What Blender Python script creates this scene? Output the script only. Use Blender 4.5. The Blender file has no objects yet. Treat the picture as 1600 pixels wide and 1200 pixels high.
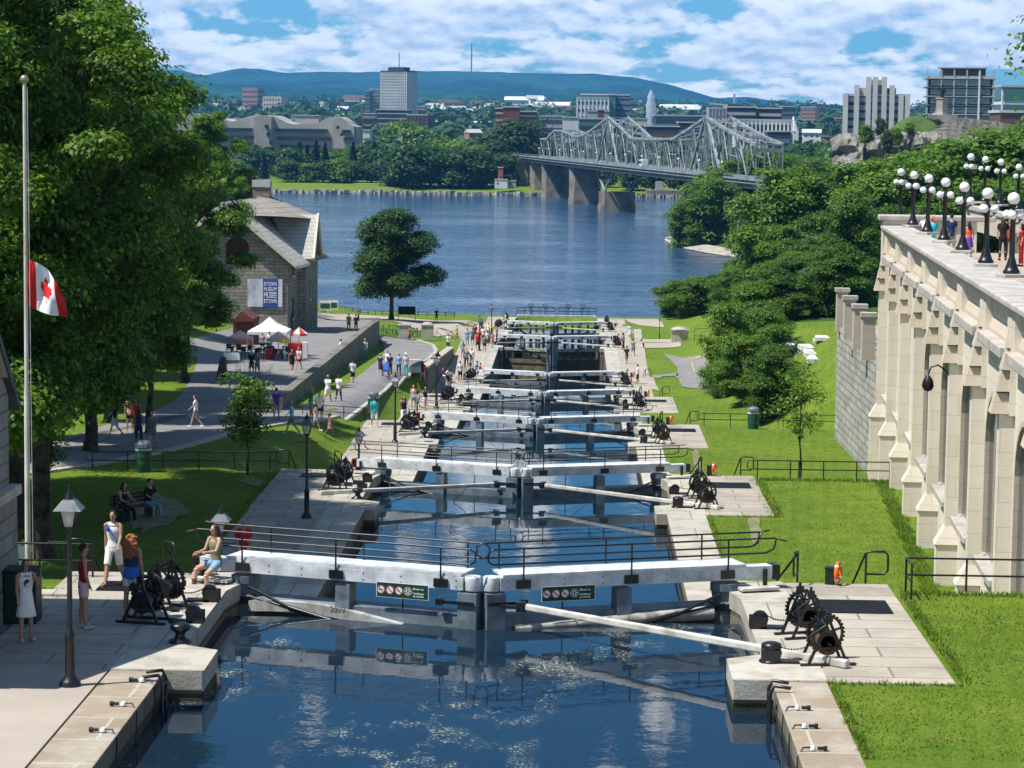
import bpy, math, random
import numpy as np
from mathutils import Vector, Matrix
R = math.radians
rnd = random.Random(7)
C = bpy.context.scene.collection

# ------------------------------------------------------------------ camera
F_PX = 3860.0
CAM = (1.82, 0.0, 10.3)
YAW = math.atan(89 / F_PX); PITCH = math.atan(401 / F_PX); ROLL = 0.012
_f = Vector((-math.sin(YAW) * math.cos(PITCH), math.cos(YAW) * math.cos(PITCH), -math.sin(PITCH)))
_r = Vector((math.cos(YAW), math.sin(YAW), 0)); _u = _r.cross(_f)
_rr = _r * math.cos(ROLL) + _u * math.sin(ROLL); _uu = _u * math.cos(ROLL) - _r * math.sin(ROLL)
def ray(px, py):
    return (_f + _rr * ((px - 800) / F_PX) + _uu * ((600 - py) / F_PX))
def at_z(px, py, z):
    d = ray(px, py); t = (z - CAM[2]) / d.z
    return (CAM[0] + d.x * t, CAM[1] + d.y * t, z)
def at_y(px, py, Y):
    d = ray(px, py); t = Y / d.y
    return (CAM[0] + d.x * t, Y, CAM[2] + d.z * t)
def pix(x, y, z):
    v = Vector((x - CAM[0], y - CAM[1], z - CAM[2])); w = v.dot(_f)
    return (800 + F_PX * v.dot(_rr) / w, 600 - F_PX * v.dot(_uu) / w)

# ------------------------------------------------------------------ objects
def tag(o, label=None, cat=None, group=None, kind=None):
    if label: o['label'] = label
    if cat: o['category'] = cat
    if group: o['group'] = group
    if kind: o['kind'] = kind
    return o
def thing(name, label, cat, loc=(0, 0, 0), rz=0, group=None):
    o = bpy.data.objects.new(name, None); C.objects.link(o)
    o.empty_display_size = 0.3
    o.location = loc; o.rotation_euler = (0, 0, rz)
    return tag(o, label, cat, group)
def copy_tree(o, parent=None):
    c = o.copy(); C.objects.link(c)
    if parent: c.parent = parent
    for ch in list(o.children): copy_tree(ch, c)
    return c
def dup(o, loc, rz=0, label=None, scale=None):
    c = copy_tree(o); c.location = loc; c.rotation_euler = (0, 0, rz)
    if scale is not None: c.scale = scale if hasattr(scale, '__len__') else (scale,) * 3
    if label: c['label'] = label
    return c

class MB:
    def __init__(s): s.v = []; s.f = []; s.m = []; s.s = []
    def add(s, vs, fs, m=0, sm=False):
        n = len(s.v); s.v += [tuple(v) for v in vs]
        for f in fs: s.f.append(tuple(i + n for i in f)); s.m.append(m); s.s.append(sm)
        return s
    def bb(s, x0, x1, y0, y1, z0, z1, m=0):
        if x0 > x1: x0, x1 = x1, x0
        if y0 > y1: y0, y1 = y1, y0
        v = [(x0,y0,z0),(x1,y0,z0),(x1,y1,z0),(x0,y1,z0),(x0,y0,z1),(x1,y0,z1),(x1,y1,z1),(x0,y1,z1)]
        return s.add(v, [(0,3,2,1),(4,5,6,7),(0,1,5,4),(1,2,6,5),(2,3,7,6),(3,0,4,7)], m)
    def box(s, c, d, rz=0, m=0):
        ca, sa = math.cos(rz), math.sin(rz); v = []
        for dz in (-.5, .5):
            for dx, dy in ((-.5,-.5),(.5,-.5),(.5,.5),(-.5,.5)):
                x, y = dx*d[0], dy*d[1]
                v.append((c[0]+x*ca-y*sa, c[1]+x*sa+y*ca, c[2]+dz*d[2]))
        return s.add(v, [(0,3,2,1),(4,5,6,7),(0,1,5,4),(1,2,6,5),(2,3,7,6),(3,0,4,7)], m)
    def beam(s, p0, p1, w, h, m=0, up=(0,0,1), w1=None, h1=None):
        p0, p1 = Vector(p0), Vector(p1); d = (p1-p0).normalized(); up = Vector(up)
        sd = d.cross(up)
        if sd.length < 1e-4: sd = d.cross(Vector((1,0,0)))
        sd.normalize(); u = sd.cross(d); v = []
        w1 = w if w1 is None else w1; h1 = h if h1 is None else h1
        for p, ww, hh in ((p0, w, h), (p1, w1, h1)):
            for a, b in ((-.5,-.5),(.5,-.5),(.5,.5),(-.5,.5)): v.append(p + sd*(a*ww) + u*(b*hh))
        return s.add(v, [(0,3,2,1),(4,5,6,7),(0,1,5,4),(1,2,6,5),(2,3,7,6),(3,0,4,7)][::1], m)
    def tube(s, pts, r, n=6, m=0, caps=True, sm=True):
        pts = [Vector(p) for p in pts]; k = len(pts)
        rs = r if hasattr(r, '__len__') else [r]*k
        prev = None; base = len(s.v); vs = []
        for i, p in enumerate(pts):
            d = (pts[min(i+1,k-1)] - pts[max(i-1,0)])
            if d.length < 1e-9: d = Vector((0,0,1))
            d.normalize()
            if prev is None:
                a = Vector((0,0,1)) if abs(d.z) < .9 else Vector((1,0,0))
                u = d.cross(a).normalized()
            else:
                u = prev - d*prev.dot(d)
                if u.length < 1e-6: u = d.orthogonal()
                u.normalize()
            prev = u; w = d.cross(u)
            for j in range(n):
                t = 2*math.pi*j/n
                vs.append(p + (u*math.cos(t) + w*math.sin(t))*rs[i])
        fs = []
        for i in range(k-1):
            for j in range(n):
                a = i*n+j; b = i*n+(j+1) % n
                fs.append((a, b, b+n, a+n))
        s.add(vs, fs, m, sm)
        if caps:
            s.add([vs[j] for j in range(n)], [tuple(range(n))[::-1]], m)
            s.add([vs[(k-1)*n+j] for j in range(n)], [tuple(range(n))], m)
        return s
    def lathe(s, prof, n=12, c=(0,0,0), m=0, sm=True):
        vs = []; fs = []; k = len(prof)
        for r_, z in prof:
            for j in range(n):
                t = 2*math.pi*j/n
                vs.append((c[0]+r_*math.cos(t), c[1]+r_*math.sin(t), c[2]+z))
        for i in range(k-1):
            for j in range(n):
                a = i*n+j; b = i*n+(j+1) % n
                fs.append((a, b, b+n, a+n))
        s.add(vs, fs, m, sm)
        s.add([vs[j] for j in range(n)], [tuple(range(n))[::-1]], m)
        s.add([vs[(k-1)*n+j] for j in range(n)], [tuple(range(n))], m)
        return s
    def ball(s, c, r, n=10, m=0, k=6):
        rx, ry, rz = r if hasattr(r, '__len__') else (r, r, r)
        vs = []; fs = []
        for i in range(1, k):
            ph = math.pi*i/k
            for j in range(n):
                t = 2*math.pi*j/n
                vs.append((c[0]+rx*math.sin(ph)*math.cos(t), c[1]+ry*math.sin(ph)*math.sin(t), c[2]-rz*math.cos(ph)))
        a0 = len(vs); vs += [(c[0],c[1],c[2]-rz), (c[0],c[1],c[2]+rz)]
        for i in range(k-2):
            for j in range(n):
                a = i*n+j; b = i*n+(j+1) % n
                fs.append((a, b, b+n, a+n))
        for j in range(n):
            fs.append((a0, (j+1) % n, j)); fs.append((a0+1, (k-2)*n+j, (k-2)*n+(j+1) % n))
        return s.add(vs, fs, m, True)
    def prism(s, poly, z0, z1, m=0, top=None):
        """extrude xy polygon from z0 to z1 (each may be a list per vertex)"""
        n = len(poly)
        a = z0 if hasattr(z0, '__len__') else [z0]*n
        b = z1 if hasattr(z1, '__len__') else [z1]*n
        ar = sum(poly[i][0]*poly[(i+1) % n][1]-poly[(i+1) % n][0]*poly[i][1] for i in range(n))
        idx = list(range(n)) if ar > 0 else list(range(n))[::-1]
        vs = [(poly[i][0], poly[i][1], a[i]) for i in idx] + [(poly[i][0], poly[i][1], b[i]) for i in idx]
        fs = [(i, (i+1) % n, (i+1) % n+n, i+n) for i in range(n)]
        s.add(vs, fs, m)
        s.add(vs[:n], [tuple(range(n))[::-1]], m); s.add(vs[n:], [tuple(range(n))], m if top is None else top)
        return s
    def slab(s, outline, axis, a0, a1, m=0):
        """outline in the plane across `axis` ('x': (y,z), 'y': (x,z)), extruded a0..a1"""
        n = len(outline)
        mk = (lambda p, a: (a, p[0], p[1])) if axis == 'x' else (lambda p, a: (p[0], a, p[1]))
        vs = [mk(p, a0) for p in outline] + [mk(p, a1) for p in outline]
        fs = [(i, (i+1) % n, (i+1) % n+n, i+n) for i in range(n)] + [tuple(range(n))[::-1], tuple(range(n, 2*n))]
        return s.add(vs, fs, m)
    def build(s, name, mats, parent=None, world=False, bevel=0):
        me = bpy.data.meshes.new(name)
        vs = s.v
        if world and parent is not None:
            im = Matrix.LocRotScale(parent.location, parent.rotation_euler, None).inverted()
            vs = [im @ Vector(v) for v in vs]
        me.from_pydata(vs, [], s.f)
        if not isinstance(mats, (list, tuple)): mats = [mats]
        for m_ in mats: me.materials.append(m_)
        me.polygons.foreach_set('material_index', s.m)
        me.polygons.foreach_set('use_smooth', s.s)
        me.update()
        o = bpy.data.objects.new(name, me); C.objects.link(o)
        if parent is not None: o.parent = parent
        if bevel:
            b = o.modifiers.new('bevel', 'BEVEL'); b.width = bevel; b.segments = 2; b.limit_method = 'ANGLE'; b.angle_limit = R(40)
        return o

def text_mesh(body, size, name, mat, parent=None, mtx=None, bold=0.0, sx=1.0, align='LEFT', extrude=0.003):
    cu = bpy.data.curves.new(name, 'FONT'); cu.body = body; cu.size = size; cu.align_x = align
    cu.offset = bold; cu.extrude = extrude; cu.resolution_u = 3
    t = bpy.data.objects.new(name+'_tmp', cu); C.objects.link(t)
    dg = bpy.context.evaluated_depsgraph_get(); dg.update()
    me = bpy.data.meshes.new_from_object(t.evaluated_get(dg))
    bpy.data.objects.remove(t); bpy.data.curves.remove(cu)
    me.transform(Matrix.Diagonal((sx, 1, 1, 1)))
    if mtx is not None: me.transform(mtx)
    me.materials.clear(); me.materials.append(mat)
    o = bpy.data.objects.new(name, me); C.objects.link(o)
    if parent: o.parent = parent
    return o

# ------------------------------------------------------------------ materials
def nt(m):
    m.use_nodes = True; t = m.node_tree; t.nodes.clear(); return t
def link(t, a, b): t.links.new(a, b)
def node(t, ty, **kw):
    n = t.nodes.new(ty)
    for k, v in kw.items():
        if k == 'i':
            for kk, vv in v.items(): n.inputs[kk].default_value = vv
        else: setattr(n, k, v)
    return n
def rgba(c): return (c[0], c[1], c[2], 1)
def mixc(t, fac, a, b, mode='MIX'):
    n = node(t, 'ShaderNodeMix', data_type='RGBA', blend_type=mode)
    for sock, val in ((n.inputs[0], fac), (n.inputs[6], a), (n.inputs[7], b)):
        if hasattr(val, 'is_output'): link(t, val, sock)
        elif hasattr(val, '__len__'): sock.default_value = rgba(val)
        else: sock.default_value = val
    return n.outputs[2]
def ramp(t, src, stops):
    n = node(t, 'ShaderNodeValToRGB'); e = n.color_ramp.elements
    while len(e) < len(stops): e.new(.5)
    for el, (p, c) in zip(e, stops):
        el.position = p; el.color = rgba(c) if hasattr(c, '__len__') else (c, c, c, 1)
    link(t, src, n.inputs[0]); return n.outputs[0]
def noise(t, vec, scale, detail=4, rough=.55, dim='3D'):
    n = node(t, 'ShaderNodeTexNoise', noise_dimensions=dim, i={'Scale': scale, 'Detail': detail, 'Roughness': rough})
    if vec is not None: link(t, vec, n.inputs['Vector'])
    return n.outputs[0]
def mapping(t, src, scale=(1,1,1), rot=(0,0,0), loc=(0,0,0)):
    n = node(t, 'ShaderNodeMapping'); n.inputs['Scale'].default_value = scale
    n.inputs['Rotation'].default_value = rot; n.inputs['Location'].default_value = loc
    link(t, src, n.inputs[0]); return n.outputs[0]
def bump(t, h, strength, dist=.05):
    n = node(t, 'ShaderNodeBump', i={'Strength': strength, 'Distance': dist}); link(t, h, n.inputs['Height']); return n.outputs[0]
def finish(t, col, rough=.7, metal=0, nrm=None, spec=.3, **kw):
    p = node(t, 'ShaderNodeBsdfPrincipled'); o = node(t, 'ShaderNodeOutputMaterial')
    if hasattr(col, 'is_output'): link(t, col, p.inputs['Base Color'])
    else: p.inputs['Base Color'].default_value = rgba(col)
    if hasattr(rough, 'is_output'): link(t, rough, p.inputs['Roughness'])
    else: p.inputs['Roughness'].default_value = rough
    p.inputs['Metallic'].default_value = metal; p.inputs['Specular IOR Level'].default_value = spec
    if nrm is not None: link(t, nrm, p.inputs['Normal'])
    for k, v in kw.items(): p.inputs[k.replace('_', ' ')].default_value = v
    link(t, p.outputs[0], o.inputs[0]); return p
_mc = {}
def mat(name, col, rough=.7, metal=0, var=.12, vs=2.0, bmp=0, bs=20, spec=.3, col2=None, geo=True):
    if name in _mc: return _mc[name]
    m = bpy.data.materials.new(name); t = nt(m)
    tc = node(t, 'ShaderNodeNewGeometry').outputs['Position'] if geo else node(t, 'ShaderNodeTexCoord').outputs['Object']
    n1 = noise(t, tc, vs, 5, .6)
    c2 = col2 if col2 else tuple(c*(1-var*2.2) for c in col)
    k = ramp(t, n1, [(.38, 0), (.68, 1)])
    c = mixc(t, k, tuple(min(1, c*(1+var*.5)) for c in col), c2)
    nr = bump(t, noise(t, tc, bs, 4), bmp, .03) if bmp else None
    finish(t, c, rough, metal, nr, spec); _mc[name] = m; return m
def flat(name, col, rough=.7, metal=0, spec=.3):
    return mat(name, col, rough, metal, .04, 8, spec=spec, geo=False)

def stone(name, c1, c2, mortar, bw, bh, mapv='xz', ms=.012, rough=.85, bmp=.5, stain=.35, stainc=(.08,.075,.06), ns=1.2, vary=1.0):
    """coursed blocks; mapv chooses which world axes carry the courses"""
    m = bpy.data.materials.new(name); t = nt(m)
    g = node(t, 'ShaderNodeNewGeometry').outputs['Position']
    sx = node(t, 'ShaderNodeSeparateXYZ'); link(t, g, sx.inputs[0])
    cb = node(t, 'ShaderNodeCombineXYZ')
    if mapv == 'xy':
        link(t, sx.outputs[0], cb.inputs[0]); link(t, sx.outputs[1], cb.inputs[1])
    elif mapv == 'yx':
        link(t, sx.outputs[1], cb.inputs[0]); link(t, sx.outputs[0], cb.inputs[1])
    else:
        a = node(t, 'ShaderNodeMath', operation='ADD'); link(t, sx.outputs[0], a.inputs[0]); link(t, sx.outputs[1], a.inputs[1])
        link(t, a.outputs[0], cb.inputs[0]); link(t, sx.outputs[2], cb.inputs[1])
    br = node(t, 'ShaderNodeTexBrick', offset=.5, i={'Scale': 1.0, 'Brick Width': bw, 'Row Height': bh, 'Mortar Size': ms, 'Mortar Smooth': .2, 'Bias': 0.0})
    br.inputs['Color1'].default_value = rgba(c1); br.inputs['Color2'].default_value = rgba(c2); br.inputs['Mortar'].default_value = rgba(mortar)
    link(t, cb.outputs[0], br.inputs['Vector'])
    n1 = noise(t, g, ns, 6, .65); n2 = noise(t, g, 14, 4)
    col = mixc(t, ramp(t, n1, [(.45, 0), (.75, stain)]), br.outputs[0], stainc)
    col = mixc(t, .5*vary, col, mixc(t, n2, (.35,.35,.35), (1,1,1)), 'MULTIPLY')
    ad = node(t, 'ShaderNodeMath', operation='MULTIPLY_ADD'); link(t, br.outputs[1], ad.inputs[0]); ad.inputs[1].default_value = -1.2
    link(t, n2, ad.inputs[2])
    finish(t, col, rough, 0, bump(t, ad.outputs[0], bmp, .04), .2); return m

# tidy common materials
BLACK = mat('black_iron_paint', (.012,.012,.013), .35, 0, .3, 12, bmp=.15, spec=.5)
RUSTY = mat('rusty_drum', (.13,.065,.04), .7, 0, .3, 10, col2=(.03,.02,.018))
WHITE = mat('white_gate_paint', (.70,.72,.74), .5, 0, .05, 2.2, bmp=.08, bs=50, col2=(.40,.42,.43))
POLE = mat('weathered_white_pole', (.62,.60,.55), .6, 0, .1, 2, col2=(.36,.33,.28), bmp=.2, bs=40)
GREY = mat('grey_gate_paint', (.17,.215,.25), .5, 0, .15, 2, bmp=.1, col2=(.08,.10,.115))
WETGREY = mat('wet_pale_concrete', (.42,.42,.38), .5, 0, .2, 2.5, bmp=.3, col2=(.16,.14,.10))
DKWOOD = mat('dark_wet_planks', (.035,.033,.025), .5, 0, .4, 1.2, bmp=.3, col2=(.075,.065,.04))
TANWOOD = mat('brown_silted_planks', (.16,.14,.075), .7, 0, .3, 1.2, bmp=.3, col2=(.07,.06,.035))
# ------------------------------------------------------------------ levels of the flight
YK = [54.8, 95.8, 136.8, 177.8, 218.8, 260.5, 300.8, 341.8]
LV = [0, -3.3, -6.2, -9.1, -11.8, -12.1, -13.8, -16.0]
WL = [-.55, -3.85, -6.75, -9.65, -12.5, -16.3, -17.3, -17.2]   # water just upstream of each gate
RIVER = -20.0
def lerp(x, xs, ys): return float(np.interp(x, xs, ys))
_cy = [-60]; _cz = [0]
for _k in range(7):
    _cy += [YK[_k]+.4, YK[_k]+3.4]; _cz += [LV[_k], LV[_k+1]]
_cy += [344, 350, 356]; _cz += [-16, -16.3, -21.5]
LSy = [-60, 54.9, 58, 96.5, 100, 142, 249, 262, 300, 341, 350, 358]
LSz = [0, 0, -3.3, -3.3, -3.5, -6.2, -11.8, -12.4, -13.8, -15.9, -16.2, -21.5]
PUy = [-60, 54.9, 58, 100, 142, 242, 262, 300, 338, 352, 372]
PUz = [0, 0, -3.3, -3.6, -6.2, -9.9, -11.0, -13.4, -15.6, -16.2, -21.5]
FLy = [1090, 1105, 1130, 1200, 1600, 2500, 4000, 6000, 9000, 30000]
FLz = [-22, -19.4, -17.5, -15, -10, 0, 22, 58, 75, 75]
SHy = [340, 352, 380, 420, 480, 540, 579, 600, 640, 661, 690, 760, 850, 1105, 1400]
SHx = [9, 11, 18, 27, 35, 41, 44, 40, 32, 27.5, 31, 52, 80, 125, 150]
def sstep(a, b, x):
    t = min(1, max(0, (x-a)/(b-a))); return t*t*(3-2*t)
def wall_x(Y):      # plane of the big hotel terrace wall
    return CAM[0] + 7.33 + .0601*Y
def ret_x(Y):       # retaining wall between lower path and museum road
    return float(np.interp(Y, [138, 142, 249, 255], [-14.6, -15.0, -17.7, -17.9]))
def gh(x, y):
    if y > 1085: return lerp(y, FLy, FLz) + (8*sstep(60, 400, x) if y < 3000 else 0)
    cz = lerp(y, _cy, _cz)
    if x < 0:
        if y < 60 and x < -13: s = 0
        ls = lerp(y, LSy, LSz)
        h = cz + (ls-cz)*(sstep(9.7, 10.1, -x) if 198 < y < 242 else sstep(9.5, 11.8, -x))
        if y > 138:
            rx = ret_x(min(y, 255)); up = lerp(y, PUy, PUz)
            w = sstep(-rx+.02, -rx+.35, -x) * (1-sstep(251, 262, y))
            if y > 251: w = max(w, sstep(15, 21, -x)*sstep(249, 256, y))
            h = h + (up-h)*w
        hill = max(0, -x-27)
        if y < 345: h += .22*hill*sstep(60, 90, y)
        elif y < 375: h += .22*hill*(375-y)/30
        return max(h, -24)
    h = cz
    if y < 260:
        # right hillside beyond the hotel wall
        if y > 139:
            h += sstep(12.5, 22, x)*(5.0 + .05*max(0, x-18))*sstep(139, 165, y)
        return h
    if y < 350:
        return h + sstep(13, 26, x)*5*(1-(y-260)/130)
    # river and the wooded promontory
    sx_ = lerp(y, SHy, SHx); land = x - sx_
    bl = sstep(345, 358, y)
    hl = -20.6 + min(max(land, -3), 6)*.22 + 9*sstep(10, 70, land)*sstep(420, 600, y)*(1-.5*sstep(760, 1000, y)) + 5*sstep(2, 25, land)
    return h*(1-bl) + max(hl, -24)*bl if y < 358 else max(hl, -24)
XS = np.concatenate([np.linspace(-9000, -800, 12), np.linspace(-600, -70, 20), np.arange(-60, -9.9, .8), np.array([-9.5, -8, -7, -6.2, -6.05, 6.05, 6.2, 7, 8, 9.2]),
                     np.arange(10, 60, .8), np.linspace(62, 300, 40), np.linspace(330, 900, 12), np.linspace(1200, 9000, 10)])
YS = np.concatenate([np.linspace(-40, 34, 10), np.arange(36, 360, .7), np.arange(362, 420, 3), np.arange(424, 1080, 8), np.array([1085, 1088, 1092, 1096, 1100, 1104, 1108, 1112, 1120, 1135]), np.linspace(1170, 4000, 30), np.linspace(4400, 16000, 20)])
GZ = np.array([[(-30. if abs(x) < 6.1 and y < 347 else gh(x, y)) for y in YS] for x in XS])
def hgt(x, y):
    """height of the ground mesh itself"""
    i = int(np.clip(np.searchsorted(XS, x)-1, 0, len(XS)-2)); j = int(np.clip(np.searchsorted(YS, y)-1, 0, len(YS)-2))
    a = (x-XS[i])/(XS[i+1]-XS[i]); b = (y-YS[j])/(YS[j+1]-YS[j])
    a = min(1, max(0, a)); b = min(1, max(0, b))
    return float((1-a)*(1-b)*GZ[i, j]+a*(1-b)*GZ[i+1, j]+(1-a)*b*GZ[i, j+1]+a*b*GZ[i+1, j+1])
def on_ground(px, py, y0=36, y1=420, dz=0):
    d = ray(px, py); Y = y0
    while Y < y1:
        t = Y/d.y; x = CAM[0]+d.x*t; z = CAM[2]+d.z*t
        if z <= top_at(x, Y)+dz: return (x, Y, top_at(x, Y)+dz)
        Y += .25 if Y < 360 else 1.5
    return (x, Y, z)
def top_at(x, y):
    """walkable level, lock pavement included"""
    if abs(x) < 9.6 and y < 346: return lerp(y, _cy, _cz)
    return hgt(x, y)

def mat_grass():
    m = bpy.data.materials.new('mown_grass'); t = nt(m)
    g = node(t, 'ShaderNodeNewGeometry').outputs['Position']
    n1 = noise(t, g, .16, 5, .6); n2 = noise(t, g, 1.3, 5, .65); n3 = noise(t, g, 9, 5, .75)
    n0 = noise(t, mapping(t, g, loc=(31, 7, 0)), .5, 6, .7)
    c = mixc(t, ramp(t, n1, [(.35, 0), (.68, 1)]), (.12,.195,.020), (.19,.26,.028))
    c = mixc(t, ramp(t, n0, [(.56, 0), (.72, .55)]), c, (.26,.27,.05))
    c = mixc(t, ramp(t, n2, [(.42, 0), (.7, .75)]), c, (.06,.145,.012))
    # mown bands
    w = node(t, 'ShaderNodeTexWave', wave_type='BANDS', bands_direction='X', i={'Scale': .55, 'Distortion': 1.2, 'Detail': 2, 'Detail Scale': .6})
    link(t, mapping(t, g, rot=(0, 0, .1)), w.inputs[0])
    c = mixc(t, ramp(t, w.outputs[0], [(.3, 0), (.7, .14)]), c, (.21,.31,.035))
    c = mixc(t, .75, c, mixc(t, ramp(t, n3, [(.25, 0), (.75, 1)]), (.45,.45,.45), (1.25,1.2,1.15)), 'MULTIPLY')
    finish(t, c, .9, 0, bump(t, n3, .9, .08), .1); return m
GRASS = mat_grass()
def mat_far():
    m = bpy.data.materials.new('distant_green'); t = nt(m)
    g = node(t, 'ShaderNodeNewGeometry').outputs['Position']
    n1 = noise(t, g, .012, 6, .65)
    c = mixc(t, ramp(t, n1, [(.4, 0), (.65, 1)]), (.03,.07,.015), (.05,.10,.025))
    finish(t, c, .95, 0, None, .05); return m
FARG = mat_far()
def build_ground():
    nx, ny = len(XS), len(YS)
    v = np.zeros((nx, ny, 3)); v[..., 0] = XS[:, None]; v[..., 1] = YS[None, :]; v[..., 2] = GZ
    v[..., 2] += 0
    idx = np.arange(nx*ny).reshape(nx, ny)
    f = np.stack([idx[:-1, :-1], idx[1:, :-1], idx[1:, 1:], idx[:-1, 1:]], -1).reshape(-1, 4)
    me = bpy.data.meshes.new('ground'); me.from_pydata(v.reshape(-1, 3).tolist(), [], f.tolist())
    me.materials.append(GRASS); me.materials.append(FARG)
    yc = v[:-1, :-1, 1].reshape(-1)
    xc = v[:-1, :-1, 0].reshape(-1); xs_ = np.interp(yc, SHy, SHx)
    me.polygons.foreach_set('material_index', ((yc > 1190) | ((yc > 222) & (yc < 1000) & (xc > 19)) | ((yc > 352) & (yc < 1000) & (xc > 0)) | ((xc < -34) & (yc > 60) & (yc < 360))).astype(int))
    me.polygons.foreach_set('use_smooth', [True]*len(f)); me.update()
    o = bpy.data.objects.new('ground', me); C.objects.link(o); tag(o, 'mown green lawns and banks stepping down to the river', kind='structure')
build_ground()

# ------------------------------------------------------------------ water
def mat_water(name, deep, rip, rs, rough, scum=False, stretch=(1, 1, 1), bd=.02):
    m = bpy.data.materials.new(name); t = nt(m)
    g = node(t, 'ShaderNodeNewGeometry').outputs['Position']
    v = mapping(t, g, scale=stretch)
    a = noise(t, v, rs, 3, .5); b = noise(t, v, rs*.22, 2, .5)
    ad = node(t, 'ShaderNodeMath', operation='MULTIPLY_ADD'); link(t, b, ad.inputs[0]); ad.inputs[1].default_value = 2.0; link(t, a, ad.inputs[2])
    # calm and ruffled patches
    pt = ramp(t, noise(t, v, rs*.06, 3), [(.38, .25), (.62, 1)])
    bn = node(t, 'ShaderNodeBump', i={'Distance': bd}); link(t, ad.outputs[0], bn.inputs['Height'])
    mm = node(t, 'ShaderNodeMath', operation='MULTIPLY'); link(t, pt, mm.inputs[0]); mm.inputs[1].default_value = rip; link(t, mm.outputs[0], bn.inputs['Strength'])
    col = deep; rg = rough
    if scum:
        n = noise(t, mapping(t, g, scale=(1, .6, 1)), 1.1, 8, .72)
        n2 = noise(t, mapping(t, g, scale=(1, .5, 1)), .33, 3, .5)
        k = node(t, 'ShaderNodeMath', operation='MULTIPLY'); link(t, ramp(t, n, [(.50, 0), (.60, 1)]), k.inputs[0]); link(t, ramp(t, n2, [(.5, 0), (.62, 1)]), k.inputs[1])
        sp = noise(t, g, 16, 2); k2 = node(t, 'ShaderNodeMath', operation='MULTIPLY'); link(t, k.outputs[0], k2.inputs[0]); link(t, ramp(t, sp, [(.52, .05), (.66, 1)]), k2.inputs[1])
        col = mixc(t, k2.outputs[0], deep, (.42,.45,.34))
        rg = ramp(t, k2.outputs[0], [(0, rough), (.5, .7)])
    finish(t, col, rg, 0, bn.outputs[0], .5, IOR=1.33); return m
W_CH = mat_water('canal_water', (.006,.018,.030), .16, 2.2, .02, bd=.03)
W_FR = mat_water('forebay_water', (.008,.020,.036), .12, 2.6, .02, True, bd=.03)
W_RV = mat_water('river_water', (.030,.075,.15), 1.0, .5, .10, stretch=(.5, 1, 1), bd=.7)
def sheet(name, x0, x1, y0, y1, z, m, label, kind='structure'):
    o = MB().add([(x0,y0,z),(x1,y0,z),(x1,y1,z),(x0,y1,z)], [(0,1,2,3)]).build(name, m)
    return tag(o, label, kind=kind)
yb = [20] + [y-1.2 for y in YK]
for k in range(8):
    sheet('water', -6.0, 6.0, yb[k] if k == 0 else YK[k-1]-1.0, YK[k]-1.0 if k else YK[0]-1.0, WL[k], W_FR if k == 0 else W_CH, 'dark water held in the canal lock')
sheet('water', -9000, 9000, 352, 1140, RIVER, W_RV, 'broad blue river beyond the locks')
sheet('water', -6.0, 6.0, YK[7]-1.0, 353, -19.8, W_CH, 'dark water below the last lock gate')

# ------------------------------------------------------------------ lock masonry and pavement
PAVE = stone('pale_pavement_slabs', (.50,.45,.375), (.42,.375,.31), (.25,.22,.17), 2.3, .92, 'xy', .03, .85, .3, .8, (.22,.195,.155), .35, .9)
COPE = stone('white_concrete_coping', (.55,.515,.44), (.46,.43,.365), (.23,.20,.15), 3.1, 1.9, 'xy', .02, .8, .3, .85, (.25,.22,.165), 1.1, .7)
BROWNS = stone('brown_stained_coping', (.36,.29,.21), (.30,.24,.17), (.46,.43,.36), 4, 1.55, 'xy', .03, .8, .3, .8, (.52,.49,.43), .9, .6)
LWALL = stone('lock_wall_stone', (.30,.27,.21), (.22,.20,.15), (.10,.09,.07), 1.4, .42, 'xz', .02, .85, .6, .6, (.07,.06,.04), .7)
def mat_asph(name, c, c2, crack=.35):
    m = bpy.data.materials.new(name); t = nt(m)
    g = node(t, 'ShaderNodeNewGeometry').outputs['Position']
    n1 = noise(t, g, .35, 6, .65); n2 = noise(t, g, 26, 3, .7)
    col = mixc(t, ramp(t, n1, [(.35, 0), (.7, 1)]), c, c2)
    col = mixc(t, .5, col, mixc(t, n2, (.6,.6,.6), (1.3,1.3,1.3)), 'MULTIPLY')
    cr = node(t, 'ShaderNodeTexVoronoi', feature='DISTANCE_TO_EDGE', i={'Scale': .22}); link(t, mapping(t, g), cr.inputs[0])
    col = mixc(t, ramp(t, cr.outputs[0], [(0, crack), (.012, 0)]), col, (.05,.05,.05))
    finish(t, col, .95, 0, bump(t, n2, .3, .02), .15); return m
ASPH = mat_asph('worn_asphalt', (.20,.19,.185), (.26,.25,.24))
SANDP = mat_asph('sand_coloured_paving', (.42,.36,.30), (.34,.295,.25), 0)

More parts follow.
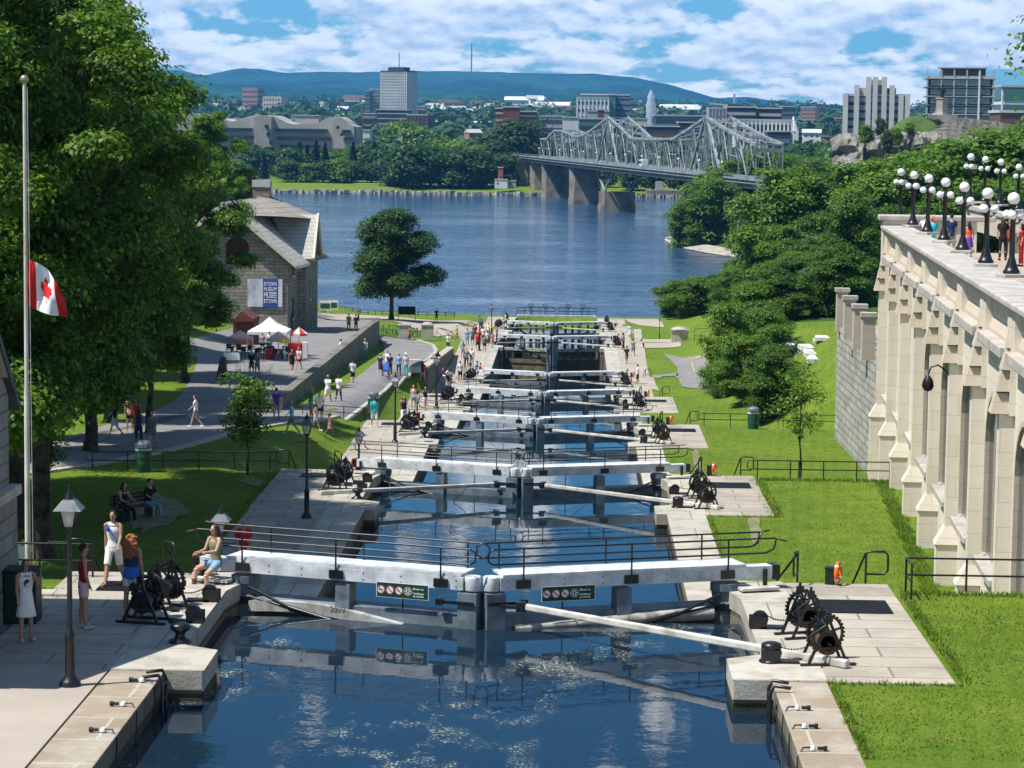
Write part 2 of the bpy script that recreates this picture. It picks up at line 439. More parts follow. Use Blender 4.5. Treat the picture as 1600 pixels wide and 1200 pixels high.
for k in range(8):
    Y = YK[k]; z = LV[k]; b = WL[k]-6; nz = LV[k+1] if k < 7 else -16.3
    yprev = YK[k-1]+1.0 if k else 20
    hw = 5.4 if k else 5.75
    for s in (-1, 1):
        ow = -9.5 if s < 0 else (9.15 if k < 3 else 9.4)
        out = abs(ow)
        # chamber wall before the gate platform
        py0 = Y-9.2
        o = 6.75 if k else (6.75 if s < 0 else 6.75)
        mb = MB().bb(s*hw, s*o, yprev, py0, b, z-.001 if k else z-.02, 0)
        w = mb.build('wall', [LWALL]); tag(w, 'stone side wall of the canal lock', kind='structure')
        cp = MB().bb(s*(hw-.04), s*o, yprev, py0, z-.01, z+.05 if k else z+.03, 0).build('pavement', [BROWNS if k == 0 else COPE], bevel=.03)
        tag(cp, 'stone coping along the canal edge', kind='structure')
        # pier that narrows the water, recess and heel
        P = [(s*5.0, py0), (s*5.0, Y-7.4), (s*5.7, Y-7.0), (s*5.7, Y-1.2), (s*5.4, Y+.1), (s*5.4, Y+1.0), (s*o, Y+1.0), (s*o, py0)]
        pr = MB().prism(P, b, z-.03).build('wall', [LWALL]); tag(pr, 'stone pier and gate recess of the canal lock', kind='structure')
        P2 = [(s*4.97, py0-.05), (s*4.97, Y-7.38), (s*5.67, Y-6.95), (s*5.67, Y-1.22), (s*5.37, Y+.1), (s*5.37, Y+1.03), (s*o, Y+1.03), (s*o, py0-.05)]
        c2 = MB().prism(P2, z-.32, z+.055).build('pavement', [COPE], bevel=.035); tag(c2, 'pale coping stones round the lock gate', kind='structure')
        # platform
        if k < 7 or True:
            pf = MB().bb(s*o, s*out, py0+ (0 if k else .0), Y+.9, z-1.2, z+.05).build('pavement', [PAVE], bevel=.02)
            tag(pf, 'paved platform beside the lock gate', kind='structure')
# left long pavement strips and right walks on the lower locks
for k in range(1, 8):
    z = LV[k]; y0 = YK[k-1]+1.0; y1 = YK[k]-9.2
    tag(MB().bb(-9.45, -6.75, y0, y1, z-1, z+.03).build('pavement', [PAVE if k < 4 else SANDP], bevel=.02), 'paved walk beside the canal', kind='structure')
    if k >= 4: tag(MB().bb(6.75, 8.9, y0, y1, z-1, z+.03).build('pavement', [SANDP if k > 4 else PAVE], bevel=.02), 'sandy paved walk beside the lower locks', kind='structure')
# front terrace on the left
tag(MB().bb(-16, -6.78, 20, 45.58, -1, .04).build('pavement', [SANDP]), 'sand coloured paving in front of the first lock', kind='structure')
tag(MB().bb(-13.5, -9.53, 45.6, 51.3, -1, .035).build('pavement', [ASPH]), 'grey paving beside the stone building', kind='structure')
tag(MB().bb(-13.5, -9.0, 52.6, 53.1, -.6, .12).build('kerb', [COPE], bevel=.02), 'low stone kerb behind the paving', kind='structure')

def drape(name, left, right, m, label, n=60, w=8, off=.06, kerb=None):
    """sheet between two pixel polylines laid on the ground"""
    def samp(pl, k):
        pts = [Vector(on_ground(*p)) for p in pl]
        seg = [0]
        for a, b in zip(pts, pts[1:]): seg.append(seg[-1]+(b-a).length)
        out = []
        for i in range(k+1):
            s_ = seg[-1]*i/k; j = max(0, min(len(pts)-2, int(np.searchsorted(seg, s_))-1))
            u = (s_-seg[j])/max(1e-6, seg[j+1]-seg[j]); out.append(pts[j].lerp(pts[j+1], u))
        return out
    L = samp(left, n); Rr = samp(right, n); mb = MB(); vs = []
    for i in range(n+1):
        for j in range(w+1):
            p = L[i].lerp(Rr[i], j/w); vs.append((p.x, p.y, top_at(p.x, p.y)+off))
    fs = [(i*(w+1)+j, i*(w+1)+j+1, (i+1)*(w+1)+j+1, (i+1)*(w+1)+j) for i in range(n) for j in range(w)]
    mb.add(vs, fs, 0, True); o = mb.build(name, m); tag(o, label, kind='structure')
    if kerb:
        for side, nm in (('l', L), ('r', Rr)):
            if side in kerb:
                kb = MB()
                for a, b in zip(nm, nm[1:]):
                    if (b-a).length < .02: continue
                    za, zb = top_at(a.x, a.y), top_at(b.x, b.y)
                    kb.beam((a.x, a.y, za+.03), (b.x, b.y, zb+.03), .38, .16)
                tag(kb.build('kerb', COPE), 'pale stone kerb edging the path', kind='structure')
    return o
PATH_R = [(-60,752),(60,742),(130,733),(200,718),(280,702),(365,678),(440,664),(520,655),(575,630),(600,612),(632,590),(668,563),(682,550),(677,540),(647,530),(600,525),(585,522)]
PATH_L = [(-60,722),(60,702),(120,684),(200,668),(270,650),(330,642),(400,640),(460,640),(500,627),(525,613),(562,587),(588,566),(600,553),(601,543),(597,535),(590,529),(583,523)]
drape('path', PATH_L, PATH_R, ASPH, 'worn grey asphalt path curving down beside the locks', kerb='r')
UP_R = [(60,702),(200,672),(300,652),(415,634),(440,619),(470,598),(500,573),(530,549),(560,524),(578,506),(596,497)]
UP_L = [(60,700),(160,668),(270,630),(288,612),(300,590),(310,560),(280,548),(290,534),(340,520),(400,505),(490,490)]
drape('road', UP_L, UP_R, ASPH, 'grey asphalt road in front of the stone museum', w=24)
drape('path', [(497,490),(560,492),(640,498),(700,502),(760,505),(805,505)], [(497,497),(560,501),(640,505),(680,527),(720,527),(760,560)], SANDP, 'sandy riverside esplanade above the water', w=10, n=40)
drape('path', [(1037,554),(1047,563),(1059,577),(1056,590),(1064,601),(1066,606)], [(1102,553),(1104,566),(1106,579),(1108,590),(1112,603),(1113,606)], ASPH, 'asphalt cycle path on the right lawn', n=24)
drape('path', [(1019,588),(1035,586),(1058,583)], [(1021,592),(1036,589),(1060,588)], ASPH, 'narrow asphalt spur joining the lock walk', n=8, w=3)
drape('path', [(1001,531),(1002,534),(1006,545)], [(1060,529),(1063,533),(1064,542)], SANDP, 'sandy paved link to the squat stone pillar', n=10, w=12)
drape('path', [(975,499),(985,505),(1000,509)], [(1026,499),(1034,503),(1038,512)], SANDP, 'sandy riverside path right of the last gate', n=8, w=8)
drape('path', [(990,515),(994,535),(997,560),(1003,585),(1010,606)], [(1002,515),(1006,535),(1009,560),(1014,588),(1030,612)], SANDP, 'sandy paved walk along the right of the lower locks', n=24, w=5)
YEL = flat('yellow_line_paint', (.75,.48,.06), .7)
yl = MB(); pts = [on_ground(*p) for p in [(1085.5,583),(1083,575),(1081,568),(1084,563),(1092,559),(1101,556)]]
yl.tube([(p[0], p[1], p[2]+.075) for p in pts], .045, 4); tag(yl.build('road_marking', YEL), 'curved yellow line painted on the cycle path', kind='structure')

# weed and slime band at the water line of every chamber
SLIME = mat('dark_waterline_slime', (.035,.035,.022), .6, 0, .3, 1.5, bmp=.4, col2=(.075,.07,.04))
for k in range(8):
    y0 = 20 if k == 0 else YK[k-1]+1.2; y1 = YK[k]-9.26; hw = 5.746 if k == 0 else 5.396; z = WL[k]
    for s in (-1, 1):
        mb = MB(); mb.bb(s*hw, s*(hw-.012), y0, y1, z-.3, z+.16)
        mb.bb(s*4.995, s*4.985, YK[k]-9.2, YK[k]-7.4, z-.3, z+.15); mb.bb(s*5.0, s*5.7, YK[k]-9.215, YK[k]-9.205, z-.3, z+.15)
        tag(mb.build('waterline', SLIME), 'dark slime band along the water line of the lock wall', kind='structure')
# longer grass: blades over the near lawns and ragged tufts along every edge
def blades(name, boxes, n, hgt_, rs, label, m):
    r = np.random.RandomState(rs); A = sum((b[1]-b[0])*(b[3]-b[2])*b[4] for b in boxes); V_ = []
    for x0, x1, y0, y1, w in boxes:
        k = int(n*(x1-x0)*(y1-y0)*w/A); x = r.uniform(x0, x1, k); y = r.uniform(y0, y1, k)
        z = np.array([hgt(a, b) for a, b in zip(x, y)]); h = hgt_*r.uniform(.5, 1.5, k); a = r.uniform(0, 6.283, k); wd = .018*r.uniform(.7, 1.6, k)
        lean = r.normal(0, .5, (k, 2))*h[:, None]
        v = np.zeros((k, 3, 3), np.float32)
        v[:, 0] = np.stack([x-wd*np.cos(a), y-wd*np.sin(a), z-.01], 1); v[:, 1] = np.stack([x+wd*np.cos(a), y+wd*np.sin(a), z-.01], 1); v[:, 2] = np.stack([x+lean[:, 0], y+lean[:, 1], z+h], 1); V_.append(v)
    v = np.concatenate(V_); k = len(v); me = bpy.data.meshes.new(name); me.vertices.add(k*3); me.loops.add(k*3); me.polygons.add(k)
    me.vertices.foreach_set('co', v.reshape(-1)); me.loops.foreach_set('vertex_index', np.arange(k*3, dtype=np.int32)); me.polygons.foreach_set('loop_start', np.arange(0, k*3, 3, dtype=np.int32))
    me.materials.append(m); me.update(calc_edges=True); o = bpy.data.objects.new(name, me); C.objects.link(o); tag(o, label, 'grass', kind='stuff')
# ------------------------------------------------------------------ lock gates
ORD = ['nearest', 'second', 'third', 'fourth', 'fifth', 'sixth', 'seventh', 'farthest']
GREENS = flat('sign_green', (.012,.055,.03), .4)
WSIGN = flat('sign_white', (.78,.78,.76), .5)
REDS = flat('sign_red', (.45,.10,.12), .5)
def leaf_parts(s, zp, deep, simple=False, rails=True, first=False):
    """children of one gate leaf; heel at the local origin, u runs to the mitre end"""
    t = thing('lock_gate', 'x', 'lock gate')
    def q(u, v, z): return (s*(-.945*u-.3265*v), -.3265*u+.945*v, z)
    def bx(mb, u0, u1, v0, v1, z0, z1, m=0):
        vs = [q(u, v, z) for z in (z0, z1) for u, v in ((u0,v0),(u1,v0),(u1,v1),(u0,v1))]
        return mb.add(vs, [(0,3,2,1),(4,5,6,7),(0,1,5,4),(1,2,6,5),(2,3,7,6),(3,0,4,7)], m)
    mb = MB(); bx(mb, -.95, 5.46, -.22, .13, .29, .575)
    mb.lathe([(.17, .27), (.19, .29), (.19, .575), (.17, .59)], 14, q(5.62, -.03, 0))
    for u in (.8, 1.6, 3.1, 4.0, 5.3):
        for zz in (.36, .50): mb.ball(q(u, -.222, zz), .016, 6, m=1)
    mb.build('balance_beam', [WHITE, BLACK], t, bevel=.012)
    mb = MB(); bx(mb, -1.13, -.93, -.24, .15, .26, .59); mb.build('end_cap', BLACK, t, bevel=.03)
    mb = MB()
    for i in range(3): bx(mb, -.3+.004*i, 5.4, -.20+.29*i, .075+.29*i, .585, .635)
    mb.build('walkway', WHITE, t)
    mb = MB(); bx(mb, -.2, 5.2, .45, .62, .42, .58); mb.build('rear_beam', GREY, t)
    if rails:
        for v, nm in ((-.25, 'railing'), (.60, 'railing')):
            mb = MB(); z0 = .64 if v > 0 else .45; e = 5.76
            for zz in (1.21, .88):
                mb.tube([q(-.75, v, zz), q(e-.12, v, zz)], .022, 6)
            mb.tube([q(e-.12, v, 1.21), q(e, v, 1.14), q(e, v, .95), q(e-.12, v, .88)], .022, 6)
            mb.tube([q(-.75, v, .88), q(-.95, v, .97), q(-1.0, v, 1.19), q(-1.25, v, 1.13)] if v < 0 else [q(-.75, v, .88), q(-.93, v, .97), q(-.95, v, 1.21), q(-1.2, v, 1.24)], .022, 6)
            mb.tube([q(-.75, v, 1.21), q(-.98, v, 1.21)], .022, 6)
            for u in (.15, 2.45, 4.95): mb.tube([q(u+(0 if v < 0 else .3), v, z0), q(u+(0 if v < 0 else .3), v, 1.21)], .022, 6)
            mb.build(nm, BLACK, t)
        for u in (.15, 2.45, 4.95):
            mb = MB(); bx(mb, u-.16, u+.16, -.27, -.21, .33, .52); mb.build('bracket', BLACK, t)
    else:
        for u in (.6, 2.5, 4.9):
            mb = MB(); bx(mb, u-.14, u+.14, -.27, -.21, .33, .5); mb.build('bracket', BLACK, t)
    # posts
    mb = MB(); mb.lathe([(.30, -deep), (.30, -.42), (.34, -.40), (.34, -.22), (.27, -.2), (.30, .0), (.33, .05), (.33, .21)], 10, q(.12, 0, 0), sm=False)
    mb.build('heel_post', GREY, t)
    mb = MB(); mb.lathe([(.352, -.39), (.352, -.23)], 10, q(.12, 0, 0), sm=False); mb.build('heel_strap', BLACK, t)
    mb = MB(); mb.beam(q(2.6, -.04, -.62), q(2.6, -.04, .22), .46, .34, up=q(1, 0, 0), w1=.34); mb.build('middle_post', GREY, t)
    mb = MB(); bx(mb, 5.33, 5.78, -.22, .20, -deep, .24); mb.build('mitre_post', GREY, t, bevel=.02)
    mb = MB(); bx(mb, 5.0, 5.74, -.27, -.245, -.02, .05); bx(mb, 4.86, 5.02, -.32, -.2, -.06, .09); mb.build('mitre_strap', BLACK, t)
    zb = -.58 if zp > -1 else -1.05
    mb = MB(); bx(mb, .35, 5.36, -.16, .42, zb, zb+.33); mb.build('lower_beam', GREY if zp > -1 else WETGREY, t, bevel=.03)
    mb = MB(); bx(mb, .3, 5.3, -.1, .1, -deep, zp); 
    for i in range(5): bx(mb, .3, 5.3, -.16, -.1, zp-.5-i*.9, zp-.38-i*.9, 1)
    mb.build('planking', [TANWOOD if s < 0 else DKWOOD, DKWOOD], t)
    if zp < -1:
        mb = MB()
        for u in (.5, 1.5, 2.7, 3.5, 4.4): bx(mb, u-.12, u+.12, -.1, .1, zp, .22)
        mb.build('frame_posts', DKWOOD, t)
        mb = MB(); mb.beam(q(.6, -.2, .1), q(5.1, -.2, zp+.1), .09, .09); mb.build('diagonal_brace', BLACK, t)
    else:
        mb = MB()
        mb.tube([q(.35, -.3, .0), q(1.3, -.34, -.36), q(2.1, -.36, -.56)], .035, 5); mb.tube([q(.35, -.3, -.22), q(1.3, -.34, -.38)], .025, 5)
        mb.tube([q(1.35, -.34, -.38), q(2.6, -.4, -.62)], .06, 5)
        mb.build('tie_rods', BLACK, t)
    mb = MB(); mb.tube([q(4.0, -.1, -.6), q(4.0, -.1, .22)], .018, 5); mb.build('rod', BLACK, t)
    mb = MB(); bx(mb, -.78, -.70, -.31, -.23, .08, .52); bx(mb, -.78, -.12, -.36, -.30, .06, .10); mb.build('step_bracket', BLACK, t)
    mb = MB(); bx(mb, -.95, -.05, -.62, -.34, .10, .16); mb.build('step_board', POLE, t)
    if first:
        # white curved timber above the water
        mb = MB(); k = 14
        if s < 0:
            for i in range(k):
                u0, u1 = .35+i*.31, .35+(i+1)*.31
                f = lambda u: -.27 + .13*math.sin((u-.35)/3.2*math.pi)-.045*(u-.35)
                vs = [q(u0,-.16,f(u0)-.26), q(u1,-.16,f(u1)-.26), q(u1,-.16,f(u1)-.05), q(u0,-.16,f(u0)-.05), q(u0,-.34,f(u0)-.28), q(u1,-.34,f(u1)-.28), q(u1,-.34,f(u1)-.05), q(u0,-.34,f(u0)-.05)]
                mb.add(vs, [(0,1,2,3),(7,6,5,4),(3,2,6,7),(0,4,5,1)])
        else:
            mb.tube([q(.5+i*.33, -.2, -.42-.010*i) for i in range(15)], [.17-.006*i for i in range(15)], 10)
        mb.build('fender_timber', mat('silted_white_timber', (.46,.48,.47), .6, 0, .1, 2.5, bmp=.2, col2=(.24,.22,.17)) if s < 0 else WETGREY, t)
        # sign board with pictograms
        a, b = (3.45, 4.75) if s < 0 else (4.55, 3.25)
        lo, hi = min(a, b), max(a, b)
        M4 = Matrix.Identity(4)
        ex = Vector(q(1, 0, 0)) * (1 if s < 0 else -1); ez = Vector((0,0,1)); ey = ex.cross(ez)*-1
        o0 = Vector(q(lo if s < 0 else hi, -.285, .02))
        def sp(x, z, d=0): return tuple(o0 + ex*x + ez*z - ey*d)
        ey = ez.cross(ex)
        mb = MB(); W, H = 1.24, .34
        def brd(mb, x0, x1, z0, z1, d0, d1):
            vs = [sp(x, z, d) for d in (d0, d1) for x, z in ((x0,z0),(x1,z0),(x1,z1),(x0,z1))]
            mb.add(vs, [(0,3,2,1),(4,5,6,7),(0,1,5,4),(1,2,6,5),(2,3,7,6),(3,0,4,7)])
        brd(mb, 0, W, 0, H, 0, .012); sg = mb.build('sign', WSIGN, t)
        mb = MB(); brd(mb, .015, W-.015, .015, H-.015, .012, .016); mb.build('sign_face', GREENS, sg)
        def disc(cx_, cz_, r, d, m, name, r_in=None, n=28):
            mb = MB(); vs = []
            if r_in is None:
                vs = [sp(cx_+r*math.cos(2*math.pi*i/n), cz_+r*math.sin(2*math.pi*i/n), d) for i in range(n)]; fs = [tuple(range(n))]
            else:
                for rr in (r_in, r): vs += [sp(cx_+rr*math.cos(2*math.pi*i/n), cz_+rr*math.sin(2*math.pi*i/n), d) for i in range(n)]
                fs = [(i, (i+1) % n, (i+1) % n+n, i+n) for i in range(n)]
            mb.add(vs, fs); return mb
        for i in range(4):
            cx_, cz_ = .115+i*.213, .17
            if i < 3:
                disc(cx_, cz_, .094, .019, 0, '').build('pictogram_disc', WSIGN, sg)
                m2 = disc(cx_, cz_, .093, .021, 0, '', .077)
                dx, dz = .06, .06; w_ = .009
                m2.add([sp(cx_-dx-w_, cz_+dz-w_, .023), sp(cx_-dx+w_, cz_+dz+w_, .023), sp(cx_+dx+w_, cz_-dz+w_, .023), sp(cx_+dx-w_, cz_-dz-w_, .023)], [(0,1,2,3)])
                m2.build('prohibition_ring', REDS, sg)
                m3 = MB()
                if i == 0:   # swimmer / diver glyph
                    m3.v = []; 
                    for k_ in range(1):
                        n = 12; m3.add([sp(cx_-.035+.02*math.cos(2*math.pi*j/n), cz_+.02*math.sin(2*math.pi*j/n), .0215) for j in range(n)], [tuple(range(n))])
                    m3.add([sp(cx_-.02, cz_-.005, .0215), sp(cx_+.055, cz_-.005, .0215), sp(cx_+.055, cz_+.008, .0215), sp(cx_-.02, cz_+.008, .0215)], [(0,1,2,3)])
                elif i == 1:
                    m3.add([sp(cx_-.05, cz_+.04, .0215), sp(cx_-.035, cz_+.052, .0215), sp(cx_+.04, cz_-.03, .0215), sp(cx_+.025, cz_-.042, .0215)], [(3,2,1,0)])
                else:
                    m3.add([sp(cx_-.05, cz_-.012, .0215), sp(cx_+.03, cz_-.012, .0215), sp(cx_+.03, cz_+.004, .0215), sp(cx_-.05, cz_+.004, .0215)], [(0,1,2,3)])
                m3.build('pictogram', BLACK, sg)
            else:
                disc(cx_, cz_, .093, .021, 0, '', .083).build('fan_ring', WSIGN, sg)
                m3 = MB()
                for k_ in range(6):
                    a0 = 2*math.pi*k_/6
                    m3.add([sp(cx_+.012*math.cos(a0), cz_+.012*math.sin(a0), .021), sp(cx_+.066*math.cos(a0-.22), cz_+.066*math.sin(a0-.22), .021), sp(cx_+.07*math.cos(a0+.12), cz_+.07*math.sin(a0+.12), .021), sp(cx_+.05*math.cos(a0+.42), cz_+.05*math.sin(a0+.42), .021)], [(0,1,2,3)])
                m3.build('fan_blades', WSIGN, sg)
        for body, zz in (('Blower on', .215), ('Ventilateur', .115), ('en marche', .055)):
            mt = Matrix.Translation(o0 + ex*.875 + ez*zz - ey*.018) @ Matrix((ex, ez, -ey)).transposed().to_4x4()
            text_mesh(body, .062, 'lettering', WSIGN, sg, mt, bold=.0012, sx=.95, extrude=.001)
        if s < 0:
            o1 = Vector(q(2.35, -.345, -.40)); mt = Matrix.Translation(o1) @ Matrix((ex, ez, -ey)).transposed().to_4x4()
            text_mesh('2009', .19, 'lettering', flat('dark_stencil', (.10,.11,.11)), t, mt, extrude=.001)
    return t
# build one of each kind, then copy it down the flight
GRP = 'white lock gate leaves across the canal'
for s, side in ((-1, 'left'), (1, 'right')):
    g1 = leaf_parts(s, -.6, 3.5, first=True)
    g1.location = (s*5.5, YK[0], LV[0])
    g1['label'] = f'{side} leaf of the nearest white lock gate, with a green pictogram sign'; g1['group'] = GRP
    g = leaf_parts(s, -.6, 3.5)
    gl = [g]+[copy_tree(g) for _ in range(2)]
    for i, gg in enumerate(gl):
        k = i+1
        gg.location = (s*5.5, YK[k], LV[k]); gg['group'] = GRP
        gg['label'] = f'{side} leaf of the {ORD[k]} white lock gate counted from the front'
    g = leaf_parts(s, -.6, 3.5, rails=False); g.location = (s*5.5, YK[4], LV[4]); g['group'] = GRP
    g['label'] = f'{side} leaf of the fifth lock gate, white beam without railing before the dark chamber'
    g = leaf_parts(s, -1.9, 5.5, rails=False); g.location = (s*5.5, YK[5], LV[5]); g['group'] = GRP
    g['label'] = f'{side} leaf of the tall sixth lock gate with silt-stained planking'
    g = leaf_parts(s, -2.6, 4.8, rails=False); g.location = (s*5.5, YK[6], LV[6]); g['group'] = GRP
    g['label'] = f'{side} leaf of the seventh lock gate, open frame showing blue water'
    # last gate: footbridge with handwheels
    t = thing('lock_gate', f'{side} leaf of the farthest lock gate, railed walkway with two handwheels', 'lock gate', (s*5.5, YK[7], LV[7]), group=GRP)
    MB().bb(0, -s*5.45, -.3, .5, .25, .45).build('walkway', WHITE, t); MB().bb(0, -s*5.45, -.1, .1, -4.4, -1.2).build('planking', DKWOOD, t)
    for v in (-.3, .5):
        mb = MB()
        for zz in (1.5, 1.0): mb.tube([(0, v, zz), (-s*5.3, v, zz)], .03, 5)
        for i in range(6): mb.tube([(-s*5.3*i/5, v, .4), (-s*5.3*i/5, v, 1.5)], .03, 5)
        mb.build('railing', BLACK, t)
    for xx in (1.9, 3.9):
        mb = MB(); mb.tube([(-s*xx, .1, .4), (-s*xx, .1, 1.5)], .06, 6)
        n = 16; mb.tube([(-s*xx+.34*math.cos(2*math.pi*i/n), .1, 1.72+.34*math.sin(2*math.pi*i/n)) for i in range(n+1)], .045, 5)
        for i in range(3):
            a = math.pi*i/3; mb.tube([(-s*xx+.34*math.cos(a), .1, 1.72+.34*math.sin(a)), (-s*xx-.34*math.cos(a), .1, 1.72-.34*math.sin(a))], .02, 4)
        mb.build('handwheel', BLACK, t)

# ------------------------------------------------------------------ push spars
for k in range(7):
    for s, side in ((-1, 'left'), (1, 'right')):
        if k == 0 and s < 0: continue
        a = Vector((s*.55, -2.15, .10)); b = Vector((s*7.25, -6.0 if s < 0 else -8.1, .24))
        t = thing('push_spar', f'long white {side} spar reaching from the {ORD[k]} gate to the winch', 'spar', (s*.55, YK[k]-2.15, LV[k]), group='white spars that swing the gates')
        for ch in (0,):
            d = b-a
            MB().beam((s*.32, 0, 0), d*1.0, .12, .14, w1=.16, h1=.16).build('spar', POLE, t, bevel=.03)
            MB().beam((-s*.15, 0, 0), (s*.35, -.2, 0), .1, .06).bb(s*.2, s*.42, -.16, .02, -.1, .1).build('iron_strap', BLACK, t)
        if k < 3:
            p = Vector((s*.32, 0, 0)).lerp(d, .16)
            MB().tube([p+Vector((0,0,.08)), p+Vector((s*.25, -.15, -.25)), p+Vector((s*.6, -.45, -.75 if k == 0 else -.55))], .012, 4).build('cable', RUSTY if k == 0 else BLACK, t)

# ------------------------------------------------------------------ winches (crabs)
def make_crab(s, drum):
    t = thing('winch', 'x', 'winch')
    for yy in (-.3, .3):
        mb = MB()
        mb.beam((-.44, yy, .02), (0, yy, .98), .045, .06); mb.beam((.44, yy, .02), (0, yy, .98), .045, .06)
        mb.beam((-.3, yy, .36), (.3, yy, .36), .05, .06); mb.beam((-.16, yy, .68), (.16, yy, .68), .05, .06)
        mb.box((0, yy, 1.0), (.16, .08, .14)); mb.tube([(0, yy, 1.05), (.0, yy, 1.16)], .03, 6)
        mb.build('side_frame', BLACK, t)
        MB().bb(-.62, .62, yy-.05, yy+.05, 0, .05).build('base_bar', BLACK, t)
    def gear(c, r, w, teeth, name, m=BLACK, spokes=6):
        mb = MB(); n = teeth*2
        for i in range(n):
            a0, a1 = 2*math.pi*i/n, 2*math.pi*(i+1)/n
            ro = r if i % 2 == 0 else r-.035
            ri = r-.085
            vs = [(c[0]+rr*math.cos(a), yy, c[2]+rr*math.sin(a)) for yy in (c[1]-w/2, c[1]+w/2) for rr, a in ((ri,a0),(ro,a0),(ro,a1),(ri,a1))]
            mb.add(vs, [(0,1,2,3),(7,6,5,4),(1,5,6,2),(0,3,7,4)])
        for i in range(spokes):
            a = 2*math.pi*i/spokes+.3
            mb.beam((c[0]+.05*math.cos(a), c[1], c[2]+.05*math.sin(a)), (c[0]+(r-.09)*math.cos(a), c[1], c[2]+(r-.09)*math.sin(a)), .03, .045)
        mb.tube([(c[0], c[1]-w*.8, c[2]), (c[0], c[1]+w*.8, c[2])], .07, 8)
        mb.build(name, m, t)
    gear((.12*s, .4, .55), .44, .07, 30, 'gear_wheel')
    gear((-.2, -.22, .78), .13, .07, 9, 'pinion', spokes=3)
    mb = MB(); mb.tube([(0, -.26, .46), (0, .26, .46)], .17, 12); mb.tube([(0, -.26, .46), (0, -.22, .46)], .26, 12); mb.tube([(0, .22, .46), (0, .26, .46)], .26, 12)
    mb.build('drum', drum, t)
    mb = MB(); mb.tube([(0, -.45, .46), (0, .5, .46)], .03, 6); mb.tube([(-.1, -.42, .88), (-.1, .45, .88)], .028, 6); mb.build('axle', BLACK, t)
    mb = MB(); mb.tube([(-.1, -.42, .88), (-.52*s, -.44, .62), (-.56*s, -.62, .60)], .022, 6); mb.build('crank_handle', BLACK, t)
    return t
cr = {}
for s, side in ((-1, 'left'), (1, 'right')):
    for j, pos in enumerate(((6.85, -7.6 if s > 0 else -4.7), (6.7, -5.1 if s > 0 else -3.2))):
        for k in range(8):
            if k == 7 and j: continue
            if (s, j) not in cr:
                o = make_crab(s, RUSTY if (s > 0 and j == 0) else BLACK); cr[(s, j)] = o
            else: o = copy_tree(cr[(s, j)])
            o.scale = (.88, .88, .92); o.location = (s*pos[0], YK[k]+pos[1], LV[k]+.055); o.rotation_euler = (0, 0, s*(.22 if j == 0 else .38)+rnd.uniform(-.1, .1))
            nm = ('nearer' if j == 0 else 'farther')
            o['label'] = f'black geared hand winch, the {nm} one at the {side} end of the {ORD[k]} gate' if k < 7 else f'small black winch on the {side} bank by the handwheel gate'
            if s > 0 and k == 0: o['label'] = 'black hand winch with a rusty drum beside the nearest mushroom bollard' if j == 0 else 'black geared hand winch standing in front of the right life ring'
            o['group'] = 'black iron hand winches'
            # chain and roller
            ex = s*5.85; ey = YK[k]+pos[1]+.25+(.5 if j else -.3)
            if k < 4:
                rr = thing('chain_roller', f'black chain roller on the coping below the {nm} {side} winch of the {ORD[k]} gate', 'roller', (ex, ey, LV[k]+.055), group='chain rollers on the coping edge')
                mb = MB(); mb.tube([(0, -.06, .2), (0, .06, .2)], .17, 12); mb.tube([(0, -.1, .2), (0, .1, .2)], .09, 10); mb.build('wheel', BLACK, rr)
                MB().prism([(-.22*s, -.14), (.14*s, -.14), (.14*s, -.09), (-.22*s, -.09)][::1], 0, .26).prism([(-.22*s, .09), (.14*s, .09), (.14*s, .14), (-.22*s, .14)], 0, .26).bb(.0, s*.5, -.14, .14, 0, .05).build('bracket', BLACK, rr)
                if k < 3:
                    cb_ = MB(); a = Vector((s*pos[0]-s*.2, YK[k]+pos[1], LV[k]+.42)); b = Vector((ex, ey, LV[k]+.40)); n = 26
                    for i in range(n):
                        p = a.lerp(b, i/n); p2 = a.lerp(b, (i+.72)/n); sag = lambda u: -.10*math.sin(math.pi*u)
                        p.z += sag(i/n); p2.z += sag((i+.72)/n); cb_.beam(p, p2, .035 if i % 2 else .012, .012 if i % 2 else .035)
                    c_ = cb_.build('chain', BLACK); tag(c_, f'iron chain from the {nm} {side} winch of the {ORD[k]} gate to its roller', 'chain', 'chains running to the coping')
# ------------------------------------------------------------------ bollards, grates, life rings
bp = None
for k in range(7):
    for s, side in ((-1, 'left'), (1, 'right')):
        loc = (s*5.82, YK[k]-(7.6 if s < 0 else 8.0)+(.9 if s < 0 else .4), LV[k]+.055)
        if bp is None:
            bp = MB().lathe([(.24, 0), (.24, .03), (.13, .08), (.095, .14), (.10, .19), (.17, .24), (.205, .30), (.19, .36), (.11, .39), (.02, .395)], 18).build('bollard', BLACK)
            o = bp
        else: o = bp.copy(); C.objects.link(o)
        o.location = loc; tag(o, f'black mushroom mooring bollard on the {side} pier before the {ORD[k]} gate', 'bollard', 'mushroom mooring bollards')
GRM = mat('steel_grate', (.035,.037,.042), .5, .3, .2, 6)
gp = None
for k in range(4):
    for s, side in ((-1, 'left'), (1, 'right')):
        if gp is None:
            gp = thing('drain_grate', 'x', 'grate')
            MB().bb(-.92, .92, -.72, .72, 0, .008).build('pit', flat('pit_black', (.01,.01,.012)), gp)
            mb = MB()
            for i in range(19): mb.bb(-.92, .92, -.70+i*.0765, -.67+i*.0765, .008, .022)
            mb.build('bars', GRM, gp); o = gp
        else: o = copy_tree(gp)
        o.location = (-7.6, YK[k]-.9, LV[k]+.056) if s < 0 else (8.05, YK[k]-1.9, LV[k]+.056)
        o.scale = (1, .75, 1) if s < 0 else (.85, 1, 1)
        tag(o, f'dark steel drain grate in the {side} platform of the {ORD[k]} gate', 'grate', 'drain grates')
ORG = mat('life_ring_orange', (.85,.16,.02), .5, 0, .1, 4)
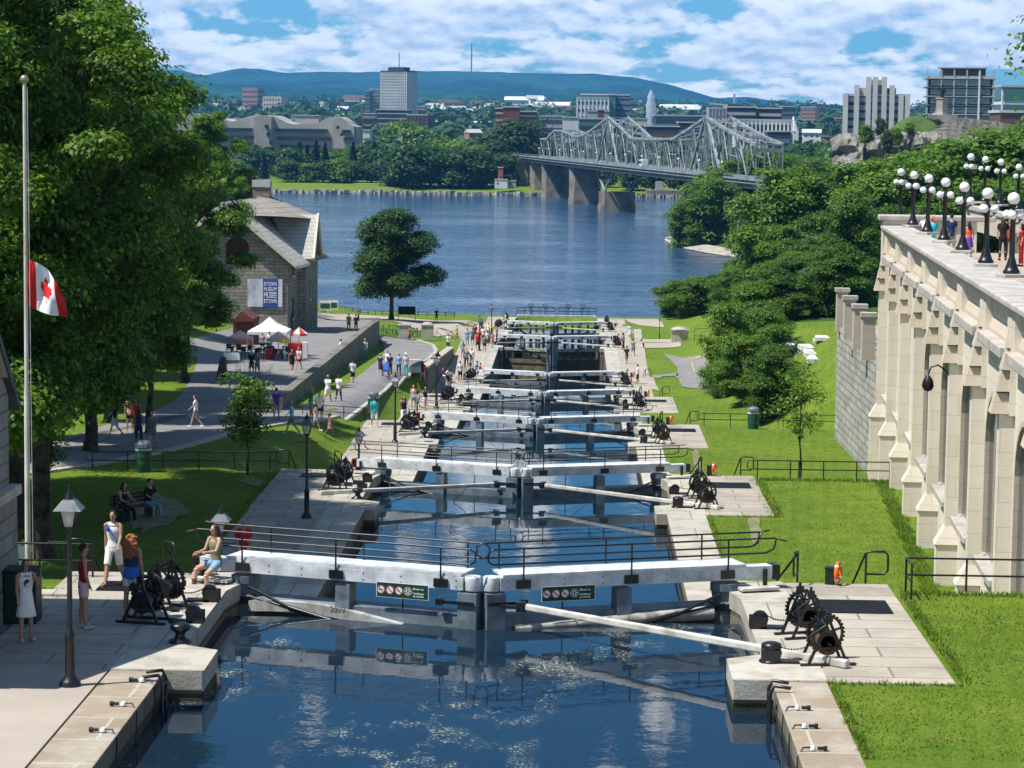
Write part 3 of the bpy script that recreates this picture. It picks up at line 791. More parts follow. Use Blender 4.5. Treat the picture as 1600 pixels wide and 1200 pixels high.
DARK = flat('dark_green_box', (.012,.02,.016), .5)
def life_ring(loc, side, k, rz=0):
    t = thing('life_ring', f'orange life ring on its dark stand at the {side} edge of the {ORD[k]} platform', 'life ring', loc, rz, 'orange life rings beside the stairs')
    t.scale = (.76,)*3; mb = MB(); n = 22
    mb.tube([(.27*math.cos(2*math.pi*i/n), 0, .38+.27*math.sin(2*math.pi*i/n)) for i in range(n+1)], .065, 8); mb.build('ring', ORG, t)
    mb = MB()
    for a in (.8, 2.4, 3.9, 5.4):
        c = (.27*math.cos(a), 0, .38+.27*math.sin(a)); MB().ball(c, .073, 8).build('rope_band', WSIGN, t)
    MB().bb(-.14, .14, .12, .36, -.05, .48).bb(-.16, .16, .10, .38, .48, .52).build('stand', DARK, t)
for k in range(7):
    life_ring((8.0 if k < 1 else 7.6, YK[k]+.75, LV[k]+.05), 'right', k, 1.25)
    life_ring((-6.6, YK[k]+.6, LV[k]+.05), 'left', k, -1.15)

# ------------------------------------------------------------------ stair handrails and fences
def handrail(loc, label, s=1, rz=0):
    t = thing('handrail', label, 'handrail', loc, rz, 'handrails of the stairs beside the locks')
    MB().tube([(-.38*s, 1.0, -.75), (-.38*s, 1.0, -.7), (-.02*s, 0, .68), (.1*s, -.02, .74), (.42*s, 0, .74), (.5*s, 0, .66), (.5*s, 0, .3), (.42*s, 0, .22), (.0, 0, .22)], .026, 7).build('rail', BLACK, t)
    MB().tube([(0, 0, 0), (0, 0, .70)], .026, 7).tube([(-.22*s, .5, -.5), (-.22*s, .5, -.05)], .022, 6).build('post', BLACK, t)
    return t
for k in range(6):
    z = LV[k]+.05
    handrail((6.0+1.1, YK[k]+.95, z), f'thin black stair handrail nearest the canal at the right of the {ORD[k]} gate', -1, 1.3)
    if k < 5: handrail((8.65, YK[k]+.95, z), f'looped black handrail at the outer corner of the {ORD[k]} right platform', 1)
    handrail((-7.4, YK[k]+.95, z), f'black stair handrail beside the life ring at the left of the {ORD[k]} gate', 1, -.9)
    if k < 3: handrail((-9.2, YK[k]+.95, z), f'looped black handrail at the outer left corner of the {ORD[k]} platform', -1)
def fence(p0, p1, n, label, h=.76, loopa=False, loopb=True, mid=.42, cat='fence', r=.024, m=None):
    m = m or BLACK
    p0, p1 = Vector(p0), Vector(p1); t = thing('fence', label, cat, tuple(p0), group='low black pipe fences')
    d = p1-p0; rl = MB(); e0 = Vector((0,0,h)); e1 = d+Vector((0,0,h)); u = d.normalized()
    if loopb: rl.tube([e0, e1-u*.1, e1, d+Vector((0,0,h-.1)), d+Vector((0,0,mid+.06)), d-u*.1+Vector((0,0,mid)), Vector((0,0,mid))], r, 6)
    else: rl.tube([e0, e1], r, 6); rl.tube([(0,0,mid), d+Vector((0,0,mid))], r, 6)
    if loopa: rl.tube([e0+u*0, e0-u*.35, -u*.4+Vector((0,0,h-.08)), -u*.4+Vector((0,0,mid+.06)), -u*.35+Vector((0,0,mid)), Vector((0,0,mid))], r, 6)
    rl.build('rails', m, t)
    for i in range(n):
        p = d*((i+.0)/(n-1))*(1 if not loopb else .965)
        MB().tube([p+Vector((0,0,-.25)), p+Vector((0,0,h))], r*1.1, 6).build('post', m, t)
        MB().lathe([(.07, -.1), (.07, .02)], 8, tuple(p)).build('footing', COPE, t) if n < 9 else None
    return t
f1z = 0
fence((9.45, 54.9, 0), (16.2, 54.9, .0), 6, 'black pipe fence on the grass right of the nearest platform', h=.80, loopb=False)
fence((9.45, 54.0, 0), (9.45, 54.9, 0), 2, 'short black fence return at the corner of the nearest right platform', h=.80, loopb=False)
fence((9.25, 96.0, -3.3), (14.6, 96.0, -3.3), 5, 'black pipe fence in front of the young tree by the second platform', loopa=True)
fence((9.4, 137.1, -6.2), (17.0, 137.1, -6.2), 6, 'black pipe fence with the green bin, right of the third platform', loopa=True)
fence((-9.9, 96.3, -3.3), (-17.2, 96.3, -3.4), 6, 'long black pipe fence on the left lawn behind the green bin', loopa=True)
fence((-9.6, 137.3, -6.2), (-13.2, 137.3, -6.0), 4, 'short black fence between the lawn and the left lock walk')
fence((-8.9, 55.0, 0.0), (-11.4, 55.0, .0), 3, 'black pipe fence behind the people by the stone building', h=.8, loopa=False)

# ------------------------------------------------------------------ street lamps
LGL = bpy.data.materials.new('lantern_glass'); _t = nt(LGL)
finish(_t, (.80,.80,.76), .12, 0, None, .5, Alpha=.45)
CAPM = mat('lantern_roof_metal', (.13,.14,.15), .4, .3, .2, 6)
def make_lamp():
    t = thing('street_lamp', 'x', 'street lamp')
    mb = MB().lathe([(.20, 0), (.20, .05), (.17, .10), (.11, .17), (.095, .22), (.09, .9), (.10, .92), (.10, .96), (.075, 1.0), (.06, 1.04), (.05, 1.06), (.043, 2.9)], 14); mb.build('post', BLACK, t)
    MB().tube([(-.36, 0, 2.66), (.36, 0, 2.66)], .014, 6).ball((-.37, 0, 2.66), .025, 6).ball((.37, 0, 2.66), .025, 6).build('ladder_bar', BLACK, t)
    fr = MB().lathe([(.05, 2.86), (.10, 2.92), (.11, 2.95)], 8)
    for a in range(4):
        c, s_ = math.cos(math.pi/4+a*math.pi/2), math.sin(math.pi/4+a*math.pi/2)
        fr.beam((.12*c, .12*s_, 2.94), (.215*c, .215*s_, 3.28), .022, .022)
    fr.build('lantern_frame', BLACK, t)
    g = MB(); n = 4
    v = [(.115*math.cos(math.pi/4+a*math.pi/2), .115*math.sin(math.pi/4+a*math.pi/2), 2.95) for a in range(4)] + [(.208*math.cos(math.pi/4+a*math.pi/2), .208*math.sin(math.pi/4+a*math.pi/2), 3.275) for a in range(4)]
    g.add(v, [(a, (a+1) % 4, (a+1) % 4+4, a+4) for a in range(4)]); g.build('lantern_glass', LGL, t)
    MB().ball((0, 0, 3.08), (.045, .045, .085), 8).lathe([(.02, 2.95), (.02, 3.0)], 6).build('bulb', flat('bulb_white', (.8,.8,.75), .3), t)
    v = [(rr*math.cos(math.pi/4+a*math.pi/2), rr*math.sin(math.pi/4+a*math.pi/2), z) for rr, z in ((.36, 3.26), (.17, 3.43), (.13, 3.45)) for a in range(4)]
    f = [(k*4+a, k*4+(a+1) % 4, k*4+(a+1) % 4+4, k*4+a+4) for k in range(2) for a in range(4)] + [(3,2,1,0), (8,9,10,11)]
    MB().add(v, f).build('lantern_roof', CAPM, t)
    MB().lathe([(.10, 3.44), (.085, 3.47), (.06, 3.55), (.02, 3.62), (.015, 3.68)], 10).ball((0, 0, 3.69), .022, 8).build('finial', BLACK, t)
    return t
lamp0 = None
lamps = [(-7.22, 44.2, .04, 1.0, 'tall black street lamp on the near left paving in front of the winches'),
 (-7.2, 84.6, -3.27, 1.0, 'black street lamp on the pavement between the first and second gates'),
 (-7.24, 63.8, -3.3, 1.0, 'lamp whose lantern shows behind the seated woman'),
 (-7.14, 105.0, -6.2, 1.0, 'street lamp rising behind the left end of the second gate'),
 (-7.2, 127.8, -6.17, 1.0, 'street lamp beside the left winches of the third gate'),
 (-7.24, 147.0, -9.1, 1.0, 'street lamp just beyond the third gate among women in white shorts'),
 (-7.3, 169.5, -9.07, 1.0, 'street lamp beside the low wall left of the fourth gate'),
 (-7.2, 188.0, -11.8, 1.0, 'street lamp just beyond the left end of the fourth gate'),
 (-7.3, 214.0, -11.8, .72, 'short street lamp beside the fifth gate by the seated couple'),
 (-7.2, 247.0, -12.1, 1.0, 'street lamp among the crowd left of the sixth gate'),
 (-6.2, 305.0, -16.0, 1.0, 'small distant street lamp left of the seventh gate'),
 (-4.9-1.6, 263.0, -12.1, 1.0, 'tallest looking distant lamp against the river, left of the sixth gate'),
 (12.2, 284.0, -13.8, .7, 'small street lamp on the right bank near the riverside grass')]
for x, y, z, s, lb in lamps:
    if lamp0 is None: lamp0 = make_lamp(); o = lamp0; o.location = (x, y, z)
    else: o = dup(lamp0, (x, y, z), 0, scale=s)
    o['label'] = lb; o['group'] = 'black lantern street lamps'; o.rotation_euler.z = rnd.uniform(-.12, .12)

# ------------------------------------------------------------------ ladders, ropes, bins
for s, side in ((-1, 'left'), (1, 'right')):
    t = thing('ladder', f'dark iron ladder hung in the corner of the {side} canal wall', 'ladder', (s*5.73, 44.9, .05))
    for yy in (-.22, .22):
        MB().tube([(s*.25, yy, .06), (-s*.05, yy, .1), (-s*.12, yy, -.05), (-s*.12, yy, -1.6)], .035, 6).build('side_rail', BLACK, t)
    for i in range(5): MB().tube([(-s*.12, -.22, -.1-i*.28), (-s*.12, .22, -.1-i*.28)], .03, 5).build('rung', BLACK, t)
ys = [43.3, 41.9, 40.75]
for s, side in ((-1, 'left'), (1, 'right')):
    for i, y in enumerate([44.6, 42.7, 40.8] if s < 0 else [43.3, 41.95, 40.4]):
        t = thing('mooring_hook', f'black hook with a hanging cable on the {side} coping, {["farthest","middle","nearest"][i]} of three', 'mooring hook', (s*5.95, y, .05), group='hooks and cables on the near coping')
        MB().tube([(s*.22, 0, .03), (s*.1, 0, .03)], .03, 7).tube([(s*.26, 0, .03), (s*.2, 0, .03)], .045, 7).build('hook', BLACK, t)
        MB().lathe([(.055, 0), (.055, .03), (.03, .07)], 8, (s*.02, 0, 0)).build('plate', WSIGN, t)
        MB().tube([(0, 0, .04), (-s*.14, -.05, .05), (-s*.24, -.12, -.1), (-s*.26, -.3, -.4), (-s*.26, -.42, -.75)], .016, 5).build('cable', BLACK, t)
GRB = mat('green_bin_plastic', (.02,.09,.05), .45, 0, .15, 5); BLU = mat('bin_lid_grey', (.16,.19,.24), .4, 0, .1, 5)
def make_bin():
    t = thing('litter_bin', 'x', 'litter bin')
    MB().lathe([(.30, 0), (.31, .3), (.315, .32), (.31, .34), (.32, .58), (.325, .6), (.32, .62), (.33, .86)], 18).build('body', GRB, t)
    MB().lathe([(.335, .86), (.335, .92)], 18).build('rim_band', WSIGN, t)
    MB().lathe([(.33, .92), (.32, 1.1), (.25, 1.2), (.1, 1.24)], 18).bb(-.2, .2, -.36, -.3, .98, 1.1).build('lid', BLU, t)
    return t
b0 = make_bin(); b0.location = (-14.8, 95.6, -3.3)
bins = [(None, 'green litter bin with grey lid by the left lawn fence'), ((12.1, 136.6, -6.2), 'green litter bin in front of the right fence near the trees'), ((-9.6, 143.5, -6.4), 'dark green litter bin beside the path behind the turquoise shirt')]
b0.scale = (1, 1, 1)
for i, (l, lb) in enumerate(bins):
    o = b0 if i == 0 else dup(b0, l)
    o['label'] = lb; o['group'] = 'round green litter bins'
t = thing('litter_bin', 'tall dark green square bin behind the woman with the yin yang shirt', 'litter bin', (-9.35, 49.9, .05))
MB().bb(-.33, .33, -.3, .3, 0, 1.05).build('body', flat('bin_dark_green', (.01,.03,.02), .5), t, bevel=.03); MB().bb(-.36, .36, -.33, .33, 1.05, 1.12).build('lid', DARK, t, bevel=.03)
# ------------------------------------------------------------------ foliage
def leaf_mat(name, c1, c2, c3, trans=.35):
    m = bpy.data.materials.new(name); t = nt(m)
    g = node(t, 'ShaderNodeNewGeometry')
    rp = g.outputs['Random Per Island']
    n1 = noise(t, g.outputs['Position'], .35, 3)
    c = ramp(t, rp, [(0, c1), (.55, c2), (1, c3)])
    c = mixc(t, ramp(t, n1, [(.35, 0), (.7, .5)]), c, tuple(x*.55 for x in c1))
    d = node(t, 'ShaderNodeBsdfPrincipled', i={'Roughness': .5}); d.inputs['Specular IOR Level'].default_value = .28; link(t, c, d.inputs['Base Color'])
    tr = node(t, 'ShaderNodeBsdfTranslucent'); link(t, mixc(t, 1.0, c, (1.25,1.3,.5), 'MULTIPLY'), tr.inputs[0])
    ms = node(t, 'ShaderNodeMixShader', i={0: trans}); link(t, d.outputs[0], ms.inputs[1]); link(t, tr.outputs[0], ms.inputs[2])
    o = node(t, 'ShaderNodeOutputMaterial'); link(t, ms.outputs[0], o.inputs[0]); return m
L_MAPLE = leaf_mat('maple_leaves', (.032,.092,.009), (.108,.222,.019), (.25,.38,.046), .40)
L_DARK = leaf_mat('dark_maple_leaves', (.020,.062,.014), (.048,.115,.024), (.095,.17,.036), .32)
L_MID = leaf_mat('wood_leaves', (.05,.12,.012), (.125,.24,.022), (.23,.35,.045))
L_WOOD = leaf_mat('shady_wood_leaves', (.032,.088,.014), (.085,.18,.022), (.17,.27,.038))
L_LIGHT = leaf_mat('pale_green_leaves', (.06,.14,.014), (.12,.23,.026), (.20,.32,.05), .4)
L_GREY = leaf_mat('grey_green_leaves', (.035,.065,.022), (.06,.10,.035), (.09,.13,.055))
L_CON = leaf_mat('spruce_needles', (.006,.022,.012), (.012,.036,.018), (.022,.052,.024), .1)
BARK = mat('grey_bark', (.085,.07,.055), .9, 0, .3, 3, bmp=.6, bs=14, spec=.1)
def leaves_mesh(name, P, N, size, m, rs, aspect=.62, jit=.35):
    """P points, N normals -> folded leaf quads"""
    n = len(P); r = np.random.RandomState(rs)
    N = N + r.normal(0, jit, (n, 3)); N /= np.linalg.norm(N, axis=1, keepdims=True)+1e-9
    a = r.normal(0, 1, (n, 3)); a -= N*(a*N).sum(1, keepdims=True); a /= np.linalg.norm(a, axis=1, keepdims=True)+1e-9
    b = np.cross(N, a); L = (size*r.uniform(.6, 1.35, n))[:, None]
    V = np.empty((n, 4, 3), np.float32)
    V[:, 0] = P - a*L*.5; V[:, 1] = P + b*L*aspect*.5 + N*L*.10; V[:, 2] = P + a*L*.5; V[:, 3] = P - b*L*aspect*.5 + N*L*.10
    me = bpy.data.meshes.new(name); me.vertices.add(n*4); me.loops.add(n*4); me.polygons.add(n)
    me.vertices.foreach_set('co', V.reshape(-1)); me.loops.foreach_set('vertex_index', np.arange(n*4, dtype=np.int32))
    me.polygons.foreach_set('loop_start', np.arange(0, n*4, 4, dtype=np.int32))
    me.polygons.foreach_set('loop_total', np.full(n, 4, np.int32)) if hasattr(me.polygons[0], 'loop_total') and False else None
    me.materials.append(m); me.update(calc_edges=True); return me
def crown_points(blobs, n, spray, rs, layer=.35, shell=.55, perspray=14):
    """sprays of leaves spread through and mostly near the skin of many lobes"""
    r = np.random.RandomState(rs); w = np.array([b[3]*b[4]*b[5] for b in blobs])**.67; w /= w.sum()
    k = max(1, n//perspray); bi = r.choice(len(blobs), k, p=w); B = np.array(blobs)[bi]
    d = r.normal(0, 1, (k, 3)); d[:, 2] += .25; d /= np.linalg.norm(d, axis=1, keepdims=True)
    rad = 1 - shell*r.beta(1, 2.4, k); rad *= 1+r.normal(0, .13, k)
    c = B[:, :3] + d*B[:, 3:6]*rad[:, None]
    out = d*np.array([1, 1, .3]); 
    P = np.repeat(c, perspray, 0); m = len(P)
    off = r.normal(0, 1, (m, 3))*np.array([spray, spray, spray*layer])
    # sprays droop outward
    dd = np.repeat(d, perspray, 0); h = np.hypot(off[:, 0], off[:, 1]); 
    P = P + off + dd*np.array([1, 1, 0])*(spray*.6); P[:, 2] -= h*.22
    N = dd*.55 + np.array([0, 0, .8]) + off*np.array([.5, .5, 0])/spray*.35
    return P, N
def lobes(R_, H, z0, k, rs, lobe=.34, flat_=.62, top=.9, low=.2):
    """uneven crown: lobes placed in and on an egg-shaped envelope"""
    r = random.Random(rs); out = []
    for i in range(k):
        u = (i+.5)/k; z = low + (top-low)*u
        prof = math.sin(math.pi*min(1, max(.06, z*.86+.1)))**.75
        a = i*2.39996+r.uniform(-.5, .5); rr = R_*prof*r.uniform(.35, .92) if i % 3 else R_*prof*r.uniform(0, .4)
        s = lobe*R_*r.uniform(.7, 1.25)*(1.1-.4*u)
        out.append((rr*math.cos(a), rr*math.sin(a), z0+(H-z0)*z, s, s, s*flat_))
    return out
def limb(mb, p0, p1, r0, r1, rs, k=5, wob=.06):
    r = random.Random(rs); p0, p1 = Vector(p0), Vector(p1); L = (p1-p0).length; pts = []
    for i in range(k+1):
        p = p0.lerp(p1, i/k)
        if 0 < i < k: p += Vector((r.uniform(-1, 1), r.uniform(-1, 1), r.uniform(-.4, .4)))*L*wob
        pts.append(p)
    mb.tube(pts, [r0+(r1-r0)*i/k for i in range(k+1)], 8)
_lm = {}
def make_tree(name, label, cat, m, H, Rc, z0, nl, size, spray, rs, nlobes=34, tr=.22, layer=.35, group=None, lobe=.34, flat_=.62, shell=.55, low=.2, top=.9, blobs=None, persp=14, trunkm=None):
    t = thing(name, label, cat, group=group)
    B = blobs or lobes(Rc, H, z0, nlobes, rs, lobe, flat_, top, low)
    P, N = crown_points(B, nl, spray, rs, layer, shell, persp)
    me = leaves_mesh('crown', P, N, size, m, rs)
    o = bpy.data.objects.new('crown', me); C.objects.link(o); o.parent = t
    mb = MB(); limb(mb, (0, 0, -.5), (0, 0, H*.55), tr, tr*.5, rs, 6, .02); limb(mb, (0, 0, H*.55), (0, 0, H*.88), tr*.5, tr*.12, rs+1)
    rr = random.Random(rs)
    for b in rr.sample(B, min(12, len(B))):
        z = max(z0*.75, b[2]*rr.uniform(.45, .7)); limb(mb, (0, 0, z), b[:3], tr*.38, tr*.07, rr.randint(0, 999))
    mb.lathe([(tr*1.7, -.3), (tr*1.25, .15), (tr, .6)], 10)
    mb.build('trunk', trunkm or BARK, t)
    return t
def lab(o, s, g=None):
    o['label'] = s
    if g: o['group'] = g
    return o
def place(o, x, y, z=None, rz=0, s=1, label=None, first=False):
    z = (hgt(x, y) if z is None else z)
    if first: o.location = (x, y, z); o.rotation_euler = (0, 0, rz); o.scale = (s, s, s) if not hasattr(s, '__len__') else s
    else: o = dup(o, (x, y, z), rz, scale=s)
    if label: o['label'] = label
    return o
G1 = 'big maples on the left bank'
# big maples, three forms
bigA = make_tree('maple_tree', 'x', 'tree', L_MAPLE, 21, 7.0, 5.0, 170000, .205, .30, 11, 95, .42, .25, G1, .19, .55, .75, .02, .97)
bigB = make_tree('maple_tree', 'x', 'tree', L_MAPLE, 17, 5.9, 3.9, 120000, .21, .30, 12, 80, .34, .25, G1, .19, .55, .75, .02, .97)
darkA = make_tree('maple_tree', 'x', 'tree', L_DARK, 13.6, 6.1, 2.6, 70000, .28, .34, 19, 52, .30, .38, None, .25, .68, .6, .10, .95)
big = [  # px, Y, kind, scale, label
 (-40, 70, 'A', (.85, .85, .95), 'tall maple at the left edge behind the flagpole'),
 (62, 76, 'A', (.80, .80, .95), 'dark spreading maple whose thick trunk stands beside the stone building'),
 (-70, 100, 'A', (1.1, 1.1, 1.25), 'highest maple filling the top left corner of the sky'),
 (70, 112, 'A', (.85, .85, 1.05), 'tall bright maple with its leaves against the clouds left of the hills'),
 (172, 128, 'B', (.92, .92, 1.12), 'sunlit maple standing between the flag and the stone museum'),
 (140, 105, 'B', .88, 'maple whose low boughs shade the museum road'),
 (40, 140, 'A', 1.1, 'maple in the deep shade behind the flagpole'),
 (288, 165, 'B', (.80, .80, .98), 'maple overlapping the left corner of the stone museum'),
 (140, 212, 'A', .85, 'dark maple beyond the museum gable'),
 (325, 250, 'A', (.72, .72, .97), 'maple rising behind the museum roof'),
 (130, 190, 'A', 1.15, 'maple at the head of the shaded slope'),
 (385, 320, 'B', (.6, .6, .9), 'dark round maple left of the museum chimney'),
 (452, 296, 'B', (.45, .45, .72), 'small feathery tree behind the museum, against the river'),
 (232, 118, 'B', (.5, .5, .8), 'leaning maple bough against the clouds'),
 (-30, 88, 'A', (.85, .85, .9), 'second maple shading the bench lawn from the left'),
 (25, 82, 'A', (.82, .82, .9), 'maple whose shade falls across the bench lawn'),
 (-235, 80, 'A', .85, 'maple just outside the left edge shading the lawn'),
 (100, 150, 'A', (1.05, 1.05, .9), 'maple darkening the slope beside the museum road'),
 (175, 168, 'B', (1.1, 1.1, .95), 'low-crowned maple on the slope left of the cafe'),
 (-20, 190, 'A', 1.3, 'far maple seen through the leftmost boughs')]
fa = fb = True
for i, (px, Y, kd, s, lb) in enumerate(big):
    x = at_z(px, 700, 0)[0]; x = CAM[0]+(at_y(px, 400, Y)[0]-CAM[0])
    src = bigA if kd == 'A' else bigB
    fst = fa if kd == 'A' else fb
    if kd == 'A': fa = False
    else: fb = False
    place(src, x, Y, None, i*2.1, s, lb, fst)
# the lone dark tree by the river
x, y, z = on_ground(604, 500); z = hgt(x, y)
H = 180/F_PX*y
place(darkA, x+.6, y, z, .6, H/13.9, 'lone round dark maple on the riverside lawn', True); darkA['group'] = 'lone riverside maple'
# saplings
sap = make_tree('young_tree', 'x', 'tree', L_MAPLE, 4.2, 1.15, 1.5, 2600, .17, .16, 21, 16, .045, .6, None, .42, .8, .7, .05, .95)
x, y, z = on_ground(387, 742); place(sap, x, y, hgt(x, y), 0, (1, 1, .95), 'young maple sapling with bare twigs on the left lawn', True)
sap2 = make_tree('young_tree', 'slender pale young tree with an open crown by the second right fence', 'tree', L_LIGHT, 4.7, 1.0, 1.8, 1700, .13, .17, 22, 18, .045, .8, None, .42, .9, .8, .0, .97)
place(sap2, 11.0, 97.2, -3.3, 0, 1, None, True)
o = place(sap, *on_ground(65, 775)[:2], None, 1, (.9, .9, .85), 'thin dark young tree on the shaded lawn by the flagpole')
o = place(sap2, at_y(1668, 300, 125)[0], 125, 5.1, 1, (2.5, 2.5, 2.6), 'leafy branch end of a tree reaching in at the upper right edge')
# twiggy bare shrub by the yellow sign
x, y, z = on_ground(395, 640); mb = MB(); rr = random.Random(4)
for i in range(26):
    a = rr.uniform(0, 6.28); l = rr.uniform(1.4, 2.9); e = Vector((math.cos(a)*.45*l, math.sin(a)*.45*l, l)); limb(mb, (0, 0, 0), e, .02, .006, i, 4, .06)
    for j in range(3):
        p = e*rr.uniform(.5, .9); limb(mb, p, p+Vector((rr.uniform(-.4, .4), rr.uniform(-.4, .4), .5)), .01, .004, i*7+j, 3, .06)
t = thing('bare_shrub', 'leafless twiggy shrub beside the yellow notice board', 'shrub', (x, y, z)); mb.build('twigs', mat('grey_twigs', (.22,.19,.16), .9), t)

# ------------------------------------------------------------------ right bank wood
G2 = 'trees of the right bank wood'
wA = make_tree('broadleaf_tree', 'x', 'tree', L_MID, 16, 6.5, 2.0, 40000, .40, .48, 31, 66, .3, .35, G2, .23, .7, .8, .02, .94)
wB = make_tree('broadleaf_tree', 'x', 'tree', L_MID, 13, 6.2, 1.0, 30000, .42, .5, 32, 56, .28, .4, G2, .25, .8, .8, .0, .95)
wC = make_tree('broadleaf_tree', 'x', 'tree', L_LIGHT, 11, 5.4, .6, 24000, .40, .46, 33, 48, .25, .4, G2, .25, .8, .8, .0, .95)
wD = make_tree('broadleaf_tree', 'x', 'tree', L_WOOD, 16, 6.6, 1.0, 38000, .40, .48, 34, 62, .3, .35, G2, .23, .7, .8, .0, .94)
W = {'A': wA, 'B': wB, 'C': wC, 'D': wD}; used = set()
def wood(kd, px, pytop, Y, label, wid=1.0, H0={'A': 16, 'B': 13, 'C': 11, 'D': 16}):
    x, _, zt = at_y(px, pytop, Y); zg = hgt(x, Y); h = max(5, zt-zg); s = h/H0[kd]
    o = place(W[kd], x, Y, zg-.2, rnd.uniform(0, 6), (max(s*1.02, .68)*wid, max(s*1.02, .68)*wid, s*1.04), label, kd not in used); used.add(kd); return o
near = [('D',1182,468,205,'dark dense tree in the clump right of the cycle path',.72),('A',1140,470,190,'leafy young tree at the left of the clump by the cycle path',.55),
 ('A',1165,520,172,'rounded tree in the middle of the clump on the right lawn',.52),('D',1205,545,160,'dark low-branched tree at the near corner of the right clump',.5),
 ('C',1195,480,196,'lighter green top showing behind the right clump',.6),('D',1140,545,186,'small dark tree with bare stem at the clump edge',.42),
 ('A',1215,505,182,'tree at the back of the clump beside the white ruin wall',.5),
 ('B',1085,432,340,'bushy willow at the water edge right of the locks',1.0),('B',1055,475,346,'low bush at the very end of the right quay',.8),('D',1120,430,345,'dark shore tree behind the white gate pillar',.9),
 ('A',1235,262,330,'tall dark tree standing at the left end of the bluff wood',1.1),('D',1290,330,290,'shadowed tree in the hollow behind the hotel wall',1.1),
 ('D',1330,300,240,'dark tree immediately left of the terrace corner',.9),('A',1195,330,345,'big tree whose foot meets the river beach',1.0),('D',1255,380,270,'deep green tree above the ruin wall',1.0),
 ('A',1345,255,330,'crown peeping above the terrace corner lamps',1.0),('D',1215,420,300,'dense lower tree under the bluff',.9),('D',1170,450,350,'bush by the inlet below the bluff',.8),('B',1150,470,320,'small bush in front of the inlet',.7),
 ('A',1400,250,300,'tree crown behind the farthest terrace lamps',1.2),('A',1450,240,320,'tree crown behind the second terrace lamp group',1.2),('B',1500,235,330,'pale crown behind the middle terrace lamps',1.3),
 ('A',1550,220,320,'tree crown behind the nearest terrace lamps',1.2),('C',1600,205,300,'bright green crown at the right edge behind the terrace',1.3),('D',1390,320,260,'dark tree filling the gap under the lamps',1.1),
 ('D',1240,420,245,'dark tree in the hollow at the top of the lawn',.9),('A',1265,400,250,'broad tree filling the dip before the bluff',.9),('D',1215,430,228,'bushy dark tree behind the white ruin wall',.8),('B',1180,455,225,'low bush between the clump and the inlet',.8),('D',1295,420,238,'dark tree at the far end of the rough wall',.8),('A',1230,350,300,'mid-green tree rising in the hollow',1.0),('D',1160,440,268,'dark shrubby tree near the inlet shore',.8),('B',1140,455,300,'small round bush on the inlet bank',.7),('D',1190,400,330,'dark tree at the foot of the bluff wood',.9),('A',1280,350,320,'leafy tree in the middle of the wood edge',1.1),('D',1320,380,228,'shadowy tree seen past the stone posts',.9),
 ('D',1470,300,270,'dark tree behind the visitors on the terrace',1.1),('A',1560,280,265,'tree just beyond the terrace balustrade',1.2),('D',1300,440,230,'dark bush below the bluff at the top of the lawn',.7)]
for kd, px, pt, Y, lb, wd in near: wood(kd, px, pt, Y, lb, wd)
# promontory: rows of crowns climbing the bluff
rows = [(655, [(1085,305),(1105,330)],'C'),(640,[(1075,315),(1110,280),(1145,300),(1170,330)],'C'),(632,[(1175,345),(1160,365)],'C'),
 (700,[(1120,262),(1150,250),(1180,262),(1205,270)],'A'),(660,[(1130,320),(1155,335),(1190,310),(1230,300)],'B'),(760,[(1160,240),(1195,238),(1230,245),(1265,250),(1300,252)],'C'),
 (640,[(1255,285),(1290,275),(1320,270)],'A'),(560,[(1200,330),(1240,310),(1275,300),(1320,290)],'A'),(600,[(1345,262),(1375,250),(1410,245),(1450,238),(1490,232),(1540,222),(1590,212)],'B'),
 (480,[(1240,290),(1280,280),(1330,270),(1380,255),(1430,250),(1480,245),(1530,235),(1580,225)],'A'),(640,[(1470,228),(1500,222),(1555,212),(1600,200)],'C'),(430,[(1215,360),(1260,330),(1310,300)],'D')]
desc = ['leafy crown', 'rounded crown', 'broad crown', 'tall crown', 'ragged crown', 'bushy crown', 'narrow crown', 'dense crown']
for Y, L_, kd in rows:
    for i, (px, pt) in enumerate(L_):
        wood(kd, px, pt, Y, f'{desc[(i*3+int(Y))%8]} in the right bluff wood, number {i+1} in row {rows.index((Y, L_, kd))+1} counted from the left', 1.15)
dead = MAT_DEAD = mat('dead_grey_wood', (.26,.23,.20), .9, 0, .2, 2)
for i, (px, pt, pb, Y) in enumerate([(1148,305,372,596),(1177,280,345,640),(1183,290,350,650),(1208,262,300,690),(1214,268,300,690)]):
    x, _, zt = at_y(px, pt, Y); zb = at_y(px, pb, Y)[2]
    t = thing('dead_tree', f'bare grey dead trunk standing in the bluff wood, {["leftmost","tall one above the beach","thin twin of the tall one","upper one near the bridge end","rightmost"][i]}', 'tree', (x, Y-13, zb))
    mb = MB(); h = zt-zb; limb(mb, (0, 0, -2), (.3, 0, h), .35, .06, i, 6, .02); r2 = random.Random(i)
    for j in range(12):
        z = h*r2.uniform(.3, .95); limb(mb, (0, 0, z), (r2.uniform(-1.6, 1.6), r2.uniform(-1, 1), z+r2.uniform(.5, 1.8)), .09, .03, j, 3)
    mb.build('trunk', dead, t)
# beach of the promontory
bv = MB(); e = [(1038,374),(1048,381),(1070,388),(1100,394),(1130,399),(1165,403),(1185,406)]; 
lo = [at_z(px, py, -19.93) for px, py in e]; hi = [at_z(px+4, py-9 if i else py-1, -19.4) for i, (px, py) in enumerate(e)]
vs = []
for a, b in zip(lo, hi): vs += [a, ((a[0]+b[0])/2, (a[1]+b[1])/2, -19.3), (b[0], b[1], -18.9)]
fs = [(i*3+j, i*3+3+j, i*3+4+j, i*3+1+j) for i in range(len(e)-1) for j in range(2)]
tag(bv.add(vs, fs, 0, True).build('beach', mat('pale_shingle', (.42,.38,.31), .9, 0, .25, .6, bmp=.6, bs=2)), 'pale shingle beach under the wooded bluff', kind='structure')
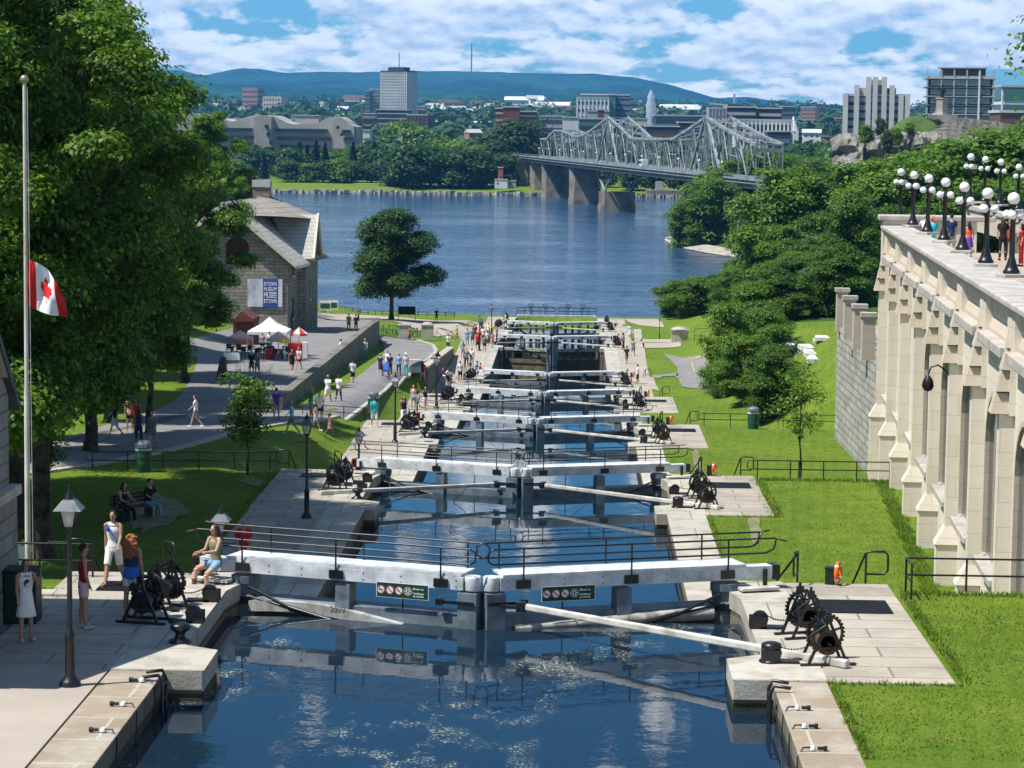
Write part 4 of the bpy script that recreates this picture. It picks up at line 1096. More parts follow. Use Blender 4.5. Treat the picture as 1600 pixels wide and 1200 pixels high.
# ------------------------------------------------------------------ hotel terrace wall on the right
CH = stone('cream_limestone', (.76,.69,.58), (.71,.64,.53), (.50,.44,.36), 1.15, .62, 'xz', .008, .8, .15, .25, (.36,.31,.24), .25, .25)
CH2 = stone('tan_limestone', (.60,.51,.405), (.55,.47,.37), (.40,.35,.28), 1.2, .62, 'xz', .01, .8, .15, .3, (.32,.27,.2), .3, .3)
CAPS = mat('grey_coping_stone', (.47,.43,.38), .85, 0, .15, 1.5, bmp=.3, col2=(.33,.30,.27))
GLS = mat('dark_window_glass', (.02,.03,.045), .08, 0, .2, 1, spec=.8)
TER = stone('terrace_pavers', (.46,.36,.28), (.40,.31,.25), (.50,.42,.35), 3.0, .8, 'xy', .04, .85, .1, .3, (.30,.25,.2), .4, .3)
ANG = math.atan(.0601); NB = 10; SP = 6.68
t = thing('hotel_terrace_building', 'cream stone terrace building with buttresses and parapet along the right lawn', 'building', (wall_x(108), 108.0, -3.5), ANG*-1)
# local frame: +y towards the far corner is -; use a = distance back towards the camera
def wl(a, out, z): return (-out, -a, z)     # local, before rotation
TOPZ = 6.2+3.5; BASE = -4.0
def cbx(mb, a0, a1, o0, o1, z0, z1, m=0):
    return mb.bb(-o1, -o0, -a1, -a0, z0, z1, m)
L_ = NB*SP
mb = MB(); cbx(mb, 0, L_, -14, 0, BASE, 8.3); mb.build('wall', CH, t)
mb = MB(); cbx(mb, -.5, L_, -.95, 0.32, 9.56, 9.75); mb.build('parapet_coping', CAPS, t, bevel=.05)
mb = MB(); cbx(mb, -.3, L_, -.5, .18, 9.46, 9.555); mb.build('moulding', CH, t)
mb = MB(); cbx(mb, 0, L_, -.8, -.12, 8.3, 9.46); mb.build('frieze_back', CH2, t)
mb = MB(); cbx(mb, 0, L_, -13.9, -.8, 8.3, 8.62); mb.build('terrace_floor', TER, t)
for i in range(NB):
    a = .55+i*SP     # buttress position
    w = .52
    # upper pilaster, three-tier cap, shaft, wider base
    mb = MB(); cbx(mb, a-w/2-.06, a+w/2+.06, -.12, .16, 6.9, 9.46); mb.build('pilaster', CH, t)
    def tier(z0, z1, o0_, o1_, w0, w1, nm, m):
        v = []
        for z, o_, ww in ((z0, o0_, w0), (z1, o1_, w1)): v += [(-o_, -(a+ww), z), (0, -(a+ww), z), (0, -(a-ww), z), (-o_, -(a-ww), z)]
        return MB().add(v, [(0,1,2,3),(7,6,5,4),(0,4,5,1),(1,5,6,2),(2,6,7,3),(3,7,4,0)]).build(nm, m, t)
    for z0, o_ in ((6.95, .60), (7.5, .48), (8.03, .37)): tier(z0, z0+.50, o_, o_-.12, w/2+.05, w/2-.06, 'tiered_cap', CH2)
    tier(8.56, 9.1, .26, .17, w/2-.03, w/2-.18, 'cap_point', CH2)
    mb = MB(); cbx(mb, a-w/2+.04, a+w/2-.04, 0, .38, 2.0, 6.95); mb.build('buttress', CH, t)
    mb = MB(); cbx(mb, a-w/2-.04, a+w/2+.04, 0, .62, BASE, 1.45); mb.build('plinth', CH, t)
    tier(1.45, 2.0, .68, .38, w/2+.09, w/2-.04, 'weathering', CH)
    # sunk panel with ribs and sloping sill between buttresses
    if i < NB-1:
        c0, c1 = a+w/2+.5, a+SP-w/2-.5
        for qa, qb in ((a+w/2+.06, c0), (c1, a+SP-w/2-.06)):
            mb = MB(); cbx(mb, qa, qb, -.12, .14, 8.3, 9.46); mb.build('panel_frame', CH, t)
        mb = MB()
        for k in range(15):
            q0 = c0+(c1-c0)*(k+.2)/15; cbx(mb, q0, q0+(c1-c0)/15*.6, -.12, -.03, 8.95, 9.44)
        mb.build('ribs', CH, t)
        mb = MB(); v = []
        for a0 in (c0, c1): v += [(.10, -a0, 8.97), (-.03, -a0, 8.62), (-.03, -a0, 8.5), (.10, -a0, 8.5)]
        mb.add(v, [(0,1,5,4),(1,2,6,5),(0,4,7,3),(3,2,1,0),(4,5,6,7)]); mb.build('sloping_sill', CH2, t)
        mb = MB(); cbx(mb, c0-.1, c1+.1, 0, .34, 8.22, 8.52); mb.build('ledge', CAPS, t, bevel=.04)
        # arched window, lower sill, door panels
        wa, wb = a+w/2+1.25, a+SP-w/2-1.25; mb = MB(); n = 10; mid = (wa+wb)/2; r_ = (wb-wa)/2
        if i >= 3:
            o2 = [(-wb, 2.6), (-wb, 5.6)] + [(-(mid+r_*math.cos(math.pi*k/n)), 5.6+r_*.8*math.sin(math.pi*k/n)) for k in range(1, n)] + [(-wa, 5.6), (-wa, 2.6)]
            wf = MB().slab(o2, 'x', -.012, .02).build('window', GLS, t)
            ring = MB()
            for k in range(len(o2)-1):
                ring.beam((-.05, o2[k][0], o2[k][1]), (-.05, o2[k+1][0], o2[k+1][1]), .14, .16, up=(1, 0, 0))
            ring.beam((-.03, -mid, 2.6), (-.03, -mid, 6.3), .06, .06, up=(1, 0, 0)); ring.build('frame', CH2, wf)
            s_ = MB(); cbx(s_, wa-.1, wb+.1, 0, .34, 2.30, 2.5); s_.build('sill', CAPS, wf, bevel=.03)
        else:
            s_ = MB(); cbx(s_, c0, c1, 0, .22, 2.3, 2.5); s_.build('sill', CAPS, t)
        if i == NB-3:
            mb = MB(); cbx(mb, mid-.8, mid+.8, 0, .03, -3.2, -.1)
            for k in range(5): cbx(mb, mid-.7+k*.3, mid-.6+k*.3, .03, .045, -3.1, -.2)
            mb.build('door', CH2, t)
# far corner pier and return wall
mb = MB(); mb.bb(-.25, 3.8, -.0, .9, BASE, 9.95); mb.build('corner_pier', CH, t)
mb = MB(); mb.bb(-.42, 4.6, -.15, 1.05, 9.955, 10.2); mb.build('pier_coping', CAPS, t, bevel=.05)
# far balustrade of the terrace
for i in range(6):
    x0 = 4.9+i*2.2
    mb = MB(); mb.bb(x0, x0+.4, -.15, .35, 8.6, 9.85); mb.build('baluster_pier', CH2, t)
    mb = MB(); mb.bb(x0+.4, x0+2.2, 0, .22, 8.6, 8.85); mb.bb(x0+.4, x0+2.2, .0, .2, 8.85, 9.5)
    mb.build('balustrade_panel', CH2, t)
    for k in range(2):
        c = x0+.75+k*.9; mb = MB()
        mb.slab([(c+.13*math.cos(2*math.pi*j/12), 9.15+.26*math.sin(2*math.pi*j/12)) for j in range(12)], 'y', -.02, .0); mb.build('oval_opening', flat('oval_shade', (.10,.13,.06), .9), t)
    mb = MB(); mb.bb(x0, x0+2.2, -.1, .32, 9.855, 9.99) if i % 2 == 0 else mb.bb(x0, x0+2.2, -.1, .32, 9.853, 9.99); mb.build('balustrade_rail', CAPS, t)
# gooseneck lantern on the wall
mb = MB()
g = thing('wall_lantern', 'black gooseneck lantern bracketed to the cream wall', 'wall lamp', (wall_x(77)-.72, 77.2, 2.35), -ANG)
MB().tube([(.7, .0, .25), (.55, 0, .55), (.3, 0, .72), (.08, 0, .65), (0, 0, .4)], .03, 6).build('bracket', BLACK, g); MB().lathe([(.03, .42), (.15, .25), (.19, .05), (.12, -.08), (.02, -.12)], 10).build('shade', BLACK, g)
# terrace lamps with white globes
GLB = mat('white_globe', (.82,.82,.80), .25, 0, .02, 3, spec=.5)
def globe_lamp():
    t = thing('globe_lamp', 'x', 'globe lamp')
    MB().bb(-.34, .34, -.34, .34, 0, .10).build('plinth', CAPS, t, bevel=.02)
    MB().lathe([(.24, .10), (.24, .18), (.20, .22), (.17, .30), (.13, .42), (.11, .5), (.085, .55), (.075, 1.62), (.11, 1.66), (.07, 1.72), (.05, 1.95), (.09, 2.0), (.07, 2.06)], 14).build('post', BLACK, t)
    for a in range(3):
        an = a*2*math.pi/3+.5; c, s_ = math.cos(an), math.sin(an)
        MB().tube([(0, 0, 1.5), (.14*c, .14*s_, 1.52), (.22*c, .22*s_, 1.60)], .022, 6).lathe([(.05, 1.60), (.07, 1.64)], 8, (.22*c, .22*s_, 0)).build('arm', BLACK, t)
        MB().ball((.22*c, .22*s_, 1.76), .135, 14, k=10).build('globe', GLB, t)
    MB().ball((0, 0, 2.22), .175, 16, k=12).build('top_globe', GLB, t)
    return t
gl0 = globe_lamp(); G3 = 'white globe lamps on the terrace'
xs = [(1406,342),(1426,352),(1449,363),(1475,376),(1504,392),(1540,413),(1580,430)]
on_ = ['first', 'second', 'third', 'fourth', 'fifth', 'sixth', 'seventh']
for i, (px, py) in enumerate(xs):
    x, y, z = at_z(px, py+3, 6.25)
    o = gl0 if i == 0 else dup(gl0, (0, 0, 0)); o.location = (x, y, 6.25); o.rotation_euler.z = .3*i; o['group'] = G3
    o['label'] = f'white globe lamp on the near parapet, {on_[i]} counting from the far corner'
for i, (px, py, zt) in enumerate([(1515,318,246),(1538,318,250),(1562,322,254),(1590,330,262)]):
    Y = 2.4*F_PX/ (py-zt); Y = 130+i*-4
    x, _, z = at_y(px, py, Y); o = dup(gl0, (x, Y, z), i*.4, scale=1.08*(py-zt)*Y/F_PX/2.4); o['group'] = G3
    o['label'] = f'white globe lamp on the far terrace balustrade, {on_[i]} from the left'
# upper far balustrade on which those lamps stand
t = thing('stone_balustrade', 'far stone balustrade of the terrace under the distant globe lamps', 'balustrade', at_y(1512, 330, 132))
a = Vector(at_y(1512, 322, 131)); b = Vector(at_y(1620, 348, 117)); a2 = a-Vector((0, 0, 1.2)); b2 = b-Vector((0, 0, 1.2))
MB().beam(a, b, .5, .2).build('rail', CAPS, t, world=True); MB().beam((a+a2)/2, (b+b2)/2, .3, 1.1).build('panel', CH2, t, world=True)
# rough retaining wall with stone posts
RGH = stone('rough_faced_stone', (.60,.57,.52), (.42,.40,.37), (.22,.21,.19), .8, .38, 'xz', .03, .9, 1.0, .3, (.12,.11,.1), 1.2, 1.0)
t = thing('rough_stone_wall', 'high rough-faced grey retaining wall behind the hotel terrace', 'wall', (16.2, 132, -6.2))
X0 = at_y(1306, 600, 133)[0]
MB().prism([(X0, 133), (X0+.2, 108.6), (30, 108.6), (30, 133)], -9, [at_y(1306, 505, 133)[2], at_y(1356, 570, 108)[2], -1, 0]).build('wall_face', RGH, t, world=True)
for i, (px, pt, pb) in enumerate([(1315,450,488),(1327,462,500),(1342,475,515),(1356,488,530)]):
    Y = 132-i*6; x, _, z = at_y(px, pb+12, Y); zt = at_y(px, pt, Y)[2]
    MB().bb(x-.30, x+.30, Y-.26, Y+.26, z-.6, zt-.2).build('stone_post', CH2, t, world=True)
    MB().bb(x-.38, x+.38, Y-.34, Y+.34, zt-.2, zt).build('post_cap', CAPS, t, world=True)
    if i: MB().beam((x, Y, zt-.5), (px_, Y_, z_-.5), .06, .06).build('rail', BLACK, t, world=True)
    px_, Y_, z_ = x, Y, zt
# ruin walls
RU = mat('white_rubble', (.62,.60,.55), .9, 0, .2, 1.5, bmp=.8, bs=4)
t = thing('ruin_foundation', 'low L-shaped foundation of white rubble on the right slope', 'ruin', on_ground(1240, 545))
pts = [on_ground(1290,531),(0,0,0),on_ground(1231,531),on_ground(1246,550),on_ground(1272,566)]
rr = random.Random(2)
for a, b, nm in ((pts[0], pts[2], 'back_wall'), (pts[2], pts[4], 'side_wall')):
    mb = MB(); n = 22
    for i in range(n):
        u = (i+.5)/n; x = a[0]+(b[0]-a[0])*u; y = a[1]+(b[1]-a[1])*u
        mb.box((x, y, hgt(x, y)+.04), (rr.uniform(.9, 1.4), rr.uniform(1.3, 2.2), rr.uniform(.22, .36)), rr.uniform(-.15, .15)) if nm == 'back_wall' else mb.box((x, y, hgt(x, y)+.04), (rr.uniform(.7, 1.1), rr.uniform(2.2, 3.2), rr.uniform(.22, .36)), rr.uniform(-.1, .1))
    mb.build(nm, RU, t, world=True)
# gate pillar with pipe rail
t = thing('gate_pillar', 'squat white stone pillar with rounded cap by the right lawn', 'pillar', on_ground(1062, 534))
MB().bb(-.95, .95, -.6, .6, -.3, 1.25).build('shaft', COPE, t); MB().bb(-1.05, 1.05, -.7, .7, 1.25, 1.42).lathe([(.95, 1.42), (.8, 1.6), (.3, 1.72)], 12).build('cap', COPE, t)
x, y, z = on_ground(1085, 534); fence((x, y, z), (x+4.2, y, z+.3), 3, 'pale pipe fence running right from the squat pillar', h=1.3, mid=.6, m=GRM)
# ------------------------------------------------------------------ stone museum (warehouse) on the left
MST = stone('museum_limestone', (.42,.385,.32), (.29,.27,.225), (.20,.185,.15), .95, .34, 'xz', .03, .9, .8, .45, (.12,.11,.09), .6, 1.0)
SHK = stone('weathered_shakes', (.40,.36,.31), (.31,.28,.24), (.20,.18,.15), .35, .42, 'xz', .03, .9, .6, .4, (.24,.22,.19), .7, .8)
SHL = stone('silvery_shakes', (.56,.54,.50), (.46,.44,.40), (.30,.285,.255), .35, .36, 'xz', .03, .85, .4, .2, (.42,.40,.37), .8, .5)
CRM = mat('cream_trim_paint', (.66,.60,.48), .6, 0, .1, 3)
MY = 236.0; MZ = -10.4
# corner nearest the camera at px (449,..), front gable faces the locks' head, right wall recedes
cx0 = at_y(449, 520, MY)[0]; XL = at_y(300, 520, MY)[0]
YB = MY+15.5; XRr = at_y(496, 505, YB)[0]
eave = at_y(449, 402, MY)[2]; apexX = at_y(352, 318, MY)[0]; apexZ = at_y(352, 318, MY)[2]
t = thing('stone_museum', 'grey stone museum with steep shingled roofs, chimney and blue banner', 'building', (cx0, MY, MZ))
w2 = cx0-apexX; XL = apexX-w2*1.0
sh = XRr-cx0     # slight skew of the long side
def sk(x, y): return x + sh*(y-MY)/15.5
mb = MB(); g0 = [(XL, MZ-3), (cx0, MZ-3), (cx0, eave), (apexX, apexZ-.5), (XL, eave)]
n = 5; vs = [(sk(x, MY), MY, z) for x, z in g0] + [(sk(x, YB), YB, z) for x, z in g0]
mb.add(vs, [tuple(range(5))[::-1], (5,6,7,8,9)] + [(i, (i+1) % 5, (i+1) % 5+5, i+5) for i in (0,1,2,3,4)])
mb.build('wall', MST, t, world=True)
# main roof slopes with barge boards
def slope(name, pts, th, m):
    a, b, c = Vector(pts[0]), Vector(pts[1]), Vector(pts[2]); nrm = (b-a).cross(c-a).normalized()*th
    if nrm.z < 0: nrm = -nrm
    k = len(pts); vs = [Vector(p) for p in pts]+[Vector(p)+nrm for p in pts]
    mb = MB().add(vs, [tuple(range(k))[::-1], tuple(range(k, 2*k))] + [(i, (i+1) % k, (i+1) % k+k, i+k) for i in range(k)])
    return mb.build(name, m, t, world=True)
ov = .9; run = w2+1.0; dz = (apexZ-eave)/w2; Yf, Yk = MY-ov, YB+.6
eR = (cx0+1.0, eave-dz*1.0); 
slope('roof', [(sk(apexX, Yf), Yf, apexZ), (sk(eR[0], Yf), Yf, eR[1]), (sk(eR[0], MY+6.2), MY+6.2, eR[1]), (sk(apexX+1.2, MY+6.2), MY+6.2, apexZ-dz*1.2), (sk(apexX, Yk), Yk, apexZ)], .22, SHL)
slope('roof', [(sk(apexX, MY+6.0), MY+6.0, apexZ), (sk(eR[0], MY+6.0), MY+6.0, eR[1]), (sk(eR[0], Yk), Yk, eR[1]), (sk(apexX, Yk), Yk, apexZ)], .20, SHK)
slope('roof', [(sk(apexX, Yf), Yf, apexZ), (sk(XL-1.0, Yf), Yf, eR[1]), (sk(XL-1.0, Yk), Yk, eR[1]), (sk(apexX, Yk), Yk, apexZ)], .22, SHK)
# rear taller hipped block
RX0, RX1 = at_y(345, 330, YB)[0], at_y(470, 330, YB)[0]; zt = at_y(412, 312, YB)[2]
rp = at_y(415, 306, YB+3)
mb = MB(); b4 = [(at_y(330, 330, MY+7)[0], MY+7, at_y(330, 334, MY+7)[2]), (at_y(455, 345, MY+7)[0], MY+7, at_y(455, 338, MY+7)[2]), (at_y(498, 345, YB+5)[0], YB+5, at_y(498, 342, YB+5)[2]), (at_y(352, 318, YB+5)[0], YB+5, at_y(352, 318, YB+5)[2])]
r1 = at_y(352, 318, MY+6); r2 = at_y(417, 304, YB-1)
mb.add([r1, r2, at_y(497, 338, YB-2), at_y(493, 342, MY+9), at_y(437, 338, MY+4), at_y(372, 336, MY+2), (XL, YB, apexZ-3)], [(0,5,4,1), (1,4,3,2), (0,1,6)]); mb.build('roof', SHK, t, world=True)
# cross gable with its own little roof on the right side
gz0 = at_y(470, 400, MY+8)[2]
gx = XRr; gy0, gy1 = MY+5.4, MY+12.4; gmid = (gy0+gy1)/2; gap = at_y(492, 337, gmid)[2]; gx1 = at_y(492, 337, gmid)[0]
wxx = gx1-.5
mb = MB(); o5 = [(gy0, MZ-3), (gy1, MZ-3), (gy1, eave+.2), (gmid, gap-.3), (gy0, eave+.2)]
mb.slab(o5, 'x', cx0-3, wxx); mb.build('gable_wing', MST, t, world=True)
bx_ = at_y(420, 337, gmid-2)
for yy in (gy0-.6, gy1+.6):
    slope('gable_roof', [(gx1+.3, gmid, gap), (gx1+.3, yy, eave-.5), (cx0-.2, yy, eave-.5+.0), (bx_[0], gmid, gap)], .2, SHL)
    MB().beam((gx1+.32, gmid, gap+.1), (gx1+.32, yy, eave-.45), .2, .45).build('barge_board', CRM, t, world=True)
MB().beam((apexX, Yf-.05, apexZ+.05), (eR[0], Yf-.05, eR[1]+.05), .14, .42).build('barge_board', CRM, t, world=True)
MB().beam((apexX, Yf-.05, apexZ+.05), (XL-1, Yf-.05, eR[1]+.05), .14, .42).build('barge_board', CRM, t, world=True)
MB().beam((eR[0]+.05, Yf, eR[1]-.05), (sk(eR[0], gy0)+.05, gy0-.3, eR[1]-.05), .3, .3).build('eaves_gutter', CRM, t, world=True)
# chimney
c0 = at_y(411, 306, YB-2); ctop = at_y(411, 281, YB-2)[2]; cm = at_y(411, 292, YB-2)[2]
MB().bb(c0[0]-.95, c0[0]+.75, YB-2.8, YB-1.2, c0[2]-3, cm).build('chimney', MST, t, world=True)
MB().bb(c0[0]-1.0, c0[0]+.8, YB-2.9, YB-1.1, cm, ctop).build('chimney_cap', mat('lead_flashing', (.50,.50,.48), .5, 0, .05, 3), t, world=True)
DKW = flat('dark_opening', (.012,.012,.014), .3)
for pts_ in ((0.22, 5.9, 1.1), (.22, 2.3, 1.5), (.62, 5.9, 1.2), (.62, 2.9, 1.3), (.62, -.4, 1.2)):
    pass
for yy, z, h, w_ in ((MY+3.0, eave-1.9, 1.3, .5), (MY+3.0, eave-6.0, 1.9, .55), (gmid+.6, eave-.6, 1.4, .55), (gmid+.6, eave-4.6, 1.9, .6)):
    xx = (sk(cx0, yy) if yy < gy0 else wxx)+.02
    f = MB().bb(xx-.1, xx, yy-w_, yy+w_, z, z+h).build('window', DKW, t, world=True)
    MB().bb(xx-.05, xx+.07, yy-w_-.12, yy+w_+.12, z-.2, z).build('sill', CRM, f)
    f.children[0].location = (-t.location.x, -t.location.y, -t.location.z)
for yy in (MY+2.2, MY+4.0, gmid-.9, gmid+1.4):
    xx = (sk(cx0, yy) if yy < gy0 else wxx)+.03
    MB().slab([(yy-.45, MZ-.2), (yy+.45, MZ-.2), (yy+.45, MZ+2.1), (yy, MZ+2.7), (yy-.45, MZ+2.1)], 'x', xx-.1, xx).build('door', DKW if yy < MY+3 else MST, t, world=True)
# round-headed dark window in the gable
c = at_y(371, 385, MY); mb = MB(); k = 12
mb.slab([(c[0]-1.1, c[2]-1.7), (c[0]+1.1, c[2]-1.7)] + [(c[0]+1.1*math.cos(math.pi*j/k), c[2]+.9*math.sin(math.pi*j/k)) for j in range(k+1)], 'y', MY-.04, MY+.1)
mb.build('window', mat('dark_red_shutter', (.06,.015,.012), .5), t, world=True)
# banner
BLUE = flat('banner_blue', (.035,.09,.38), .5)
bn = bpy.data.materials.new('banner_photo'); _t = nt(bn); _g = node(_t, 'ShaderNodeNewGeometry').outputs['Position']
finish(_t, ramp(_t, noise(_t, mapping(_t, _g, scale=(1, 1, .7)), .9, 6, .7), [(.35, (.30,.33,.42)), (.5, (.62,.62,.66)), (.62, (.70,.68,.72)), (.75, (.30,.22,.28))]), .5)
a = at_y(387, 479, MY); b = at_y(441.5, 436, MY)
bo = MB().bb(a[0], b[0], MY-.16, MY-.1, a[2], b[2]).build('banner', [bn]); tag(bo, 'photo banner with a blue panel reading BYTOWN MUSEUM MUSEE BYTOWN', 'banner')
bo.data.transform(Matrix.Translation((-a[0], -MY, -a[2]))); bo.location = (a[0], MY, a[2])
Wd, Hd = b[0]-a[0], b[2]-a[2]
f0 = (at_y(411, 450, MY)[0]-a[0]); f1 = at_y(434.5, 450, MY)[0]-a[0]
MB().bb(f0, f1, -.18, -.165, .0, Hd).build('blue_panel', BLUE, bo)
mt0 = Matrix(((1,0,0,0),(0,0,-1,0),(0,1,0,0),(0,0,0,1)))
pw = (f1-f0)*.84
for tx, zz, sz in (('BYTOWN', .745, .30), ('MUSEUM', .565, .30), ('MUSEE', .325, .38), ('BYTOWN', .135, .32)):
    o = text_mesh(tx, 1.0, 'lettering', WSIGN, bo, None, bold=.015, extrude=.01)
    vs = np.array([v.co[:] for v in o.data.vertices]); w_ = vs[:, 0].max()-vs[:, 0].min(); h_ = vs[:, 1].max()-vs[:, 1].min()
    o.data.transform(Matrix.Translation((f0+(f1-f0)*.08, -.2, zz*Hd)) @ mt0 @ Matrix.Diagonal((pw/w_, Hd*.155*(sz/.32)/h_, 1, 1)) @ Matrix.Translation((-vs[:, 0].min(), -vs[:, 1].min(), 0)))
MB().bb(f0+(f1-f0)*.08, f0+(f1-f0)*.92, -.2, -.18, Hd*.51, Hd*.525).build('lettering_rule', WSIGN, bo)

# ------------------------------------------------------------------ retaining wall between the road and the path
RW = stone('retaining_wall_stone', (.26,.24,.20), (.19,.18,.15), (.10,.09,.08), 1.3, .5, 'xz', .02, .9, .6, .5, (.08,.075,.06), .5, .8)
mb = MB(); top = [(415,632),(440,616),(465,600),(500,572),(530,546),(555,524),(582,504)]; 
tp = []
for i, Y in enumerate(np.linspace(141, 250, 12)):
    x = ret_x(Y); zlo = lerp(Y, LSy, LSz); zup = lerp(Y, PUy, PUz); tp.append((x, Y, zlo-1.2, max(zup, zlo)+.75+.25*(i/11)))
for (x0, y0, a0, b0), (x1, y1, a1, b1) in zip(tp, tp[1:]):
    mb.add([(x0+.25,y0,a0),(x0+.25,y0,b0),(x0-.35,y0,b0),(x0-.35,y0,a0),(x1+.25,y1,a1),(x1+.25,y1,b1),(x1-.35,y1,b1),(x1-.35,y1,a1)], [(0,1,5,4),(1,2,6,5),(2,3,7,6)])
x, y, a_, b_ = tp[-1]; mb.add([(x+.25,y,a_),(x+.25,y,b_),(x-.35,y,b_),(x-.35,y,a_)], [(3,2,1,0)]); x, y, a_, b_ = tp[0]; mb.add([(x+.25,y,a_),(x+.25,y,b_),(x-.35,y,b_),(x-.35,y,a_)], [(0,1,2,3)])
o = MB(); o = mb.build('retaining_wall', RW); tag(o, 'long sloping stone retaining wall between the museum road and the lower path', 'wall')
# low wall with people beside the fourth gate
lw_ = [(-9.55, y, lerp(y, LSy, LSz)) for y in np.linspace(199, 242, 8)]; w = MB()
for a, b in zip(lw_, lw_[1:]): w.add([(x, y, z) for (x, y, zz) in (a, b) for (x, z) in ((-10.15, -13), (-9.55, -13), (-9.55, zz+.05), (-10.15, zz+.05))], [(0,1,5,4),(1,2,6,5),(2,3,7,6),(0,3,2,1),(4,5,6,7)])
w = w.build('low_wall', RW); tag(w, 'low stone wall below the lawn left of the fourth gate', 'wall')
w = MB()
for a, b in zip(lw_, lw_[1:]): w.beam((-9.85, a[1], a[2]+.12), (-9.85, b[1], b[2]+.12), .70, .14)
w = w.build('wall_coping', COPE); w.parent = bpy.data.objects['low_wall']

# ------------------------------------------------------------------ cafe: tent, umbrellas, shed, tables
TENT = mat('white_tent_canvas', (.80,.80,.78), .7, 0, .03, 2); PEACH = mat('peach_umbrella_canvas', (.72,.47,.36), .8, 0, .1, 2)
RED = mat('red_canvas', (.62,.05,.035), .6, 0, .1, 2); YLW = mat('yellow_canvas', (.80,.55,.04), .6, 0, .1, 2)
SHED = mat('dark_red_boards', (.16,.05,.035), .8, 0, .2, 2)
def gpt(px, py): return Vector(on_ground(px, py))
p = gpt(421, 548); D = p.y; hh = lambda py: at_y(421, py, D)[2]
t = thing('market_tent', 'white peaked canopy tent over the cafe counter', 'tent', p)
u = D/F_PX; W2 = 31*u; ev = hh(516)-p.z; ap = hh(495)-p.z
v = [(-W2,-W2,ev),(W2,-W2,ev),(W2,W2,ev),(-W2,W2,ev),(0,0,ap)]; v2 = [(a*1,b*1,c-.25) for a, b, c in v[:4]]
mid = [(x*.42, y*.42, ev+(ap-ev)*.46) for x, y, z in v[:4]]
MB().add(v[:4]+mid+[v[4]]+v2, [(0,1,5,4),(1,2,6,5),(2,3,7,6),(3,0,4,7),(4,5,8),(5,6,8),(6,7,8),(7,4,8),(0,9,10,1),(1,10,11,2),(2,11,12,3),(3,12,9,0)]).build('canopy', TENT, t)
for x, y, z in v[:4]: MB().tube([(x*.97, y*.97, 0), (x*.97, y*.97, ev)], .05, 6).build('leg', GREY, t)
def umbrella(px, pyb, pyt, pye, hw, mats, label, name='parasol'):
    p = gpt(px, pyb); u = p.y/F_PX; t = thing(name, label, 'umbrella', p, group=None)
    ze = at_y(px, pye, p.y)[2]-p.z; zt = at_y(px, pyt, p.y)[2]-p.z; r_ = hw*u; n = 8; mb = MB()
    vs = [(0, 0, zt)]+[(r_*math.cos(2*math.pi*i/n+.2), r_*math.sin(2*math.pi*i/n+.2), ze) for i in range(n)]+[(r_*math.cos(2*math.pi*i/n+.2), r_*math.sin(2*math.pi*i/n+.2), ze-.15) for i in range(n)]
    for i in range(n):
        mb.add([vs[0], vs[1+i], vs[1+(i+1) % n], vs[9+i], vs[9+(i+1) % n]], [(0,1,2),(1,3,4,2)], i % len(mats))
    mb.build('canopy', mats, t); MB().tube([(0, 0, 0), (0, 0, zt)], .035, 6).build('pole', WSIGN, t)
    return t
umbrella(375, 553, 516, 527, 19, [PEACH], 'peach cafe umbrella at the left, in front of the red shed')
umbrella(435, 558, 517, 530, 18, [PEACH], 'peach cafe umbrella in front of the white tent')
umbrella(467, 562, 511, 521, 14.5, [RED, WSIGN], 'red and white panelled umbrella above the drinks cart')
umbrella(445, 565, 528, 533, 8, [YLW], 'small yellow umbrella over a cafe table')
p = gpt(380, 540); t = thing('red_shed', 'dark red wooden shed behind the cafe umbrellas', 'shed', p); u = p.y/F_PX
MB().bb(-16*u, 17*u, 0, 3.5, -.5, 2.1).build('walls', SHED, t); MB().slab([(-17*u, 2.1), (18*u, 2.1), (16*u, 2.3), (-2*u, 3.0)], 'y', -.3, 3.8).build('roof', SHED, t)
t = thing('drinks_cart', 'red drinks cart under the red and white umbrella', 'cart', gpt(461, 560)); MB().bb(-.55, .55, -.35, .35, .15, 1.25).build('body', RED, t, bevel=.04); MB().bb(.58, 1.0, -.3, .3, 0, 1.3).build('cooler', WSIGN, t)
for sx_ in (-.4, .4): MB().tube([(sx_, -.4, .17), (sx_, .4, .17)], .17, 10).build('wheel', BLACK, t)
t = thing('drinks_cooler', 'small red cooler bin in front of the cafe tables', 'cooler', gpt(422, 562)); MB().lathe([(.38, 0), (.42, .9), (.36, .95)], 12).build('body', RED, t); MB().lathe([(.37, .95), (.3, 1.1)], 12).build('lid', BLACK, t)
def sign_board(px, pb, pt, hw, m, label, legs=True):
    p = gpt(px, pb); u = p.y/F_PX; z1 = at_y(px, pt, p.y)[2]-p.z; z0 = z1*.35
    t = thing('notice_board', label, 'notice board', p); MB().bb(-hw*u, hw*u, -.04, .04, z0, z1).build('panel', m, t)
    for s_ in (-1, 1): MB().bb(s_*hw*u*.6-.04, s_*hw*u*.6+.04, .045, .12, -.2, z1-.1).build('leg', BLACK, t)
sign_board(362, 569, 551, 12.5, WSIGN, 'white panel on two legs in front of the cafe'); sign_board(394, 640, 618, 7, flat('pale_yellow_panel', (.72,.68,.28)), 'pale yellow notice board by the twiggy shrub')
TB = flat('dark_metal_furniture', (.03,.03,.032), .4)
ct = None
